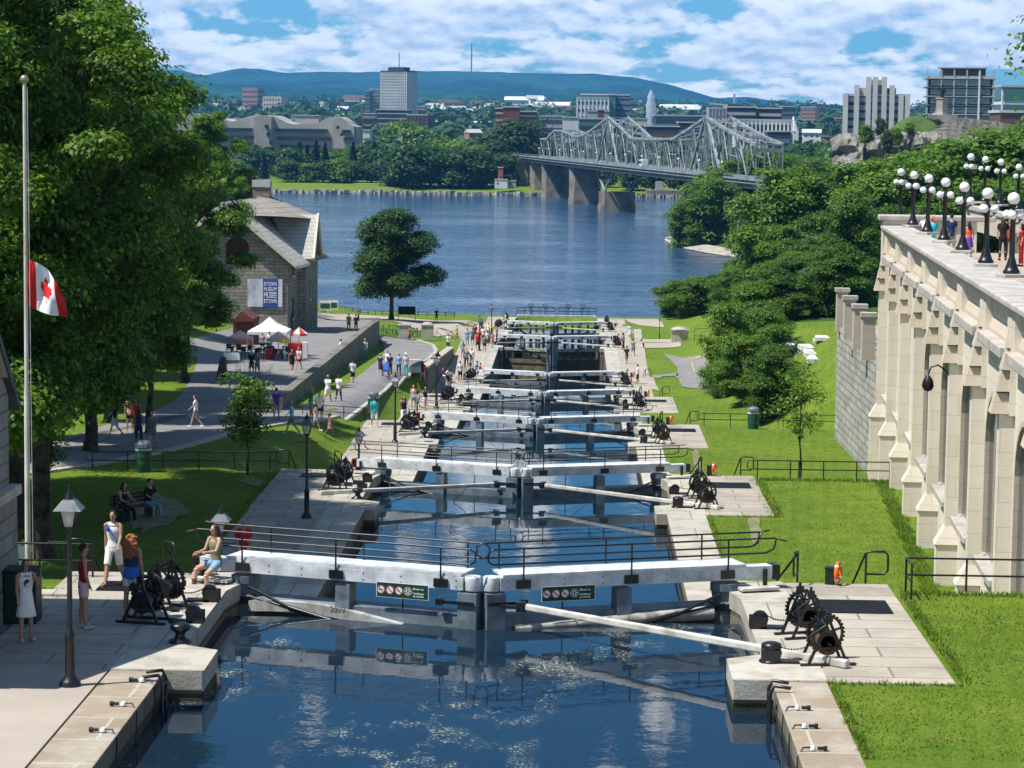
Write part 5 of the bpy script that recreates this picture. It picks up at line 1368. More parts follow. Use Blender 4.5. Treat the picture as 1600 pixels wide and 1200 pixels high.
for i, (px, py) in enumerate([(362,556),(378,557),(400,560),(412,563),(440,563),(370,553),(392,556),(452,556)]):
    p = gpt(px, py)
    if ct is None:
        ct = thing('cafe_table', 'x', 'table'); MB().lathe([(.42, .72), (.42, .75)], 14).build('tabletop', TB, ct); MB().tube([(0, 0, 0), (0, 0, .72)], .04, 6).lathe([(.26, 0), (.26, .03)], 12).build('pedestal', TB, ct); o = ct
    else: o = copy_tree(ct)
    o.location = p; o['group'] = 'dark cafe tables'; o['label'] = 'small round dark cafe table among the umbrellas'
chp = None
for i, (px, py) in enumerate([(357,555),(367,558),(383,559),(388,556),(396,562),(405,561),(408,566),(417,559),(436,565),(444,560),(431,563),(456,559),(374,555)]):
    p = gpt(px, py)
    if chp is None:
        chp = thing('cafe_chair', 'x', 'chair'); MB().bb(-.21, .21, -.21, .21, .43, .46).build('seat', TB, chp); MB().bb(-.21, .21, .18, .21, .5, .88).build('backrest', TB, chp)
        for a in (-.18, .18):
            for b in (-.18, .18): MB().tube([(a, b, 0), (a, b, .5 if b > 0 else .43)], .016, 5).build('leg', TB, chp)
        o = chp
    else: o = copy_tree(chp)
    o.location = p; o.rotation_euler.z = i*1.3; o['group'] = 'dark cafe chairs'; o['label'] = 'dark metal cafe chair among the umbrella tables'
# monument and grey interpretation boxes
p = gpt(346, 600); t = thing('stone_monument', 'dark upright monument with a plaque on the shaded grass', 'monument', p); u = p.y/F_PX
MB().prism([(-9*u, -.5), (12*u, -.5), (12*u, .7), (-9*u, .7)], -.3, .5).build('base', MAT_DEAD, t)
MB().slab([(-7*u, .5), (9*u, .5), (6*u, 42*u), (-1*u, 43*u)], 'y', -.3, .4).build('stone', mat('dark_granite', (.05,.05,.055), .6, 0, .2, 3), t)
for i, (px, py, wd) in enumerate([(649,587,13),(667,587,11)]):
    p = gpt(px, py); u = p.y/F_PX; t = thing('interpretation_box', ['sloping grey interpretation box nearer the path', 'sloping grey interpretation box nearer the locks'][i], 'information box', p)
    MB().slab([(-wd*.7*u, 0), (wd*.7*u, 0), (wd*.7*u, .95), (-wd*.7*u, .55 if i == 0 else .95)], 'y', -.5, .5).build('case', mat('steel_blue_case', (.16,.22,.27), .4), t, bevel=.02); MB().bb(-wd*.75*u, wd*.75*u, -.6, .6, .96, 1.03).build('lid', COPE, t)
# riverside: fence, kiosk boards, bicycles, benches
def gfence(pts, n, label, h=1.05):
    P = [Vector((*at_z(px, py, -16.1),)) for px, py in pts]
    t = thing('fence', label, 'fence', P[0], group='riverside railings'); rl = MB()
    for a, b in zip(P, P[1:]):
        for zz in (h, h*.66, h*.33): rl.tube([a-P[0]+Vector((0,0,zz)), b-P[0]+Vector((0,0,zz))], .035, 4)
    rl.build('rails', BLACK, t); k = n
    for i in range(k):
        u = i/(k-1)*(len(P)-1); j = min(len(P)-2, int(u)); p = P[j].lerp(P[j+1], u-j)-P[0]; MB().tube([p, p+Vector((0,0,h+.05))], .05, 5).build('post', BLACK, t)
gfence([(528,489),(575,497),(620,499)], 9, 'black riverside railing left of the lone maple'); gfence([(625,499),(710,500)], 7, 'black riverside railing right of the lone maple')
for i, (px, w_) in enumerate([(508,9),(519,8)]):
    a = at_y(px-w_, 489, 318); b = at_y(px+w_, 470, 318); t = thing('display_board', ['green and white display board at the corner of the museum', 'second green display board nearer the river'][i], 'display board', (a[0], 318+i, a[2]))
    MB().bb(0, b[0]-a[0], 0, .12, .35, b[2]-a[2]).build('panel', WSIGN, t); MB().bb(.12, b[0]-a[0]-.12, -.03, 0, .6, (b[2]-a[2])*.8).build('green_poster', GRB, t); MB().bb(-.05, .05, 0, .1, -.5, b[2]-a[2]).build('post', WSIGN, t)
a = at_y(622, 502, 312); t = thing('notice_board', 'large dark green notice board on two posts under the lone maple', 'notice board', (a[0], 312, a[2]))
MB().bb(0, 2.2, 0, .1, .9, 1.9).build('panel', DARK, t); MB().bb(.0, .08, .02, .1, 0, 1.95).build('post', BLACK, t); MB().bb(2.12, 2.2, .02, .1, 0, 1.95).build('post', BLACK, t)
for i, (px, wd) in enumerate([(632,9),(668,9)]):
    a = at_y(px, 524, 262); t = thing('gate_pillar', ['pale square stone pillar beside the bicycles', 'capped pale stone pillar right of the bicycles'][i], 'pillar', (a[0], 262, a[2])); u = 262/F_PX
    MB().bb(-wd*u, wd*u, -.5, .5, -.3, 1.05).build('shaft', COPE, t); 
    MB().bb(-wd*u*1.1, wd*u*1.1, -.58, .58, 1.05, 1.2).build('cap', COPE, t) if i == 0 else MB().bb(-wd*u*1.1, wd*u*1.1, -.58, .58, 1.05, 1.2).lathe([(.6, 1.2), (.4, 1.4), (.05, 1.45)], 10).build('cap', COPE, t)
bk = None
for i, (px, py) in enumerate([(593,524),(602,524),(611,523),(620,524),(641,527),(647,526),(654,527),(677,529)]):
    p = gpt(px, py)
    if bk is None:
        bk = thing('bicycle', 'x', 'bicycle')
        for xx in (-.52, .52):
            n = 14; MB().tube([(xx+.33*math.cos(2*math.pi*j/n), 0, .34+.33*math.sin(2*math.pi*j/n)) for j in range(n+1)], .028, 5).build('wheel', BLACK, bk)
        MB().tube([(-.52, 0, .34), (-.1, 0, .3), (.38, 0, .8), (-.2, 0, .82), (-.52, 0, .34)], .024, 5).tube([(-.1, 0, .3), (-.24, 0, .95)], .024, 5).tube([(.52, 0, .34), (.36, 0, .95)], .024, 5).build('frame', flat('bike_paint', (.05,.30,.16), .4), bk)
        MB().tube([(.36, -.25, .98), (.36, .25, .98)], .02, 5).build('handlebar', BLACK, bk); MB().bb(-.36, -.12, -.07, .07, .94, 1.0).build('saddle', BLACK, bk); o = bk
    else: o = copy_tree(bk)
    o.location = p; o.rotation_euler.z = rnd.uniform(-.8, .8)+(1.2 if i % 3 == 0 else 0); o['group'] = 'bicycles parked by the stone pillars'; o['label'] = 'bicycle parked among others by the pale pillars near the path bend'
# small pale shore structures
# ------------------------------------------------------------------ flagpole and flag
px0 = 42; FY = 58.0
b = at_y(43.5, 885, FY); tp_ = at_y(38, 128, FY)
RP = mat('rust_streaked_white_pole', (.60,.59,.55), .45, 0, .1, .9, col2=(.46,.34,.24))
t = thing('flagpole', 'tall weathered white flagpole with a ball finial on the left lawn', 'flagpole', (b[0], FY, -3.3))
d = Vector((tp_[0]-b[0], 0, tp_[2]-b[2])); hN = tp_[2]+3.3
base = Vector((0, 0, 0)); topv = Vector((tp_[0]-b[0], 0, hN))
MB().tube([base, base.lerp(topv, .5), base.lerp(topv, .505), topv], [.075, .062, .05, .042], 12).build('pole', RP, t)
MB().ball(topv+Vector((0, 0, .06)), .105, 14, k=10).build('ball_finial', mat('tarnished_ball', (.35,.28,.18), .35, .4, .2, 6), t)
MB().tube([base+Vector((.15, -.05, 1)), topv+Vector((.08, -.05, -.1))], .008, 4).build('halyard', POLE, t)
# the flag hangs in diagonal folds from its hoist
FR = mat('flag_red_cloth', (.62,.015,.02), .7, 0, .05, 3); FW = mat('flag_white_cloth', (.80,.80,.80), .7, 0, .03, 3)
half = [(0,.46),(.045,.36),(.10,.395),(.085,.24),(.155,.30),(.175,.255),(.26,.275),(.235,.19),(.275,.165),(.145,.045),(.165,-.02),(.012,.005),(.018,-.13)]
leaf = [(x, y) for x, y in half] + [(-x, y) for x, y in half[::-1]]
def inside(x, y, poly):
    c = False; n = len(poly); j = n-1
    for i in range(n):
        if (poly[i][1] > y) != (poly[j][1] > y) and x < (poly[j][0]-poly[i][0])*(y-poly[i][1])/(poly[j][1]-poly[i][1])+poly[i][0]: c = not c
        j = i
    return c
U, Vn = 150, 90; vs = []; fs = []; mi = []
TL = at_y(44, 405, FY); BL = at_y(43, 478, FY); TR = at_y(97, 455, FY); BR = at_y(105, 496, FY)
for i in range(U+1):
    for j in range(Vn+1):
        u, v = i/U, j/Vn
        top = Vector(TL).lerp(Vector(TR), u) + Vector((0, 0, .17*math.sin(u*math.pi)*1)) ; bot = Vector(BL).lerp(Vector(BR), u) + Vector((0, 0, -.05*math.sin(u*math.pi)))
        p = bot.lerp(top, v); p.y += .10*math.sin(u*9-v*3.5)*(.25+u)+.05*math.sin(u*17+v*5)*u; vs.append(tuple(p))
for i in range(U):
    for j in range(Vn):
        u, v = (i+.5)/U, (j+.5)/Vn
        fs.append((i*(Vn+1)+j, (i+1)*(Vn+1)+j, (i+1)*(Vn+1)+j+1, i*(Vn+1)+j+1))
        red = u < .23 or u > .77 or inside((u-.5)*2*.78, (v-.36)*.98-.0, leaf)
        mi.append(0 if red else 1)
mb = MB(); mb.v = vs; mb.f = fs; mb.m = mi; mb.s = [True]*len(fs)
o = mb.build('flag', [FR, FW]); o.data.transform(Matrix.Translation(-Vector(TL))); o.location = TL
tag(o, 'red and white maple leaf flag drooping at half mast', 'flag')

# ------------------------------------------------------------------ stone building at the left edge
GB = stone('grey_ashlar', (.36,.35,.31), (.27,.26,.23), (.15,.145,.12), .75, .36, 'xz', .02, .9, .7, .4, (.12,.12,.11), .8, .9)
t = thing('stone_building', 'old grey stone building with a steep gable at the left edge', 'building', (-10.0, 50.9, 0))
gx = -9.85; e_ = 4.6
MB().slab([(43.5, -1), (50.9, -1), (50.9, e_), (47.2, 7.9), (43.5, e_)], 'x', -17, gx).build('wall', GB, t, world=True)
MB().slab([(43.3, -1), (51.15, -1), (51.1, .9), (51.0, 2.55), (43.4, 2.55)], 'x', gx, gx+.14).build('plinth', GB, t, world=True)
MB().slab([(43.3, 2.55), (51.05, 2.55), (51.0, 2.75), (43.4, 2.75)], 'x', gx, gx+.24).build('string_course', COPE, t, world=True)
for y1, z1 in ((51.4, e_-.3), (43.0, e_-.3)):
    MB().beam((-13.6, 47.2, 8.1), (-13.6, y1, z1), 7.8, .14, up=(0, 1, .3)).build('roof', mat('dark_slate', (.07,.07,.075), .7, 0, .2, 3), t, world=True)
    MB().beam((gx+.02, 47.2, 8.05), (gx+.02, y1, z1+.03), .16, .16, up=(1, 0, 0)).build('gable_coping', COPE, t, world=True)
f = MB().bb(gx-.2, gx+.01, 46.4, 47.6, 3.0, 4.6).build('window', DKW, t, world=True)
# bench with sitters' shade and bare soil
SOIL = mat('bare_trodden_soil', (.20,.175,.11), .95, 0, .25, 2, bmp=.4, bs=8, col2=(.10,.13,.03))
def patch(pts, label):
    P = [at_z(px, py, 0) for px, py in pts]
    G_ = [on_ground(px, py) for px, py in pts]; mb = MB(); c = Vector((0,0,0))
    for g in G_: c += Vector(g)
    c /= len(G_); n = len(G_); r_ = random.Random(n)
    ring = []
    for i in range(n*4):
        a = Vector(G_[(i//4) % n]).lerp(Vector(G_[(i//4+1) % n]), (i % 4)/4); a = c+(a-c)*r_.uniform(.82, 1.12); ring.append((a.x, a.y, top_at(a.x, a.y)+.035))
    mb.add([(c.x, c.y, top_at(c.x, c.y)+.035)]+ring, [(0, 1+i, 1+(i+1) % len(ring)) for i in range(len(ring))], 0, True)
    tag(mb.build('bare_soil', SOIL), label, kind='structure')
patch([(205,785),(240,770),(285,785),(300,800),(270,818),(225,832),(195,822)], 'trodden bare soil in front of the bench')
patch([(1081,702),(1091,702),(1094,722),(1096,742),(1085,742),(1083,722)], 'narrow worn strip of bare soil on the right lawn')
patch([(1168,812),(1186,812),(1190,835),(1178,858),(1172,840)], 'worn patch of bare soil beside the nearest gate rail end')
patch([(370,752),(395,748),(420,756),(400,765)], 'worn patch of bare soil by the left fence')

L_GR = leaf_mat('grass_blades', (.095,.19,.016), (.165,.27,.025), (.29,.33,.06), .4)
blades('grass', [(6.8, 15, 40, 45.4, 1), (9.35, 16, 45.5, 54.6, 1), (6.8, 13.5, 66, 86, .55), (9.4, 14.5, 86, 95.5, .45), (9.4, 16.4, 104, 136.5, .28), (6.8, 9.4, 104, 127, .28), (-17, -9.7, 76, 96, .45), (-17, -8.9, 54.9, 60, .5)], 62000, .032, 1, 'blades of mown grass on the near lawns', L_GR)
ed = [(6.74, 6.95, 40, 45.6, 1), (6.8, 9.3, 45.45, 45.62, 1), (9.28, 9.5, 45.6, 54.9, 1), (6.74, 6.98, 58, 86.6, .5), (8.9, 9.5, 86.4, 95.8, .4), (6.8, 9.3, 86.45, 86.7, .6), (9.4, 16.2, 54.6, 55.3, 1.3), (9.3, 14.6, 95.6, 96.4, 1), (-9.8, -9.48, 76, 96.2, .5), (-9.1, -6.7, 55.7, 56.2, 1), (-13.5, -9.1, 53.1, 53.6, 1)]
ed += [(wall_x(y)-1.0, wall_x(y)-.45, y, y+2.5, 1.2) for y in np.arange(56, 96, 2.5)]
blades('grass_tufts', ed, 20000, .09, 2, 'ragged longer grass along the paving edges, fences and wall foot', L_GR)
# ------------------------------------------------------------------ hills
def hills(name, pts, Yf, depth, m, label, z0=40):
    """long ridge whose crest follows the skyline; slopes on both sides"""
    mb = MB(); X = []
    r_ = random.Random(len(pts)); xs = np.linspace(pts[0][0], pts[-1][0], 160)
    nrow = 12; vs = []
    for i, px in enumerate(xs):
        py = float(np.interp(px, [p[0] for p in pts], [p[1] for p in pts])) + r_.uniform(-.6, .6)
        top = at_y(px, py, Yf)
        for j in range(nrow+1):
            u = j/nrow
            if u <= .6: k = u/.6; z = z0 + (top[2]-z0)*(k**.8)*(1+.05*math.sin(i*.31+j)*(1-k)); y = Yf-depth*(1-k)
            else: k = (u-.6)/.4; z = top[2]*(1-k); y = Yf+depth*k
            vs.append((CAM[0]+(top[0]-CAM[0])*(y/Yf) + (40*math.sin(i*.7+j*2.1) if 0 < j < 6 else 0), y, z))
    fs = [(i*(nrow+1)+j, (i+1)*(nrow+1)+j, (i+1)*(nrow+1)+j+1, i*(nrow+1)+j+1) for i in range(159) for j in range(nrow)]
    o = mb.add(vs, fs, 0, True).build(name, m); tag(o, label, kind='structure')
def mat_hill(name, a, b, sc_):
    m = bpy.data.materials.new(name); t = nt(m); g = node(t, 'ShaderNodeNewGeometry').outputs['Position']
    n = noise(t, mapping(t, g, scale=(1, .35, 1)), sc_, 6, .6)
    finish(t, mixc(t, ramp(t, n, [(.42, 0), (.62, 1)]), a, b), .95, 0, bump(t, noise(t, g, .02, 4), 1, 60), .02); return m
HL1 = mat_hill('haze_blue_forest_hill', (.006,.030,.045), (.028,.10,.085), .0017)  # forest green pushed towards blue, distance haze put into the colour
HL2 = mat_hill('far_haze_blue_forest_hill', (.01,.035,.035), (.015,.05,.04), .0008)  # blue-green base colour carries the haze of the farther slopes
ridge = [(-300,118),(0,116),(200,113),(285,108),(315,118),(345,112),(375,105),(400,106),(450,113),(500,111),(560,112),(640,110),(700,110),(800,112),(880,115),(930,114),(990,120),(1050,132),(1095,146),(1120,153),(1150,160),(1250,172),(1400,180),(1900,184)]
hills('hills', ridge, 11500, 3600, HL1, 'long blue wooded ridge on the horizon')
hills('hills', [(-300,150),(600,158),(1000,160),(1080,158),(1120,153),(1140,151),(1175,151),(1200,156),(1260,160),(1320,164),(1450,168),(1900,170)], 13500, 1500, HL2, 'low blue hills at the right end of the horizon', 60)
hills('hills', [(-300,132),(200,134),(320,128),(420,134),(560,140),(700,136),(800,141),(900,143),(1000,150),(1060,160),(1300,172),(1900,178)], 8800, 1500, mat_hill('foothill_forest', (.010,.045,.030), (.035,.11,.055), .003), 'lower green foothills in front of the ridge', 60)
x, y, z = at_y(736.5, 112, 11400); zt = at_y(736.5, 68, 11400)[2]
t = thing('radio_mast', 'thin radio mast standing on the horizon ridge', 'mast', (x, y, z-30)); MB().tube([(0, 0, 0), (0, 0, zt-z+30)], 3.2, 5).build('mast', GREY, t)

# ------------------------------------------------------------------ far shore: rocks, lawns, trees
RIP = mat('riprap_rocks', (.42,.39,.34), .9, 0, .3, .12, bmp=1, bs=.6, col2=(.16,.15,.13))
mb = MB(); r_ = random.Random(3)
for i in range(640):
    x = -160+r_.uniform(0, 302); y = 1103+r_.uniform(-2.5, 2.5); mb.box((x, y, -19.6+r_.uniform(-.3, .6)), (r_.uniform(1.2, 3), r_.uniform(1, 2), r_.uniform(.9, 2.1)), r_.uniform(0, 3))
tag(mb.build('riprap', RIP), 'band of pale boulders along the far shore', 'rocks', kind='stuff')
mb = MB()
for (x0, x1, y, z) in ((-100, -30, 1150, .15), (-60, 0, 1175, .2)): mb.add([(x0, y, hgt(x0, y)+z), (x1, y+8, hgt(x1, y+8)+z), (x1, y+12, hgt(x1, y+12)+z), (x0, y+4, hgt(x0, y+4)+z)], [(0,1,2,3)])
tag(mb.build('path', SANDP), 'pale footpaths on the far lawn', kind='structure')
ft = make_tree('park_tree', 'x', 'tree', L_DARK, 15, 6.5, 3, 4200, 1.3, 1.2, 41, 22, .4, .5, None, .4, .8, .5, .05, .93, persp=8)
ft2 = make_tree('park_tree', 'x', 'tree', L_GREY, 18, 7, 2, 4200, 1.4, 1.3, 42, 22, .4, .5, None, .38, .9, .5, .0, .95, persp=8)
fm = make_tree('park_tree', 'x', 'tree', L_MID, 14, 7, 1, 4200, 1.4, 1.3, 43, 22, .4, .5, None, .4, .8, .5, .0, .95, persp=8)
# conifer
def conifer():
    t = thing('spruce_tree', 'x', 'tree'); r = np.random.RandomState(5); n = 2600; u = r.power(1.6, n)
    zz = 1+15*(1-u); rad = 3.0*u*(.75+.25*np.sin(zz*5)); a = r.uniform(0, 6.283, n); rr = rad*np.sqrt(r.uniform(.3, 1, n))
    P = np.stack([rr*np.cos(a), rr*np.sin(a), zz-.25*rr], 1); N = np.stack([np.cos(a)*.6, np.sin(a)*.6, np.full(n, .9)], 1)
    o = bpy.data.objects.new('crown', leaves_mesh('crown', P, N, 1.1, L_CON, 9)); C.objects.link(o); o.parent = t
    MB().tube([(0, 0, -.5), (0, 0, 14)], [.3, .05], 6).build('trunk', BARK, t); return t
cf = conifer(); protos = {'d': ft, 'g': ft2, 'm': fm, 'c': cf}; PH = {'d': 15, 'g': 18, 'm': 14, 'c': 16}; fu = set()
adj = ['dark', 'rounded', 'bushy', 'broad', 'deep green', 'shaggy', 'tall', 'low']
def ftree(kd, px, pt, Y, lb, wid=1.0):
    x, _, zt = at_y(px, pt, Y); zg = hgt(x, Y); s = max(4, zt-zg)/PH[kd]
    o = place(protos[kd], x, Y, zg, rnd.uniform(0, 6), (s*wid, s*wid, s), lb, kd not in fu); fu.add(kd); o['group'] = 'trees on the far shore'; return o
row = [('c',412,238),('c',428,236),('c',440,228),('d',455,232),('c',468,222),('c',480,226),('c',494,220),('c',508,224),('m',520,240),('d',530,234),('m',540,238),('c',552,222),('c',562,230),('d',572,226),('c',585,222),('d',596,232),('c',604,228),
       ('g',618,240),('d',632,232),('d',646,226),('d',660,234),('d',674,228),('d',688,236),('d',702,232),('d',716,238),('d',730,234),('g',744,236),('d',756,238)]
for i, (kd, px, pt) in enumerate(row):
    Y = (1180+((i*37) % 50)) if px < 610 else (1128+((i*17) % 14))
    ftree(kd, px, pt, Y, f'{adj[i%8]} {"spruce" if kd=="c" else "tree"} on the far bank, number {i+1} from the left of the shore row', 1.25 if kd != 'c' else 1.5)
for i, (kd, px, pt) in enumerate([('d',450,250),('m',478,256),('d',505,252),('m',530,250),('d',556,252),('d',580,256),('d',600,250)]):
    ftree(kd, px, pt, 1160, f'lower tree in front of the spruces on the far lawn, number {i+1} from the left', 1.3)
bk_ = [('m',690,218,1280),('m',712,224,1260),('m',735,220,1300),('g',765,210,1240),('g',775,222,1200),('g',800,190,1230),('g',812,196,1225),('g',824,192,1240),('d',838,208,1260),('m',755,228,1210),('d',785,240,1150),('d',850,215,1300),('m',625,192,1500),('m',640,196,1500),('m',655,202,1400),('d',1250,225,1300),('d',1275,222,1300),('d',1295,228,1250),('m',1310,232,1200),('d',1235,232,1200),('m',1255,245,1100),('d',1285,250,1050),('d',380,225,1250),('d',395,230,1230),('m',345,245,1200),('m',372,250,1180),
       ('d',1130,262,1120),('d',1090,268,1120),('d',1060,262,1130),('d',1020,258,1130),('d',985,262,1130),('d',900,262,1160),('d',925,262,1160),('d',950,262,1150)]
for i, (kd, px, pt, Y) in enumerate(bk_): ftree(kd, px, pt, Y, f'{adj[(i*3)%8]} tree behind the shore row, number {i+1} between town and bridge', 1.2)
# town greenery: a forest seen as one mass with gaps for the houses
r = np.random.RandomState(8); PP = []; NN = []
def clump_field(n, ylo, yhi, xspan, rad):
    for i in range(n):
        Y = math.exp(r.uniform(math.log(ylo), math.log(yhi))); px = r.uniform(-60, 1660); x = at_y(px, 200, Y)[0]; z = hgt(x, Y); R0 = rad*r.uniform(.6, 1.4)*(1+Y/5000)
        k = 34; d = r.normal(0, 1, (k, 3)); d /= np.linalg.norm(d, axis=1, keepdims=True); d[:, 2] = abs(d[:, 2])
        P = np.array([x, Y, z+R0*.4])+d*R0*np.array([1, 1, .95])*r.uniform(.8, 1.05, (k, 1)); PP.append(P); NN.append(d)
clump_field(1500, 1260, 2400, 0, 7); clump_field(1900, 2400, 5200, 0, 9)
L_TOWN = leaf_mat('haze_toned_town_leaves', (.018,.055,.022), (.035,.090,.030), (.06,.13,.04), .15)  # darker bluish leaf greens, haze over the town mixed into the colour
me = leaves_mesh('town_trees', np.concatenate(PP), np.concatenate(NN), 7.5, L_TOWN, 4, .8, .25)
o = bpy.data.objects.new('town_woodland', me); C.objects.link(o); tag(o, 'mass of distant trees among the houses of the far town', kind='stuff')

# ------------------------------------------------------------------ distant buildings
def bmat(name, c, rough=.7): return mat(name, c, rough, 0, .06, .05)
BC = {'white': bmat('bright_render', (.72,.72,.70)), 'grey': bmat('pale_grey_concrete', (.42,.42,.42)), 'tan': bmat('tan_concrete', (.40,.34,.27)), 'brick': bmat('dark_red_brick', (.17,.065,.045)),
      'red': bmat('orange_red_brick', (.30,.10,.06)), 'brown': bmat('brown_brick', (.13,.075,.055)), 'blue': bmat('blue_grey_cladding', (.13,.19,.27), .35), 'dark': bmat('dark_cladding', (.045,.05,.06)), 'teal': bmat('teal_glass', (.06,.18,.18), .2), 'cream': bmat('cream_render', (.62,.54,.42)), 'roof': bmat('pale_roofing', (.50,.50,.50)), 'stone': bmat('warm_grey_concrete', (.56,.55,.53)), 'green': bmat('copper_green', (.30,.52,.44)), 'pinkb': bmat('pink_brick', (.36,.20,.16))}
WIN = mat('distant_windows', (.03,.04,.055), .15, 0, .2, .1, spec=.6)
WINL = mat('pale_blue_windows', (.16,.22,.27), .2, 0, .2, .1, spec=.6)
def building(name, label, px0, px1, pt, Y, body, depth=None, rz=0, floors=5, win=WIN, frac=.42, piers=0, roof='roof', pb=None, side=None, cat='building', group=None):
    x0, _, zt = at_y(px0, pt, Y); x1 = at_y(px1, pt, Y)[0]; zg = min(hgt(x0, Y), hgt(x1, Y))-1
    if pb is not None: zg = min(zg, at_y(px0, pb, Y)[2])
    W_ = x1-x0; D_ = depth or W_*.6; H_ = zt-zg
    if rz:
        ca, sa = abs(math.cos(rz)), abs(math.sin(rz)); k = W_/(W_*ca+D_*sa); W_ *= k; D_ *= k
    t = thing(name, label, cat, ((x0+x1)/2, Y+D_/2, zg), rz, group)
    MB().bb(-W_/2, W_/2, -D_/2, D_/2, 0, H_).build('wall', [BC[body]], t)
    if floors:
        vis = zt-max(zg, hgt((x0+x1)/2, Y)); fh = min(H_/floors, max(3.0, H_/floors))
        for i in range(floors):
            z0 = H_-(i+1)*fh+fh*.22; z1 = z0+fh*frac
            if z0 < 0: break
            MB().bb(-W_*.47, W_*.47, -D_/2-.25, D_/2+.25, z0, z1).bb(-W_/2-.25, W_/2+.25, -D_*.45, D_*.45, z0+.01, z1-.01).build('window_band', win, t)
    for i in range(piers+1 if piers else 0):
        xx = -W_/2+W_*i/piers; MB().bb(xx-W_/piers*.17, xx+W_/piers*.17, -D_/2-.5, D_/2+.5, 0, H_-.3).build('pier', BC[side or body], t)
        if i <= 4: yy = -D_/2+D_*(i+.5)/5; MB().bb(-W_/2-.5, W_/2+.5, yy-D_*.05, yy+D_*.05, 0, H_-.35).build('pier', BC[side or body], t)
    MB().bb(-W_/2-.4, W_/2+.4, -D_/2-.4, D_/2+.4, H_+.0, H_+max(.8, H_*.02)).build('roof', BC[roof], t)
    t['_dims'] = (W_, D_, H_)
    return t
tw = building('office_tower', 'tall white gridded office tower rising above the far town', 594, 651, 112, 2600, 'stone', None, R(-30), 22, WINL, .5, 14, 'dark')
W_, D_, H_ = tw['_dims']; MB().bb(-W_*.3, W_*.3, -D_*.3, D_*.3, H_, H_+5).build('penthouse', BC['dark'], tw); MB().tube([(0, 0, H_), (0, 0, H_+20)], .5, 5).build('antenna', GREY, tw)
building('office_tower', 'slim pale glass tower left of the white gridded tower', 578, 593, 140, 2650, 'grey', 14, 0, 12, WINL, .6)
building('office_tower', 'narrow teal edge of the tower pair left of the white tower', 570, 578, 143, 2640, 'teal', 14, 0, 10, WINL, .5)
building('apartment_block', 'dark stepped apartment block at the foot of the white tower', 588, 640, 172, 2300, 'dark', 30, 0, 6, BC['grey'], .22)
building('apartment_block', 'brown brick apartment block right of the white tower', 636, 675, 180, 2100, 'brown', 25, R(-12), 6, BC['dark'], .3, 5)
building('apartment_block', 'small grey block between the tower and the houses', 652, 665, 167, 2350, 'grey', 14, 0, 4)
building('apartment_block', 'low tan block behind the curved museum', 566, 586, 178, 1900, 'tan', 20, 0, 3)
building('apartment_block', 'dark brick apartment house with white balconies in the middle distance', 774, 805, 170, 1500, 'brick', 20, 0, 8, BC['grey'], .3)
building('apartment_block', 'higher brick core of the middle distance apartments', 786, 812, 168, 1490, 'brick', 18, 0, 0, pb=230); 
building('apartment_block', 'right wing of the brick apartments with blue balconies', 812, 838, 175, 1510, 'brick', 18, 0, 8, BC['blue'], .35)
building('brick_stack', 'slender brick stack below the middle apartments', 774, 782, 205, 1450, 'brick', 5, 0, 0, cat='chimney')
building('office_building', 'long low office with white bands left of the bridge', 843, 884, 182, 1700, 'grey', 25, 0, 5, WIN, .4)
building('office_building', 'plain white cube just above the left bridge truss', 879, 904, 184, 1500, 'white', 15, 0, 2, WIN, .1)
building('office_building', 'white office building with rows of square windows beyond the bridge', 902, 951, 153, 1900, 'white', 26, 0, 7, WIN, .35, 8)
building('office_building', 'glazed top floor set back on the white office', 908, 962, 148, 1915, 'teal', 18, 0, 1, WINL, .4)
building('office_building', 'blue grey glass office right of the white office', 952, 990, 149, 1925, 'blue', 24, R(-8), 10, BC['dark'], .25)
building('office_building', 'dark teal glass block behind the bridge truss peak', 905, 950, 186, 1450, 'teal', 20, 0, 4, BC['dark'], .25)
building('office_building', 'small red gabled block in front of the white office', 934, 944, 172, 1700, 'brick', 10, 0, 0)
building('office_building', 'grey annex in front of the white office', 918, 952, 174, 1720, 'grey', 12, 0, 2)
building('copper_roofed_hall', 'pale building with green copper roof by the fountain', 985, 1012, 186, 1800, 'cream', 20, 0, 2, roof='green')
building('office_building', 'long dark glass building right of the fountain', 1022, 1112, 181, 1800, 'blue', 40, 0, 5, BC['dark'], .5)
building('office_building', 'low black mill building behind the bridge', 1010, 1062, 198, 1500, 'dark', 30, 0, 3, BC['brown'], .3)
building('office_building', 'dark low block behind the right truss', 1060, 1085, 192, 1500, 'dark', 20, 0, 3, BC['blue'], .3)
building('apartment_block', 'pale left end of the new condominium row', 1108, 1135, 170, 1500, 'grey', 20, 0, 7, WINL, .45, 5)
building('apartment_block', 'long condominium block with dark window rows and a crane', 1135, 1182, 168, 1520, 'dark', 20, 0, 6, BC['grey'], .3)
building('apartment_block', 'second condominium block with dark balconies', 1184, 1222, 170, 1530, 'dark', 20, 0, 6, BC['grey'], .3)
building('apartment_block', 'white four storey block below the condominiums', 1150, 1238, 188, 1350, 'white', 20, 0, 4, WIN, .5, 14)
building('apartment_block', 'dark blue base of the white four storey block', 1200, 1236, 206, 1340, 'dark', 14, 0, 3, BC['blue'], .3)
building('office_tower', 'blue grey tower at the end of the condominium row', 1222, 1243, 167, 2000, 'blue', 20, 0, 9, BC['dark'], .3)
building('apartment_block', 'pink and blue tower pair standing alone beyond the church', 1252, 1284, 168, 2400, 'pinkb', 26, R(-20), 9, BC['blue'], .3)
building('apartment_block', 'small orange brick block at the far right of the town', 1306, 1318, 185, 2400, 'red', 15, 0, 3)
building('warehouse', 'long red roofed warehouse beside the church', 1240, 1300, 214, 1500, 'brick', 30, 0, 0, roof='pinkb')
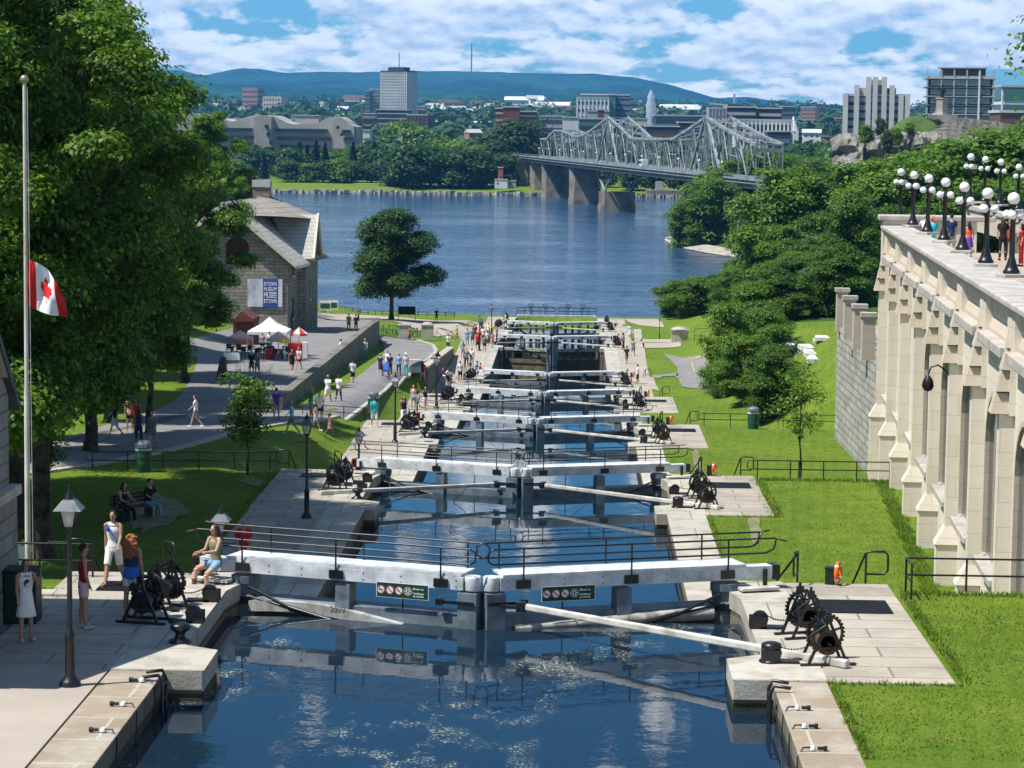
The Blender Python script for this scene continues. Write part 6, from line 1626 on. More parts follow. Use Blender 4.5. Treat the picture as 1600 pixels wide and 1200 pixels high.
building('apartment_block', 'far reddish apartment block on the left slope', 378, 410, 138, 4500, 'pinkb', 40, R(-15), 5, BC['brown'], .3)
building('apartment_block', 'cream striped apartment block on the left slope', 411, 446, 151, 3600, 'cream', 30, R(-15), 5, BC['brown'], .35, 6)
building('apartment_block', 'pinkish blocks showing past the maples far left', 262, 300, 137, 4300, 'pinkb', 40, 0, 4, BC['brown'], .3)
building('hospital', 'small white institution on the wooded slope', 535, 562, 154, 4200, 'cream', 40, 0, 2)
building('brick_house', 'low red brick building behind the far shore trees', 618, 676, 219, 1420, 'red', 20, 0, 1, BC['white'], .3)
building('warehouse', 'green roofed shed right of the curved museum', 557, 578, 204, 1500, 'white', 20, 0, 0, roof='green')
building('office_building', 'pale blocks on the roof of the curved museum', 461, 498, 181, 1650, 'cream', 20, 0, 1, BC['cream'])
building('warehouse', 'long low pale roof behind the curved museum', 330, 460, 186, 1800, 'white', 30, 0, 1)
hb_ = [(682,172),(700,166),(712,184),(724,190),(735,180),(745,186),(752,176),(680,192),(690,198),(706,203),(742,206),(762,198),(330,172),(352,166),(300,176),(318,190),(470,172),(485,176),(505,170),(520,176),(545,186),(560,160),(845,172),(860,170),(872,174),(890,176),(1040,176),(1060,174),(1080,176),(1290,190),(1300,196),(1312,200),(1262,206),(1010,182),(996,180),(664,176),(672,182),(758,168),(770,172),(820,162),(836,160),(440,170),(424,172),(575,168),(400,186),(380,182),(1246,198),(1270,200),(600,176),(730,196),(716,176),(698,176)]
hp = {}
for i, (px, py) in enumerate(hb_):
    kd = i % 4
    Y = 1500 + (215-py)*62 if py < 206 else 1450
    Y = min(Y, 4600); x, _, z = at_y(px, py, Y); zg = hgt(x, Y); s = Y/2400
    if kd not in hp:
        h = thing('house', 'x', 'house'); w_ = [16, 24, 12, 34][kd]
        MB().bb(-w_/2, w_/2, -6, 6, -12, 5).build('wall', [BC['white'], BC['cream'], BC['pinkb'], BC['white']][kd], h)
        MB().slab([(-7, 5), (7, 5), (0, 8.5)], 'x', -w_/2-.5, w_/2+.5).build('roof', [BC['roof'], BC['brown'], BC['grey'], BC['white']][kd], h)
        for k in range(3): MB().bb(-w_*.35+k*w_*.3, -w_*.35+k*w_*.3+1.6, -6.15, -6, 1, 3).build('window', WIN, h)
        hp[kd] = h; o = h
    else: o = copy_tree(hp[kd])
    o.location = (x, Y-25, z-3.5); o.scale = (s*1.1, s, s*1.0); o.rotation_euler.z = rnd.uniform(-.7, .7); o['group'] = 'small houses of the far town'
    o['label'] = f'{["white","cream","pinkish","long white"][kd]} far-off house {["under the ridge","among the town trees","below the slope","near the shore woods"][i%4]}, number {i+1} of the small houses'
# curved concrete museum
def wave_mass(name, px0, px1, top, Y0, Y1, zb, m, parent):
    pts = [at_y(px, py, Y0) for px, py in top]
    o = [(pts[0][0], zb)] + [(p[0], p[2]) for p in pts] + [(pts[-1][0], zb)]
    return MB().slab(o, 'y', Y0, Y1).build(name, m, parent, world=True)
CV = mat('ribbed_limestone', (.42,.395,.35), .8, 0, .12, .08, bmp=.2, bs=1)
t = thing('curved_museum', 'large sand-grey museum with waving rooflines on the far shore', 'building', (at_y(430, 230, 1330)[0], 1330, -12))
topA = [(318,192),(335,186),(350,186),(362,190),(375,186),(388,182),(400,180),(425,181),(437,186),(450,192),(462,194),(495,193),(505,187),(515,183),(530,183),(540,189),(548,196),(556,198)]
def smooth(pl, n=6):
    out = []
    for i in range(len(pl)-1):
        p0 = pl[max(0, i-1)]; p1, p2 = pl[i], pl[i+1]; p3 = pl[min(len(pl)-1, i+2)]
        for j in range(n):
            u = j/n; out.append(tuple(.5*((2*p1[k])+(-p0[k]+p2[k])*u+(2*p0[k]-5*p1[k]+4*p2[k]-p3[k])*u*u+(-p0[k]+3*p1[k]-3*p2[k]+p3[k])*u**3) for k in (0, 1)))
    return out+[pl[-1]]
wave_mass('wall', 0, 0, smooth(topA), 1330, 1375, -20, CV, t)
wave_mass('wall', 0, 0, smooth([(270,200),(285,188),(298,178),(312,179),(322,186),(345,190),(360,188)]), 1350, 1390, -20, CV, t)
wave_mass('stair_tower', 0, 0, smooth([(397,184),(404,181),(414,180),(424,182)]), 1322, 1336, -20, CV, t)
wave_mass('end_bay', 0, 0, smooth([(520,186),(530,183),(538,187),(546,194),(553,197)]), 1324, 1336, -20, CV, t)
for pxa, pxb, y in ((431,512,203.5),(434,517,216),(438,500,228.5),(330,395,202),(318,397,214),(380,400,227),(536,549,204.5),(540,553,216)):
    a = at_y(pxa, y+1.8, 1329); b = at_y(pxb, y-1.8, 1329); yy = 1328.5 if pxb < 530 else 1322.5
    MB().bb(a[0], b[0], yy, yy+2.5, a[2], b[2]).build('window_band', WIN, t, world=True)
for px, y in ((416,197),(419,209.5),(423,222),(528,199),(534,210)):
    a = at_y(px-2.2, y+2.5, 1321); b = at_y(px+2.2, y-2.5, 1321); MB().bb(a[0], b[0], 1320.5, 1322.6, a[2], b[2]).build('window', WIN, t, world=True)
# church spire, fountain jet, crane
x, _, zt = at_y(1240, 181, 1500); t = thing('church_steeple', 'white church steeple between the condominiums and the tower', 'church', (x, 1500, -12))
MB().bb(-3, 3, -3, 3, 0, 22).build('tower', BC['white'], t); MB().lathe([(3.4, 22), (2.4, 25), (.15, zt+12)], 8, sm=False).build('spire', BC['white'], t)
JET = bpy.data.materials.new('fine_water_spray'); _t = nt(JET); _n = noise(_t, mapping(_t, node(_t, 'ShaderNodeNewGeometry').outputs['Position'], scale=(1, 1, .25)), .5, 4)
_p = finish(_t, (.80,.86,.95), .9, 0, None, .1, Alpha=.4)
x, _, zt = at_y(1017.5, 143, 1900); zg = at_y(1017.5, 200, 1900)[2]
t = thing('fountain_jet', 'tall misty white fountain jet in the far town', 'fountain', (x, 1900, zg-2))
MB().lathe([(3.4, 0), (4.0, (zt-zg)*.25), (3.5, (zt-zg)*.5), (3.9, (zt-zg)*.7), (2.6, (zt-zg)*.85), (2.9, (zt-zg)*.93), (.6, zt-zg+3)], 14).build('spray', JET, t)
x, _, z = at_y(1147, 170, 1525); t = thing('tower_crane', 'construction crane above the condominium row', 'crane', (x, 1525, z-4)); zt = at_y(1147, 147, 1525)[2]-z+4; u = 1525/F_PX
MB().beam((0, 0, 0), (0, 0, zt), 1.2, 1.2).build('mast', BC['grey'], t); MB().beam((-38*u, 0, zt*.55), (8*u, 0, zt*.42), .9, 1.2).build('jib', BC['grey'], t)
MB().bb(-4, 3, -3, 3, 3, 7).build('rooftop_plant', BC['dark'], t)

# ------------------------------------------------------------------ right side high-rises, bluff and monument
def highrise(px0, px1, pt, Y, floors, label):
    t = building('apartment_tower', label, px0, px1, pt, Y, 'dark', None, R(-6), floors, WINL, .62, 0, 'grey', cat='apartment tower'); return t
t = highrise(1319, 1426, 150, 900, 15, 'white and blue glass apartment tower with vertical piers, right of the town'); W_, D_, H_ = t['_dims']
for fx, hh_ in ((-.47, 0), (-.30, 3), (-.12, 6), (-.02, 6), (.12, 6), (.24, 3), (.38, 0), (.48, 0)): MB().bb(W_*fx-.9, W_*fx+.9, -D_/2-1.2, -D_/2+2, 0, H_+hh_+1).build('pier', BC['stone'], t)
MB().bb(-W_*.3, W_*.3, -D_*.4, D_*.4, H_, H_+3).bb(-W_*.16, W_*.16, -D_*.3, D_*.3, H_+2.99, H_+6).build('stepped_top', BC['grey'], t)
t = highrise(1452, 1556, 122, 880, 13, 'glass tower still under construction with open top floors'); W_, D_, H_ = t['_dims']
for i in range(15): MB().bb(-W_*.56, W_*.56, -D_*.56, D_*.56, H_-i*H_/13.-.2, H_-i*H_/13.+.15).build('floor_slab', BC['teal'] if i % 2 else BC['grey'], t)
for fx in (-.52, -.3, -.1, .1, .3, .52): MB().bb(W_*fx-.25, W_*fx+.25, -D_*.55, -D_*.52, H_*.2, H_+3).build('column', BC['grey'], t)
MB().bb(-W_*.30, W_*.40, -D_*.3, D_*.3, H_, H_+3.6).build('plant_room', BC['dark'], t); MB().bb(-W_*.35, W_*.43, -D_*.35, D_*.35, H_+3.6, H_+4.0).build('roof_slab', BC['grey'], t); MB().bb(W_*.28, W_*.31, -D_*.6, -D_*.57, H_*.3, H_+2.5).build('hoist_mast', BC['white'], t)
building('office_tower', 'white and teal office tower cut by the right edge', 1566, 1640, 136, 900, 'white', 30, 0, 6, BC['teal'], .75)
building('brick_building', 'dark brick building at the right edge below the towers', 1563, 1640, 176, 760, 'brown', 20, 0, 2, WIN, .5)
# rocky bluff
ROCK = mat('weathered_limestone_cliff', (.25,.23,.195), .95, 0, .3, .25, bmp=1, bs=1.2, col2=(.07,.065,.055))
BY = 640; mb = MB(); r_ = random.Random(12); nx_, nz_ = 60, 14; vs = []
topl = [(1312,222),(1322,212),(1335,208),(1352,212),(1372,216),(1392,210),(1415,208),(1440,206),(1465,205),(1490,208),(1520,212),(1620,214)]
for i in range(nx_+1):
    px = 1312+(1620-1312)*i/nx_; py = float(np.interp(px, [p[0] for p in topl], [p[1] for p in topl])); zt = at_y(px, py, BY)[2]
    for j in range(nz_+1):
        u = j/nz_; z = -12+(zt+12)*u
        y = BY + 10*u + (2.6*math.sin(i*.9+math.floor(u*5)*1.7)+r_.uniform(-1.2, 1.2))*(1-u*.3) - (3 if math.floor(u*6) % 2 else 0) + (12*max(0, (8-i))/8)
        vs.append((at_y(px, py, BY)[0], y, z+r_.uniform(-.3, .3)))
k = nz_+1; fs = [(i*k+j, (i+1)*k+j, (i+1)*k+j+1, i*k+j+1) for i in range(nx_) for j in range(nz_)]
n0 = len(vs); 
for i in range(nx_+1): x, y, z = vs[i*k+nz_]; vs.append((CAM[0]+(x-CAM[0])*(y+120)/y, y+120, z))
fs += [(i*k+nz_, (i+1)*k+nz_, n0+i+1, n0+i) for i in range(nx_)]
tag(mb.add(vs, fs, 0, False).build('bluff', ROCK), 'layered grey rock bluff above the right wood', kind='structure')
# grass mound on the bluff
def mound(px, pt, pb, hw, Y, m, label, name='hill'):
    c = at_y(px, pb, Y); zt = at_y(px, pt, Y)[2]; R_ = hw*Y/F_PX; mb = MB(); n = 28; vs = [(c[0], c[1], zt)]; fs = []
    for a in range(1, 7):
        for j in range(n): th = 2*math.pi*j/n; k = a/6; vs.append((c[0]+R_*k*math.cos(th), c[1]+R_*.8*k*math.sin(th), c[2]-1+(zt-c[2]+1)*math.cos(k*math.pi/2)))
    fs = [(0, 1+j, 1+(j+1) % n) for j in range(n)] + [(1+a*n+j, 1+(a+1)*n+j, 1+(a+1)*n+(j+1) % n, 1+a*n+(j+1) % n) for a in range(5) for j in range(n)]
    tag(mb.add(vs, fs, 0, True).build(name, m), label, kind='structure')
mound(1432, 181, 212, 58, 662, mat('hill_turf', (.07,.12,.02), .9, 0, .3, .3, col2=(.03,.07,.015)), 'grassy mound on top of the bluff')
# amphitheatre steps
STP = mat('amphitheatre_concrete', (.33,.30,.26), .85, 0, .15, .3); 
t = thing('amphitheatre', 'fan-shaped stone amphitheatre steps on the bluff beside the monument', 'amphitheatre', at_y(1520, 212, 655))
for j in range(5):
    mb = MB(); Y = 652+j*4.5
    pts = [at_y(px, float(np.interp(px, [1452,1480,1520,1560,1600,1640], [208-j*5.5, 206-j*5.6, 208-j*5.6, 212-j*5.4, 218-j*5.0, 222-j*4.4])), Y) for px in np.linspace(1456+j*3, 1640, 30)]
    for a, b in zip(pts, pts[1:]): mb.add([(a[0],a[1]-1,a[2]-2.4),(b[0],b[1]-1,b[2]-2.4),(b[0],b[1]-1,b[2]),(a[0],a[1]-1,a[2]),(a[0],a[1]+5,a[2]+.1),(b[0],b[1]+5,b[2]+.1)], [(0,1,2,3),(3,2,5,4)])
    mb.build('stone_tier', STP, t, world=True)
    if j: 
        for i in range(3, 27):
            a = pts[i]; MB().bb(a[0]-.25, a[0]+.25, a[1]-1.3, a[1]-1.05, a[2]-1.3, a[2]-.1).build('seat_divider', ROCK, t, world=True) if i % 2 else None
b_ = at_y(1471, 182, 668); zt = at_y(1471, 131, 668)[2]; u = 668/F_PX
t = thing('bronze_monument', 'dark bronze figure on a tall stone pedestal beside the amphitheatre', 'statue', b_); h = zt-b_[2]
MB().prism([(-22*u, -3), (22*u, -3), (18*u, 3), (-18*u, 3)], -2, .4).build('terrace', STP, t)
MB().lathe([(2.6, .4), (2.4, .9), (1.7, 1.0), (1.4, h*.52), (1.75, h*.54), (1.7, h*.58)], 4, sm=False).build('pedestal', STP, t)
BRZ = mat('dark_bronze', (.03,.035,.03), .5, .4, .2, 2); z = h*.58
MB().tube([(0, 0, z), (.05, 0, z+h*.16), (0, 0, z+h*.27), (0, 0, z+h*.33)], [.62, .5, .6, .25], 8).ball((0, 0, z+h*.365), (.32, .32, .38), 8).tube([(-.5, 0, z+h*.29), (-.95, -.2, z+h*.24), (-.8, -.4, z+h*.33)], [.2, .16, .12], 6).tube([(.5, 0, z+h*.29), (.8, -.1, z+h*.18), (.7, -.3, z+h*.12)], [.2, .16, .12], 6).build('figure', BRZ, t)
for i, (kd, px, pt, Y, wd) in enumerate([('d',1375,185,636,.6),('m',1352,196,636,.7),('m',1400,200,634,.6),('g',1385,205,634,.8),('d',1445,184,664,1.4),('m',1420,192,650,.8),('d',1462,186,664,1.0)]):
    x, _, zt = at_y(px, pt, Y); s = .42 if i < 4 else .3
    hs = at_y(px, pt+ (26 if i < 4 else 16), Y)[2]
    o = place(protos[kd], x, Y-2, hs, i, ((zt-hs)/PH[kd]*wd*1.3, (zt-hs)/PH[kd]*wd*1.3, (zt-hs)/PH[kd]), f'small {["dark","green","green","grey green","dark round","green","dark"][i]} tree clinging to the top of the bluff, number {i+1} from the left'); o['group'] = 'trees on the bluff top'

# ------------------------------------------------------------------ steel truss bridge
STEEL = mat('grey_painted_steel', (.31,.34,.34), .6, .1, .15, .3, col2=(.14,.17,.17)); STD = mat('dark_bridge_steel', (.05,.06,.065), .6, .1, .2, .2)
PIER = mat('bridge_pier_stone', (.24,.21,.17), .9, 0, .25, .2, bmp=.5, bs=1)
BZ = -3.0
def bxy(Y, off=0): return (CAM[0]-15.4+(1120-Y)*.1435+off*.99, Y+off*.142)
def bp_(Y, z, off=0): x, y = bxy(Y, off); return Vector((x, y, z))
t = thing('truss_bridge', 'long grey steel truss bridge on stone piers crossing the river', 'bridge', tuple(bp_(928, -20)))
dk = MB(); dk.beam(bp_(1185, BZ-.4, 4), bp_(640, BZ-.4, 4), 14, .8); dk.build('deck', STD, t, world=True)
for off, z, w_, h_, nm, mm in ((-3.2, BZ+.25, .35, .5, 'fascia', STEEL), (-3.0, BZ-1.5, .4, 1.4, 'girder', STD), (11, BZ-1.2, .4, 1.4, 'girder', STD), (-3.5, BZ-.75, .5, .22, 'utility_pipe', STEEL)):
    MB().beam(bp_(1185, z, off), bp_(640, z, off), w_, h_).build(nm, mm, t, world=True)
rl = MB(); 
for zz in (.9, 1.3): rl.beam(bp_(1185, BZ+zz, -3.3), bp_(640, BZ+zz, -3.3), .1, .1)
for Y in np.arange(640, 1186, 5.5): rl.beam(bp_(Y, BZ, -3.3), bp_(Y, BZ+1.3, -3.3), .1, .1)
rl.build('parapet_rail', STEEL, t, world=True)
chord = [(1111, 5.3), (1090, 5.5), (1066, 9.2), (1048, 9.2), (1010, 7.2), (995, 7.0), (970, 8.6), (945, 11.4), (920, 14.4), (895, 11.0), (870, 7.1), (845, 7.0), (815, 7.0), (788, 7.4), (765, 10.2), (737, 14.0), (712, 10.9), (690, 8.4), (668, 6.5)]
for off, nm in ((0, 'near'), (7.3, 'far')):
    mb = MB()
    for a, b in zip(chord, chord[1:]): mb.beam(bp_(a[0], a[1], off), bp_(b[0], b[1], off), .7, .8)
    mb.build('top_chord', STEEL, t, world=True)
    v = MB(); g_ = MB(); ys_ = np.linspace(1111, 668, 41); f_ = lambda Y: float(np.interp(-Y, [-c[0] for c in chord], [c[1] for c in chord]))
    for i, Y in enumerate(ys_):
        MB().beam(bp_(Y, BZ, off), bp_(Y, f_(Y), off), .32, .36).build('truss_vertical', STEEL, t, world=True)
        if i < len(ys_)-1:
            Y2 = ys_[i+1]
            if i % 2: g_.beam(bp_(Y, BZ, off), bp_(Y2, f_(Y2), off), .24, .28)
            else: g_.beam(bp_(Y, f_(Y), off), bp_(Y2, BZ, off), .24, .28)
            if i % 4 == 1: g_.beam(bp_(Y, (f_(Y)+BZ)/2, off), bp_(Y2, (f_(Y2)+BZ)/2, off), .25, .3)
    for Y in (920, 737): v.beam(bp_(Y, BZ-6, off), bp_(Y, 14.2, off), 1.0, 1.1); g_.beam(bp_(Y+24, BZ, off), bp_(Y+2, 13, off), .7, .8); g_.beam(bp_(Y-24, BZ, off), bp_(Y-2, 13, off), .7, .8)
    v.build('main_post', STEEL, t, world=True); g_.build('truss_diagonals', STEEL, t, world=True)
    MB().beam(bp_(1111, BZ+.5, off), bp_(668, BZ+.5, off), .6, .8).build('bottom_chord', STEEL, t, world=True)
cb2 = MB()
for i, (Y, z) in enumerate(chord):
    cb2.beam(bp_(Y, z, 0), bp_(Y, z, 7.3), .35, .4)
    if i: cb2.beam(bp_(Y, z, 0), bp_(chord[i-1][0], chord[i-1][1], 7.3), .22, .25); cb2.beam(bp_(Y, z, 7.3), bp_(chord[i-1][0], chord[i-1][1], 0), .22, .25)
for Y in (870, 788, 668, 995, 1066): cb2.beam(bp_(Y, f_(Y)-1.5, 0), bp_(Y, f_(Y)-1.5, 7.3), .3, 1.0)
cb2.build('top_bracing', STEEL, t, world=True)
for Y, top, wd, ln in ((920, -13.0, 7.5, 14), (1000, BZ-2, 6, 13), (1085, BZ-2, 5.5, 13), (1128, BZ-2, 5, 12), (737, -12.5, 7, 13)):
    mb = MB(); c = bxy(Y, 4)
    ln *= .70; P = [(-ln/2, -wd/2), (0-ln/2-2.2, 0), (-ln/2, wd/2), (ln/2, wd/2), (ln/2+1.5, 0), (ln/2, -wd/2)]
    mb.prism([(c[0]+x*1.0, c[1]+y*1.3) for x, y in P], -24, top); mb.prism([(c[0]+x*1.04, c[1]+y*1.36) for x, y in P], -24, -17.5); mb.build('pier', PIER, t, world=True)
for Y in (920, 737):
    mb = MB()
    for off in (-1, 9):
        mb.beam(bp_(Y, -13, off), bp_(Y+22, BZ-1, off), .6, .7); mb.beam(bp_(Y, -13, off), bp_(Y-22, BZ-1, off), .6, .7)
    mb.build('cantilever_brace', STEEL, t, world=True)
mb = MB(); a = bxy(1160, 4); mb.bb(a[0]-9, a[0]-3, 1150, 1185, -18, BZ-1).build('abutment', PIER, t, world=True)
GL2 = MB()
for i in range(13):
    p = bp_(700+i*33, BZ+4.2, -2.6); GL2.ball(p, .38, 6).tube([p-Vector((0, 0, 4)), p], .07, 4)
GL2.build('deck_lights', WSIGN, t, world=True)
bus = thing('white_van', 'white boxy vehicle crossing the bridge under the truss', 'van', tuple(bp_(846, BZ, .6)), R(8)); MB().bb(-1.1, 1.1, -3, 3, .4, 2.9).build('body', BC['white'], bus, bevel=.1); MB().bb(-1.15, 1.15, -2.6, 2.6, 1.6, 2.4).build('window', WIN, bus)
# timber crib pier by the bridge and site huts
t = thing('timber_crib', 'old concrete and timber mooring crib in the river beyond the bridge', 'mooring crib', at_z(1042, 308, -20))
c = at_z(1010, 310, -20); d = at_z(1066, 310, -20)
MB().bb(c[0], d[0], c[1], c[1]+12, -18.2, -16.4).build('concrete_deck', PIER, t, world=True); MB().bb(c[0]+4, c[0]+7, c[1]+2, c[1]+5, -16.4, -12.6).build('block', BC['grey'], t, world=True)
for i in range(12): x = c[0]+(d[0]-c[0])*i/11; MB().bb(x-.25, x+.25, c[1]-.1, c[1]+.5, -21, -18.2).build('pile', BC['roof'], t, world=True)
for i, (px0_, px1_, y0_, y1_, col_, lb) in enumerate([(773,793,291,281,'white','white site hut at the foot of the bridge'),(778,786,281,262,'red','rusty red shed under the bridge end'),(792,806,291,283,'grey','small grey site trailer by the bridge pier')]):
    a = at_y(px0_, y0_, 1112+i*3); b = at_y(px1_, y1_, 1112+i*3); t = thing('site_hut', lb, 'hut', (a[0], a[1], a[2]-1)); MB().bb(0, b[0]-a[0], 0, 3, 0, b[2]-a[2]+1).build('body', BC[col_], t); MB().bb(-.2, b[0]-a[0]+.2, -.2, 3.2, b[2]-a[2]+1, b[2]-a[2]+1.25).build('roof', BC['roof'], t); MB().bb(1, 1.8, -.05, 0, 1.8, 2.6).build('window', WIN, t)
# ------------------------------------------------------------------ people
def remeshed(mb, vox, name, smooth=3):
    me = bpy.data.meshes.new('tmp'); me.from_pydata([tuple(v) for v in mb.v], [], mb.f)
    o = bpy.data.objects.new('tmp', me); C.objects.link(o)
    r = o.modifiers.new('r', 'REMESH'); r.mode = 'VOXEL'; r.voxel_size = vox; r.use_smooth_shade = True
    if smooth: s = o.modifiers.new('s', 'SMOOTH'); s.factor = .5; s.iterations = smooth
    dg = bpy.context.evaluated_depsgraph_get(); dg.update()
    m2 = bpy.data.meshes.new_from_object(o.evaluated_get(dg)); m2.name = name
    bpy.data.objects.remove(o); bpy.data.meshes.remove(me); return m2
def V(*a): return Vector(a)
def pose_joints(p):
    """p: legs [(fwd, knee, splay)] and arms [(fwd, abduct, elbow, twist)], lean, sit drop; facing -y"""
    J = {}; hz = p.get('hip', .90); lean = p.get('lean', 0)
    J['pelvis'] = V(0, 0, hz); up = V(0, -math.sin(lean), math.cos(lean))
    J['waist'] = J['pelvis']+up*.16; J['chest'] = J['pelvis']+up*.38; J['neck'] = J['pelvis']+up*.56
    hl = p.get('head', 0); J['head'] = J['neck']+V(0, -math.sin(lean+hl)-.10, math.cos(lean+hl)).normalized()*.155
    for i, s in enumerate((-1, 1)):
        f, k, sp = p['legs'][i]
        h = J['pelvis']+V(s*.092, 0, -.03); th = V(s*math.sin(sp), -math.sin(f), -math.cos(f)).normalized(); kn = h+th*.42
        sh = V(s*math.sin(sp)*.3, -math.sin(f-k), -math.cos(f-k)).normalized(); an = kn+sh*.40
        J['hip%d' % i] = h; J['knee%d' % i] = kn; J['ank%d' % i] = an
        J['toe%d' % i] = an+V(s*.03, -.17*math.cos(min(.6, max(-.6, f-k))), -.035-.05*max(0, -(f-k)))
        f, ab, e, tw = p['arms'][i]
        so = J['pelvis']+up*.52+V(s*.178, 0, 0); d = V(s*math.sin(ab), -math.sin(f)*math.cos(ab), -math.cos(f)*math.cos(ab)); el = so+d*.28
        d2 = V(s*math.sin(ab)-s*tw, -math.sin(f+e), -math.cos(f+e)).normalized(); wr = el+d2*.24
        J['sh%d' % i] = so; J['el%d' % i] = el; J['wr%d' % i] = wr; J['hd%d' % i] = d2
    return J
def scaled_tube(mb, pts, rs, sx_, sy_, n=12):
    t = MB().tube(pts, rs, n); k = len(pts); c = [Vector(p) for p in pts]
    for i in range(k*n):
        q = c[i//n]; v = Vector(t.v[i]); t.v[i] = (q.x+(v.x-q.x)*sx_, q.y+(v.y-q.y)*sy_, v.z)
    for i in range(k*n, len(t.v)):
        q = c[0] if i < k*n+n else c[-1]; v = Vector(t.v[i]); t.v[i] = (q.x+(v.x-q.x)*sx_, q.y+(v.y-q.y)*sy_, v.z)
    b = len(mb.v); mb.v += t.v; mb.f += [tuple(i+b for i in f) for f in t.f]; mb.m += t.m; mb.s += t.s
_pm = {}
def person_meshes(key, p, hero):
    if (key, hero) in _pm: return _pm[(key, hero)]
    J = pose_joints(p); vox = .0095 if hero else .026; out = {}
    fem = p.get('fem', False)
    b = MB()
    scaled_tube(b, [J['pelvis']-V(0,0,.07), J['pelvis']+V(0,0,.02), J['waist'], J['chest'], J['neck']-V(0,0,.06), J['neck']-V(0,0,.01)], [.10, .128 if fem else .118, .098 if fem else .112, .128, .105, .05], 1.22, .82)
    b.tube([J['sh0'], J['neck']-V(0,0,.035), J['sh1']], [.048, .06, .048], 8)
    b.tube([J['neck']-V(0,0,.03), J['head']], [.050, .045], 10)
    H = J['head']; b.ball(H+V(0,.008,.025), (.073, .090, .098), 16, k=12); b.ball(H+V(0,-.022,-.045), (.052, .058, .062), 12, k=8)
    b.ball(H+V(0,-.092,-.008), (.014, .020, .020), 8)
    for s in (-1, 1): b.ball(H+V(s*.074, .01, 0), (.010, .018, .028), 8)
    for i, s in enumerate((-1, 1)):
        b.tube([J['hip%d' % i], J['hip%d' % i].lerp(J['knee%d' % i], .5), J['knee%d' % i]], [.088, .075, .053], 12)
        b.tube([J['knee%d' % i], J['knee%d' % i].lerp(J['ank%d' % i], .35)+V(0,.012,0), J['ank%d' % i]], [.052, .054, .034], 12)
        b.tube([J['ank%d' % i]+V(0,.03,-.02), J['ank%d' % i].lerp(J['toe%d' % i], .55), J['toe%d' % i]], [.036, .034, .024], 8)
        b.tube([J['sh%d' % i], J['sh%d' % i].lerp(J['el%d' % i], .4), J['el%d' % i]], [.050, .043, .034], 10)
        b.tube([J['el%d' % i], J['el%d' % i].lerp(J['wr%d' % i], .35), J['wr%d' % i]], [.035, .035, .024], 10)
        d = J['hd%d' % i].normalized(); w = J['wr%d' % i]; sd = d.orthogonal().normalized() if abs(d.z) > .98 else d.cross(V(0,0,1)).normalized()
        b.tube([w, w+d*.05, w+d*.085], [.024, .033, .028], 8)
        if hero:
            nn = sd.cross(d); cl = p.get('curl', .5)
            for q in range(4):
                o_ = w+d*.075+sd*((q-1.5)*.0185); ln = [.062, .072, .068, .052][q]
                d1 = (d+nn*cl*.5).normalized(); d2 = (d+nn*cl*1.5).normalized()
                b.tube([o_, o_+d1*ln*.55, o_+d1*ln*.55+d2*ln*.45], [.0105, .0098, .0085], 6)
            o_ = w+d*.025-sd*.026; b.tube([o_, o_+(d*.6-sd*.7).normalized()*.035, o_+(d*.6-sd*.7).normalized()*.035+d*.025], [.012, .011, .009], 6)
    body = remeshed(b, vox, 'person', 2)
    out['body'] = body
    # face details as faces of the same body mesh
    bm_f = MB()
    if hero:
        for s in (-1, 1): bm_f.ball(H+V(s*.028, -.078, .012), (.012, .008, .007), 8, m=1); bm_f.tube([H+V(s*.014, -.086, .032), H+V(s*.042, -.078, .034)], .004, 5, m=1)
        bm_f.tube([H+V(-.020, -.080, -.050), H+V(0, -.088, -.049), H+V(.020, -.080, -.050)], [.003, .006, .003], 6, m=2)
        import bmesh
        bb_ = bmesh.new(); bb_.from_mesh(body); vs = [bb_.verts.new(v) for v in bm_f.v]
        for f, m_ in zip(bm_f.f, bm_f.m):
            try: nf = bb_.faces.new([vs[i] for i in f]); nf.material_index = m_; nf.smooth = True
            except ValueError: pass
        bb_.to_mesh(body); bb_.free()
    # garments
    def torso(extra, top=.055, low=-.10):
        g = MB(); scaled_tube(g, [J['pelvis']+V(0,0,low), J['pelvis']+V(0,0,.02), J['waist'], J['chest'], J['neck']-V(0,0,top+.02), J['neck']-V(0,0,top)], [.125+extra, .128+extra, .105+extra, .138+extra, .118, .07], 1.24, .87); return g
    g = torso(.008)
    for i in (0, 1): g.tube([J['sh%d' % i]-V(0,0,.005), J['sh%d' % i].lerp(J['el%d' % i], .75)], [.066, .056], 12)
    g.tube([J['sh0'], J['neck']-V(0,0,.04), J['sh1']], [.056, .06, .056], 8)
    out['shirt'] = remeshed(g, .016 if hero else .03, 'shirt', 2)
    g = torso(.004, .075); g.tube([J['sh0']+V(.055,0,.0), J['neck']-V(0,0,.055), J['sh1']-V(.055,0,.0)], [.062, .075, .062], 8)
    out['tank'] = remeshed(g, .016 if hero else .03, 'tank', 2)
    def legs(frac, r0, r1, f2=0):
        g = MB(); scaled_tube(g, [J['pelvis']-V(0,0,.10), J['pelvis']+V(0,0,.02), J['pelvis']+V(0,0,.10)], [.115, .135, .118], 1.22, .88)
        for i in (0, 1):
            g.tube([J['hip%d' % i]+V(0,0,.02), J['hip%d' % i].lerp(J['knee%d' % i], frac)], [r0, r1], 12)
            if f2: g.tube([J['knee%d' % i], J['knee%d' % i].lerp(J['ank%d' % i], f2)], [r1, r1*.82], 12)
        return g
    out['shorts'] = remeshed(legs(.55, .098, .088), .016 if hero else .03, 'shorts', 2)
    out['long_shorts'] = remeshed(legs(.95, .098, .082), .016 if hero else .03, 'shorts', 2)
    out['trousers'] = remeshed(legs(1.0, .094, .066, .93), .016 if hero else .03, 'trousers', 2)
    g = MB(); kz = (J['knee0']+J['knee1'])/2
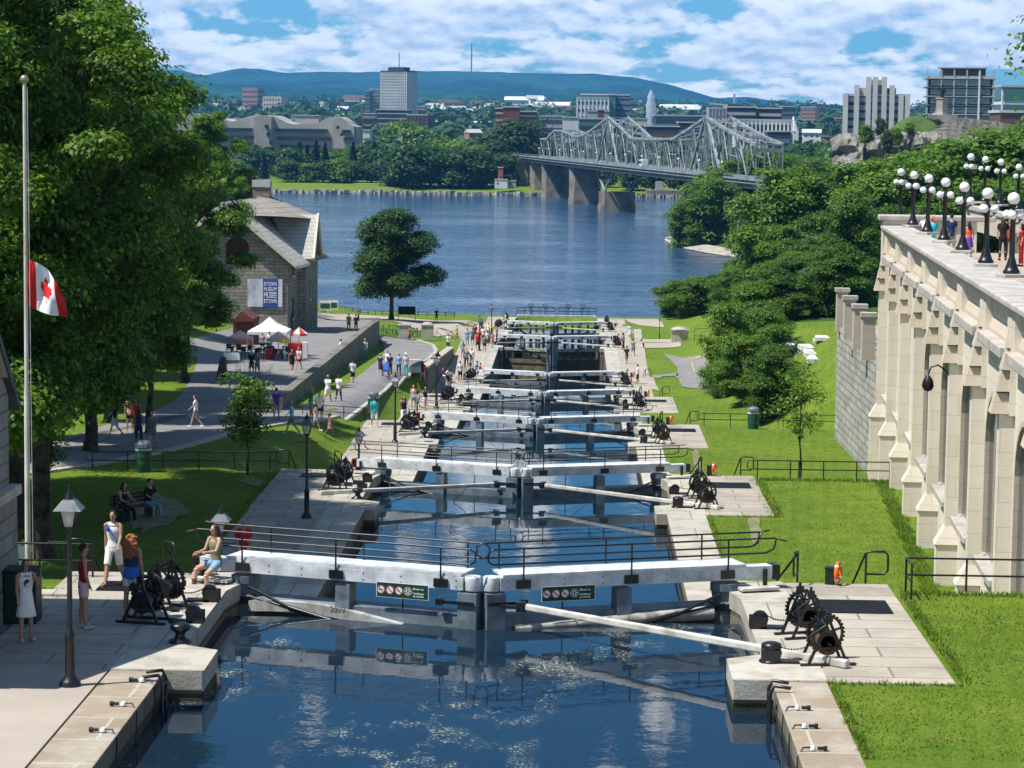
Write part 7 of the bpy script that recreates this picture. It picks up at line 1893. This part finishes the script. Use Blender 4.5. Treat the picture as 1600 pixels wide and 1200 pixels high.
    scaled_tube(g, [J['pelvis']+V(0,0,.12), J['pelvis'], J['pelvis'].lerp(kz, .5), J['pelvis'].lerp(kz, .88)], [.112, .14, .17, .20], 1.15, 1.0); out['skirt'] = remeshed(g, .016 if hero else .03, 'skirt', 1)
    # hair
    g = MB(); g.ball(H+V(0,.022,.040), (.083, .092, .097), 14, k=10); out['short_hair'] = remeshed(g, .012 if hero else .025, 'hair', 2)
    g = MB(); g.ball(H+V(0,.024,.038), (.085, .092, .098), 14, k=10); g.tube([H+V(0,.05,.05), H+V(0,.085,-.06), H+V(0,.095,-.2), H+V(0,.085,-.33)], [.075, .085, .085, .045], 12)
    for s in (-1, 1): g.tube([H+V(s*.06,.02,.03), H+V(s*.078,.01,-.08), H+V(s*.07,-.01,-.22)], [.03, .032, .02], 8)
    out['long_hair'] = remeshed(g, .012 if hero else .025, 'hair', 2)
    if hero:
        g = MB(); r_ = random.Random(3); g.ball(H+V(0,.03,.03), (.10, .105, .105), 14, k=10)
        for _ in range(110):
            a = r_.uniform(0, 6.28); z = r_.uniform(-.36, .10); q = .11+.03*(z < -.05)
            c = H+V(q*math.cos(a), .05+abs(q*math.sin(a))*.9 if z < .02 else .03+q*math.sin(a)*.8, z); g.ball(c, r_.uniform(.024, .042), 6, k=5)
        g.tube([H+V(0,.06,.0), H+V(0,.09,-.34)], [.11, .10], 12); out['curly_hair'] = remeshed(g, .011, 'hair', 1)
    g = MB(); g.lathe([(.155, .06), (.15, .075), (.095, .085), (.088, .15), (.02, .17)], 14, tuple(H)); out['hat'] = g
    g = MB()
    for i in (0, 1):
        a, t_ = J['ank%d' % i], J['toe%d' % i]; g.tube([a+V(0,.045,-.045), a.lerp(t_, .5)+V(0,0,-.02), t_+V(0,-.01,-.004)], [.042, .044, .033], 8)
    out['shoes'] = g
    out['J'] = J; _pm[(key, hero)] = out; return out
POSES = {
 'stand': dict(legs=[(.04,.02,.05),(-.04,.02,.05)], arms=[(.05,.14,.25,.1),(-.02,.14,.25,.1)]),
 'walk': dict(legs=[(.42,.12,.02),(-.28,.40,.02)], arms=[(-.35,.12,.35,.1),(.38,.12,.45,.1)], lean=.04),
 'step': dict(legs=[(-.22,.35,.02),(.32,.08,.02)], arms=[(.25,.12,.35,.1),(-.28,.12,.3,.1)], lean=.03),
 'bent': dict(legs=[(.06,.04,.05),(-.05,.03,.05)], arms=[(.35,.10,1.5,.5),(.3,.12,1.4,.5)], lean=.08, head=.2),
 'phone': dict(legs=[(.05,.03,.04),(-.05,.04,.05)], arms=[(.05,.10,.3,.1),(.75,.15,1.75,.35)], lean=.0, fem=True, curl=1.1),
 'sit': dict(hip=.48, legs=[(1.45,1.45,.12),(1.5,1.4,.10)], arms=[(.45,.12,.9,.3),(.5,.12,.9,.3)], lean=.12),
 'sitlow': dict(hip=.48, legs=[(1.35,1.2,.25),(1.10,1.15,.05)], arms=[(.40,.12,1.1,.4),(.55,.12,1.0,.4)], lean=.05, fem=True, curl=.8),
 'lean_rail': dict(legs=[(.10,.03,.05),(-.02,.03,.05)], arms=[(.75,.15,.9,.2),(.75,.15,.9,.2)], lean=.22)}
SK = [mat('skin_fair', (.56,.33,.24), .55, 0, .04, 5, spec=.35), mat('skin_tan', (.42,.23,.15), .55, 0, .04, 5, spec=.35), mat('skin_brown', (.18,.09,.06), .55, 0, .04, 5)]
EYE = flat('eye_dark', (.03,.02,.02), .3); LIP = flat('lip_red', (.35,.10,.09), .5)
HC = {k: mat('hair_'+k, c, .6, 0, .2, 20, bmp=.5, bs=60) for k, c in dict(dark=(.018,.012,.010), brown=(.07,.035,.02), red=(.33,.11,.035), blond=(.42,.30,.14), grey=(.40,.38,.36)).items()}
CL = {k: mat('cloth_'+k, c, .85, 0, .06, 6, bmp=.15, bs=40) for k, c in dict(white=(.78,.78,.76), black=(.02,.02,.022), navy=(.025,.04,.12), blue=(.04,.13,.52), sky=(.20,.45,.75), teal=(.02,.50,.55), red=(.62,.02,.02), crimson=(.33,.012,.02), pink=(.75,.30,.40), coral=(.75,.25,.22),
  palepink=(.72,.48,.48), purple=(.16,.05,.38), grey=(.20,.21,.23), khaki=(.42,.36,.27), yellow=(.80,.68,.03), green=(.03,.22,.14), olive=(.20,.20,.11), denim=(.22,.36,.50), lightgrey=(.5,.5,.5), brown=(.16,.08,.05), orange=(.85,.16,.05), tan=(.30,.18,.11)).items()}
PG = 'people around the locks'
def person(px, py, pose, face, top, topc, bot, botc, hair, hairc, label, h=1.68, skin=0, shoes='black', hero=False, loc=None, extra=None, hat=None):
    M_ = person_meshes(pose, POSES[pose], hero); s = h/1.70
    p = Vector(loc) if loc else Vector(on_ground(px, py)); t = thing('person', label, 'person', p, face, None if hero else PG); t.scale = (s, s, s)
    low = min(M_['J']['toe0'].z, M_['J']['toe1'].z, M_['J']['ank0'].z-.05, M_['J']['ank1'].z-.05)-.035
    dz = -low if not pose.startswith('sit') else 0
    me = M_['body']
    if not me.materials: [me.materials.append(x) for x in (SK[0], EYE, LIP)]
    def add(nm, mesh, m):
        if isinstance(mesh, MB):
            k = ('mb', id(mesh))
            if k not in _pm:
                o_ = mesh.build(nm, m); _pm[k] = o_.data; bpy.data.objects.remove(o_)
            mesh = _pm[k]
        if not mesh.materials: mesh.materials.append(m)
        o = bpy.data.objects.new(nm, mesh); C.objects.link(o); o.parent = t; o.location = (0, 0, dz)
        o.material_slots[0].link = 'OBJECT'; o.material_slots[0].material = m; return o
    add('body', me, SK[skin])
    if top: add({'shirt': 'shirt', 'tank': 'tank_top'}[top], M_[top], CL[topc])
    add({'skirt': 'skirt', 'shorts': 'shorts', 'long_shorts': 'shorts', 'trousers': 'trousers'}[bot], M_[bot], CL[botc])
    if hair: add('hair', M_[hair], HC[hairc])
    if hat: add('hat', M_['hat'], CL[hat])
    add('shoes', M_['shoes'], CL[shoes])
    return t, M_['J'], dz
W_, S_, T_, B_ = 'walk', 'stand', 'step', 'bent'
L, Rr_, AW, TO = -1.57, 1.57, math.pi, 0.0     # face left, right, away, towards the camera
sh, tk, so_, ls, tr_, sk_ = 'shirt', 'tank', 'shorts', 'long_shorts', 'trousers', 'skirt'
shh, lh = 'short_hair', 'long_hair'
crowd = [
 (180,681,W_,L,sh,'black',sk_,'lightgrey',shh,'grey','walking woman in a dark top and pale grey skirt at the left of the road','navy'),
 (203,676,S_,TO,sh,'coral',so_,'black',shh,'grey','woman in a pink top, black shorts and pale hat on the road','white'),
 (214,679,S_,TO,tk,'red',sk_,'crimson',lh,'brown','long-haired woman in a red top next to the pink top',None),
 (217,699,S_,AW,tk,'navy',tr_,'navy',lh,'brown','woman in a long dark dress seen from behind, above the green bin',None),
 (238,703,W_,TO,sh,'grey',so_,'grey',shh,'brown','boy in grey t-shirt and shorts on the road',None),
 (393,587,S_,TO,sh,'black',ls,'grey',shh,'dark','left one of the shaded pair below the white panel',None),
 (402,588,W_,TO,sh,'grey',ls,'grey',shh,'dark','right one of the shaded pair below the white panel',None),
 (456,584,W_,TO,tk,'black',so_,'black',lh,'dark','woman in black walking out from the cafe',None),
 (467,578,W_,TO,sh,'palepink',so_,'crimson',shh,'brown','person in pink and dark red beside the woman in black at the cafe',None),
 (410,553,S_,AW,sh,'palepink',so_,'black',shh,'blond','customer in a pink shirt under the white tent',None),
 (421,553,S_,AW,sh,'white',ls,'grey',shh,'brown','customer in a white shirt under the white tent',None),
 (545,518,S_,AW,sh,'olive',tr_,'black',shh,'brown','person with a red bag, left of the pair by the wall head',None),
 (556,519,S_,AW,sh,'black',tr_,'black',shh,'dark','person in black, right of the pair by the wall head',None),
 (551,599,W_,AW,sh,'white',ls,'black',shh,'brown','person in white t-shirt and black shorts beside the grass strip',None),
 (594,588,W_,AW,sh,'navy',sk_,'navy',shh,'grey','person in dark navy at the left of the strolling group',None),
 (609,588,S_,AW,sh,'navy',tr_,'black',shh,'brown','dark clothed person behind the blue pushchair',None),
 (605,582,W_,AW,sh,'white',ls,'khaki',shh,'blond','person in white half hidden by the pushchair group',None),
 (623,587,S_,AW,sh,'sky',tr_,'navy',shh,'grey','tall person in light blue shirt and dark trousers',None),
 (634,588,S_,AW,sh,'lightgrey',tr_,'teal',shh,'blond','person in pale top and turquoise trousers with a hat','white'),
 (512,629,W_,AW,sh,'white',ls,'white',shh,'grey','grey haired woman all in white on the path',None),
 (529,628,W_,AW,sh,'white',tr_,'black',shh,'brown','woman in white top and black leggings on the path',None),
 (409,638,S_,TO,sh,'purple',tr_,'black',shh,'dark','person in purple shirt beside the yellow notice board',None),
 (432,656,W_,AW,sh,'purple',ls,'khaki',shh,'brown','person in purple shirt and khaki shorts',None),
 (456,679,W_,L,sh,'sky',ls,'grey',shh,'grey','man in bright light-blue shirt stepping onto the grass',None),
 (486,655,S_,L,sh,'green',so_,'teal',lh,'blond','blond girl in dark green top and turquoise shorts',None),
 (499,662,S_,TO,sh,'white',so_,'black',shh,'brown','woman in white top and black shorts behind the fence',None),
 (493,674,W_,Rr_,tk,'palepink',so_,'white',lh,'brown','girl in pale top striding right behind the fence',None,1.45),
 (515,681,W_,Rr_,tk,'palepink',sk_,'pink',lh,'brown','small girl in a bright pink skirt on the grass',None,1.2),
 (585,669,T_,AW,sh,'teal',ls,'white',shh,'brown','man in turquoise t-shirt and white shorts on the lock walk',None),
 (631,667,W_,TO,tk,'black',tr_,'white',lh,'dark','woman in black top and white trousers behind the third gate winch',None),
 (646,641,S_,TO,tk,'palepink',so_,'denim',lh,'red','auburn-haired girl in pale top by the third gate lamp',None),
 (664,642,W_,TO,tk,'black',so_,'white',lh,'dark','woman in black top and white shorts by the low wall',None),
 (677,585,S_,TO,sh,'black',tr_,'grey',shh,'dark','dark-clad person at the top of the low wall, left one',None),
 (684,581,S_,AW,sh,'black',tr_,'black',lh,'dark','dark-clad person at the top of the low wall, right one',None),
 (714,533,W_,L,sh,'yellow',tr_,'khaki',shh,'grey','man in bright yellow shirt walking left by the pillars','white'),
 (730,541,S_,AW,sh,'sky',tr_,'denim',shh,'brown','person in pale blue and jeans at the left of the crowd',None),
 (738,539,S_,TO,sh,'grey',ls,'brown',shh,'dark','person in grey within the crowd by the sixth gate',None),
 (746,547,S_,AW,sh,'red',ls,'black',shh,'dark','large man in red at the front of the crowd','red'),
 (749,541,S_,AW,sh,'red',ls,'grey',shh,'brown','second red shirt just behind the large man in red',None),
 (757,551,S_,TO,tk,'grey',so_,'black',lh,'dark','woman in dark grey at the right front of the crowd',None),
 (761,543,S_,AW,sh,'white',ls,'navy',shh,'brown','person in white at the right of the crowd',None),
 (768,530,S_,AW,sh,'yellow',ls,'grey',shh,'dark','person in a yellow top at the back of the crowd',None),
 (763,527,S_,TO,sh,'white',tr_,'grey',shh,'brown','pale clothed person at the back of the crowd',None),
 (755,536,S_,AW,sh,'white',tr_,'navy',shh,'dark','white top in the middle of the crowd',None),
 (742,533,S_,AW,sh,'crimson',tr_,'black',shh,'dark','dark red top at the back of the crowd',None),
 (729,574,S_,TO,sh,'grey',tr_,'black',shh,'dark','person in grey standing by the fifth gate lamp',None),
 (735,583,S_,L,tk,'palepink',so_,'black',lh,'brown','woman in pale top and black shorts by the fifth gate',None),
 (737,574,S_,AW,sh,'white',tr_,'denim',shh,'blond','person in white behind the woman by the fifth gate',None),
 (719,596,S_,AW,sh,'white',ls,'black',shh,'brown','person in white shirt beside the fourth gate winches',None),
 (984,530,S_,TO,sh,'white',sk_,'white',lh,'dark','woman in a long white dress on the right quay',None),
 (974,547,B_,L,tk,'grey',tr_,'black',lh,'brown','person stooping beside the right winch of the sixth gate',None),
 (979,569,W_,AW,sh,'black',ls,'grey',shh,'brown','man in dark clothes and hat on the right walk','grey'),
 (989,557,W_,AW,sh,'grey',ls,'grey',shh,'dark','slim dark figure behind the man with a hat',None),
 (996,601,S_,L,sh,'white',ls,'black',shh,'dark','man in white shirt and black shorts by the fifth gate winch',None)]
crowd += [(560,503,S_,L,sh,'navy',tr_,'black',shh,'dark','small dark figure at the riverside railing left of the maple',None),(682,503,S_,TO,sh,'black',ls,'grey',shh,'dark','small dark figure at the railing right of the maple',None),
 (700,548,W_,TO,sh,'white',ls,'navy',shh,'brown','person in white by the bend of the path pillars',None),(723,560,S_,AW,sh,'sky',ls,'khaki',lh,'blond','blond person walking up to the crowd',None),(769,545,W_,TO,tk,'coral',so_,'denim',lh,'brown','woman in coral top at the canal edge of the crowd',None),
 (776,536,S_,L,sh,'grey',tr_,'black',shh,'dark','person in grey nearest the sixth gate end',None),(752,522,S_,AW,sh,'navy',ls,'khaki',shh,'brown','figure in navy beyond the crowd by the lamp',None),(790,512,W_,L,sh,'white',ls,'black',shh,'dark','tiny figure in white near the seventh gate',None),
 (660,600,W_,AW,sh,'crimson',ls,'khaki',lh,'brown','person in dark red on the grass by the interpretation boxes',None),(570,560,W_,TO,sh,'lightgrey',tr_,'denim',shh,'grey','person in pale grey under the head of the retaining wall',None),
 (640,536,W_,L,sh,'orange',ls,'navy',shh,'dark','cyclist in orange walking by the bend',None),(306,668,W_,L,sh,'white',ls,'grey',shh,'brown','lone walker in white on the shaded road',None),(700,612,S_,TO,sh,'black',ls,'white',lh,'dark','person in black beside the fourth gate lamp',None)]
for c in crowd:
    px, py, po, fc, a, b, d, e, f, g, lb, ht = c[:12]; h = c[12] if len(c) > 12 else 1.7
    person(px, py, po, fc+rnd.uniform(-.35, .35), a, b, d, e, f, g, lb, h*rnd.uniform(.97, 1.04), 0 if rnd.random() < .7 else 1, rnd.choice(['black', 'white', 'brown']), hat=ht)
def seated(px, py, seat, face, top, topc, bot, botc, hair, hc, lb, Y=None, dz=0, **k):
    g = at_y(px, py, Y) if Y else on_ground(px, py); person(0, 0, 'sit', face, top, topc, bot, botc, hair, hc, lb, loc=(g[0], g[1], g[2]-.45+dz), **k)
seated(744, 578, 0, Rr_, sh, 'blue', ls, 'black', shh, 'dark', 'seated person in blue on the coping beyond the fifth gate', 226, -.0)
seated(749, 581, 0, Rr_, sh, 'red', ls, 'grey', shh, 'brown', 'seated person in red on the coping beyond the fifth gate', 225)
seated(691, 587, 0, Rr_, sh, 'purple', ls, 'white', shh, 'dark', 'seated person in purple on the low wall', 208)
seated(698, 589, 0, Rr_, sh, 'white', ls, 'denim', lh, 'brown', 'seated person in white on the low wall', 208)
seated(531, 545, 0, Rr_, sh, 'white', ls, 'black', shh, 'brown', 'person sitting on top of the retaining wall', 207)
seated(444, 556, 0, L, sh, 'teal', ls, 'grey', shh, 'dark', 'seated cafe guest in a turquoise top', 206)
# terrace visitors
tz = 5.13
def terr(px, Y, *a, **k):
    x = at_y(px, 350, Y)[0]; person(0, 0, *a, loc=(x, Y, tz), **k)
terr(1447, 104.0, 'lean_rail', AW, sh, 'white', ls, 'palepink', shh, 'grey', 'man in white shirt leaning on the terrace balustrade', h=1.7)
terr(1458, 104.0, 'lean_rail', AW, sh, 'teal', ls, 'white', shh, 'grey', 'person in turquoise and orange hat leaning on the balustrade', h=1.6, hat='orange')
terr(1487, 104.0, S_, AW, sh, 'navy', ls, 'khaki', shh, 'dark', 'man in navy shirt and khaki shorts at the balustrade', h=1.72)
terr(1515, 103.0, S_, AW, tk, 'orange', sk_, 'purple', lh, 'dark', 'woman in orange-red top and purple skirt on the terrace', h=1.45)
terr(1568, 101.5, S_, AW, sh, 'black', tr_, 'black', lh, 'brown', 'woman in black with a backpack on the terrace', h=1.72)
terr(1578, 103.0, S_, TO, sh, 'red', tr_, 'brown', shh, 'dark', 'person in a red jacket behind the woman in black', h=1.6)
terr(1597, 97.0, S_, L, sh, 'crimson', tr_, 'crimson', lh, 'dark', 'person in dark red at the right edge of the terrace', h=1.6)
# pushchair
p = on_ground(603, 590); t = thing('pushchair', 'blue pushchair on the path in front of the strolling group', 'pushchair', p)
MB().slab([(-.25, .45), (.3, .40), (.3, .95), (.1, 1.05), (-.25, .6)], 'x', -.22, .22).build('seat', CL['blue'], t)
for a in (-.24, .24):
    for b in (-.3, .3): MB().tube([(a-.03, b, .12), (a+.03, b, .12)], .12, 10).build('wheel', BLACK, t)
MB().tube([(-.22, .3, .12), (-.22, -.45, 1.0), (.22, -.45, 1.0), (.22, .3, .12)], .018, 5).build('frame', BLACK, t)

# ------------------------------------------------------------------ the people close to the camera
z0 = .055
def H_(px, py, z=z0): return at_z(px, py, z)
# woman with the yin yang print, phone at her face
t, J, dz = person(0, 0, 'phone', .5, 'tank', 'white', 'skirt', 'white', 'long_hair', 'brown', 'woman in white top with a yin yang print raising a phone, by the stone building', 1.56, 1, 'lightgrey', True, loc=H_(41, 1001))
def disc_on(t, c, r, ny, m, nm, half=None):
    mb = MB(); n = 28
    if half is None: mb.add([(c[0]+r*math.cos(2*math.pi*i/n), c[1], c[2]+r*math.sin(2*math.pi*i/n)) for i in range(n)], [tuple(range(n))])
    return mb.build(nm, m, t)
cy = J['chest'].y-.148; cz = J['chest'].z+dz-.03; r = .085
disc_on(t, (0, cy, cz), r, 0, BLACK, 'print')
mb = MB(); n = 20      # white lobe of the symbol
pts = [(r*.96*math.sin(math.pi*i/n), r*.96*math.cos(math.pi*i/n)) for i in range(n+1)]
pts += [(-r*.48*math.sin(math.pi*i/n), -r*.48-r*.48*math.cos(math.pi*i/n)) for i in range(1, n)][::-1]
pts += [(r*.48*math.sin(math.pi*i/n), r*.48-r*.48*math.cos(math.pi*i/n)) for i in range(0, n)]
mb.add([(x, cy-.003, cz+z) for x, z in pts], [tuple(range(len(pts)))]); mb.build('print', CL['white'], t)
for zz, m_ in ((r*.48, BLACK), (-r*.48, WSIGN)): disc_on(t, (0, cy-.006, cz+zz), r*.14, 0, m_, 'print_dot')
w = J['wr1']+J['hd1']*.09; tp = thing('phone', 'dark phone held up by the woman in the yin yang top', 'phone'); 
def held(t, J, dz, i, nm, label, cat, build):
    s = t.scale[0]; rz = t.rotation_euler.z; w = (J['wr%d' % i]+J['hd%d' % i]*.085+V(0,0,dz)+V(0,-.03,.02))*s
    q = Matrix.Rotation(rz, 3, 'Z') @ w; o = thing(nm, label, cat, tuple(Vector(t.location)+q), rz); build(o); return o
bpy.data.objects.remove(tp)
held(t, J, dz, 1, 'phone', 'dark phone held up by the woman in the yin yang top', 'phone', lambda o: MB().bb(-.038, .038, -.006, .006, -.06, .08).build('case', BLACK, o, bevel=.004))
# boy in red vest
person(0, 0, 'stand', 1.9, 'tank', 'crimson', 'shorts', 'palepink', 'short_hair', 'dark', 'boy in a dark red vest and pale pink shorts walking on the platform', 1.68, 1, 'lightgrey', True, loc=H_(131, 982))
# woman in white, strap across
t, J, dz = person(0, 0, 'walk', -.15, 'tank', 'white', 'long_shorts', 'white', 'short_hair', 'dark', 'woman in white sleeveless top with a blue bag strap, facing the camera', 1.66, 1, 'tan', True, loc=H_(178, 914))
MB().tube([(-.13, J['neck'].y-.03, J['neck'].z+dz-.02), (-.02, J['chest'].y-.155, J['chest'].z+dz), (.15, J['waist'].y-.10, J['waist'].z+dz-.05)], .013, 6).build('bag_strap', CL['blue'], t)
MB().ball((-.085, J['chest'].y-.145, J['chest'].z+dz+.06), (.055, .02, .075), 10).build('scarf', CL['blue'], t)
# redhead from behind
t, J, dz = person(0, 0, 'phone', 2.85, 'tank', 'navy', 'shorts', 'white', 'curly_hair', 'red', 'woman with big curly red hair seen from behind in a blue top and white shorts', 1.70, 1, 'brown', True, loc=H_(206, 966))
g = MB(); scaled_tube(g, [J['pelvis']+V(0,0,dz+.16), J['pelvis']+V(0,0,dz-.02), J['pelvis']+V(0,0,dz-.07)], [.125, .165, .178], 1.2, .95); g.build('tunic_hem', CL['blue'], t)
held(t, J, dz, 1, 'phone', 'dark phone held by the red haired woman', 'phone', lambda o: MB().bb(-.038, .038, -.006, .006, -.06, .08).build('case', BLACK, o, bevel=.004))
# woman seated on the end of the gate beam
p = at_y(342, 893, 54.6); t, J, dz = person(0, 0, 'sitlow', -.75, 'tank', 'olive', 'shorts', 'denim', 'long_hair', 'brown', 'long-haired woman in olive top and denim shorts sitting at the end of the nearest gate', 1.74, 0, 'brown', True, loc=(p[0]-.05, p[1]-.1, p[2]-.26))
g = MB()
for i in (0, 1): g.tube([J['ank%d' % i]+V(0,.01,-.03), J['knee%d' % i].lerp(J['ank%d' % i], .55)], [.048, .058], 10)
g.build('ankle_boots', CL['brown'], t)
person(0, 0, 'stand', 0.1, 'shirt', 'red', 'long_shorts', 'white', 'short_hair', 'grey', 'man in a bright red t-shirt on the walk behind the nearest gate', 1.76, 1, 'white', True, loc=(at_y(381, 880, 72.7)[0], 72.7, -3.25))
person(0, 0, 'stand', 2.9, 'shirt', 'white', 'long_shorts', 'blue', 'short_hair', 'brown', 'person in a white t-shirt behind the flagpole, seen from the back', 1.72, 0, 'white', True, loc=(at_y(37, 880, 70)[0], 70, -3.3))
# bench with two people in the shade
p = Vector(on_ground(212, 812)); t = thing('park_bench', 'dark wooden park bench in the shade of the left lawn', 'bench', p, .95)
WD = mat('dark_bench_wood', (.10,.075,.055), .8, 0, .2, 4)
mb = MB(); [mb.bb(-.95, .95, -.24+i*.125, -.14+i*.125, .42, .46) for i in range(4)]; mb.build('seat', WD, t)
mb = MB(); [mb.bb(-.95, .95, .27, .30, .52+i*.13, .62+i*.13) for i in range(3)]; mb.build('backrest', WD, t)
for s_ in (-.75, .75): MB().prism([(s_-.04, -.24), (s_+.04, -.24), (s_+.04, .3), (s_-.04, .3)], 0, .42).bb(s_-.04, s_+.04, .25, .27, .4, .9).build('leg', BLACK, t)
m = Matrix.Rotation(.95, 3, 'Z')
for dx, a in ((-.62, ('tank', 'black', 'trousers', 'black', 'long_hair', 'dark', 'woman with long dark hair sitting at the near end of the shaded bench')), (.62, ('shirt', 'black', 'trousers', 'denim', 'short_hair', 'dark', 'person in black top and jeans sitting at the far end of the shaded bench'))):
    q = p+m @ V(dx, .02, 0); person(0, 0, 'sit', .95, *a, loc=(q.x, q.y, q.z), h=1.75)
# ------------------------------------------------------------------ light, sky, camera
sc = bpy.context.scene
SUN_EL, SUN_V = R(60), Vector((-.925, -.38, 0)).normalized()
sd = bpy.data.lights.new('sun', 'SUN'); sd.energy = 5.0; sd.angle = R(.53); sd.color = (1, .965, .90)
so = bpy.data.objects.new('sun', sd); C.objects.link(so)
sv = Vector((SUN_V.x*math.cos(SUN_EL), SUN_V.y*math.cos(SUN_EL), math.sin(SUN_EL)))
so.rotation_euler = (-sv).to_track_quat('-Z', 'Y').to_euler()
w = bpy.data.worlds.new('World'); sc.world = w; w.use_nodes = True; t = w.node_tree; t.nodes.clear()
sky = node(t, 'ShaderNodeTexSky', sky_type='NISHITA', sun_disc=False); sky.sun_elevation = SUN_EL
sky.sun_rotation = math.atan2(SUN_V.x, SUN_V.y)
sky.air_density = 1.0; sky.dust_density = .3; sky.ozone_density = 3
dirv = node(t, 'ShaderNodeTexCoord').outputs['Generated']
sx = node(t, 'ShaderNodeSeparateXYZ'); link(t, dirv, sx.inputs[0])
def mth(op, a, b=None, c=None):
    n = node(t, 'ShaderNodeMath', operation=op)
    for i, v in enumerate((a, b, c)):
        if v is None: continue
        if hasattr(v, 'is_output'): link(t, v, n.inputs[i])
        else: n.inputs[i].default_value = v
    return n.outputs[0]
el = sx.outputs[2]
# cloud plane seen in perspective: rows pack together towards the horizon
inv = mth('DIVIDE', 1.0, mth('ADD', mth('MAXIMUM', el, 0.0), .05))
cx = mth('MULTIPLY', mth('ARCTAN2', sx.outputs[0], sx.outputs[1]), 12.0); cy = mth('MULTIPLY', mth('LOGARITHM', mth('ADD', mth('MAXIMUM', el, 0.0), .03), 2.718), 4.3)
cb = node(t, 'ShaderNodeCombineXYZ'); link(t, cx, cb.inputs[0]); link(t, cy, cb.inputs[1])
cv = mapping(t, cb.outputs[0], scale=(1.5, .66, 1))
n1 = noise(t, cv, 1.15, 7, .57); n2 = noise(t, mapping(t, cv, loc=(.03, .13, 0)), 1.15, 7, .57)
cov = ramp(t, mth('SUBTRACT', n1, ramp(t, el, [(0, 0), (.07, .0), (.15, .12), (.22, .165), (1, .14)])), [(.415, 0), (.475, 1)])
thin = ramp(t, el, [(0, 1), (.07, .95), (.12, .5), (.2, .28), (1, .28)])
lit = ramp(t, mth('SUBTRACT', n2, n1), [(.40, 0), (.60, 1)])
lit = ramp(t, mth('ADD', mth('MULTIPLY', mth('SUBTRACT', n1, n2), 7.0), .60), [(0, 0), (1, 1)])
ccol = mixc(t, lit, (6.6,7.8,8.9), (13.6,13.5,12.8))
tint = mixc(t, 1.0, sky.outputs[0], (.44,.93,1.22), 'MULTIPLY')
tint = mixc(t, 1.0, tint, ramp(t, el, [(0, 1), (.09, 1), (.20, .62), (.45, .62), (1, .85)]), 'MULTIPLY')
col = mixc(t, cov, tint, ccol)
bg = node(t, 'ShaderNodeBackground', i={'Strength': .09}); link(t, col, bg.inputs[0])
wo = node(t, 'ShaderNodeOutputWorld'); link(t, bg.outputs[0], wo.inputs[0])
# air
hz = bpy.data.materials.new('pale_blue_air'); t = nt(hz)
pv = node(t, 'ShaderNodeVolumePrincipled', i={'Density': 6.0e-5, 'Anisotropy': .1}); pv.inputs['Color'].default_value = (.12,.47,1.0,1)
oo = node(t, 'ShaderNodeOutputMaterial'); link(t, pv.outputs[0], oo.inputs['Volume'])
hb = MB().bb(-9200, 9200, -60, 16500, -32, 760).build('haze', hz); tag(hb, 'thin blue summer air over the whole valley', kind='stuff')

cd = bpy.data.cameras.new('camera'); co = bpy.data.objects.new('camera', cd); C.objects.link(co)
cd.sensor_width = 36; cd.lens = F_PX/1600*36; cd.clip_end = 60000; cd.clip_start = .5
m4 = Matrix((( _rr.x, _uu.x, -_f.x, CAM[0]), (_rr.y, _uu.y, -_f.y, CAM[1]), (_rr.z, _uu.z, -_f.z, CAM[2]), (0,0,0,1)))
co.matrix_world = m4; sc.camera = co
sc.view_settings.view_transform = 'Standard'; sc.view_settings.look = 'None'; sc.view_settings.gamma = 1; sc.view_settings.use_curve_mapping = False
sc.view_settings.exposure = 0.46
sc.cycles.max_bounces = 6; sc.cycles.diffuse_bounces = 2; sc.cycles.glossy_bounces = 3; sc.cycles.transmission_bounces = 4; sc.cycles.transparent_max_bounces = 6
sc.cycles.volume_bounces = 0; sc.cycles.use_denoising = True; sc.cycles.caustics_reflective = False; sc.cycles.caustics_refractive = False
sc.cycles.use_adaptive_sampling = True; sc.cycles.adaptive_threshold = .015
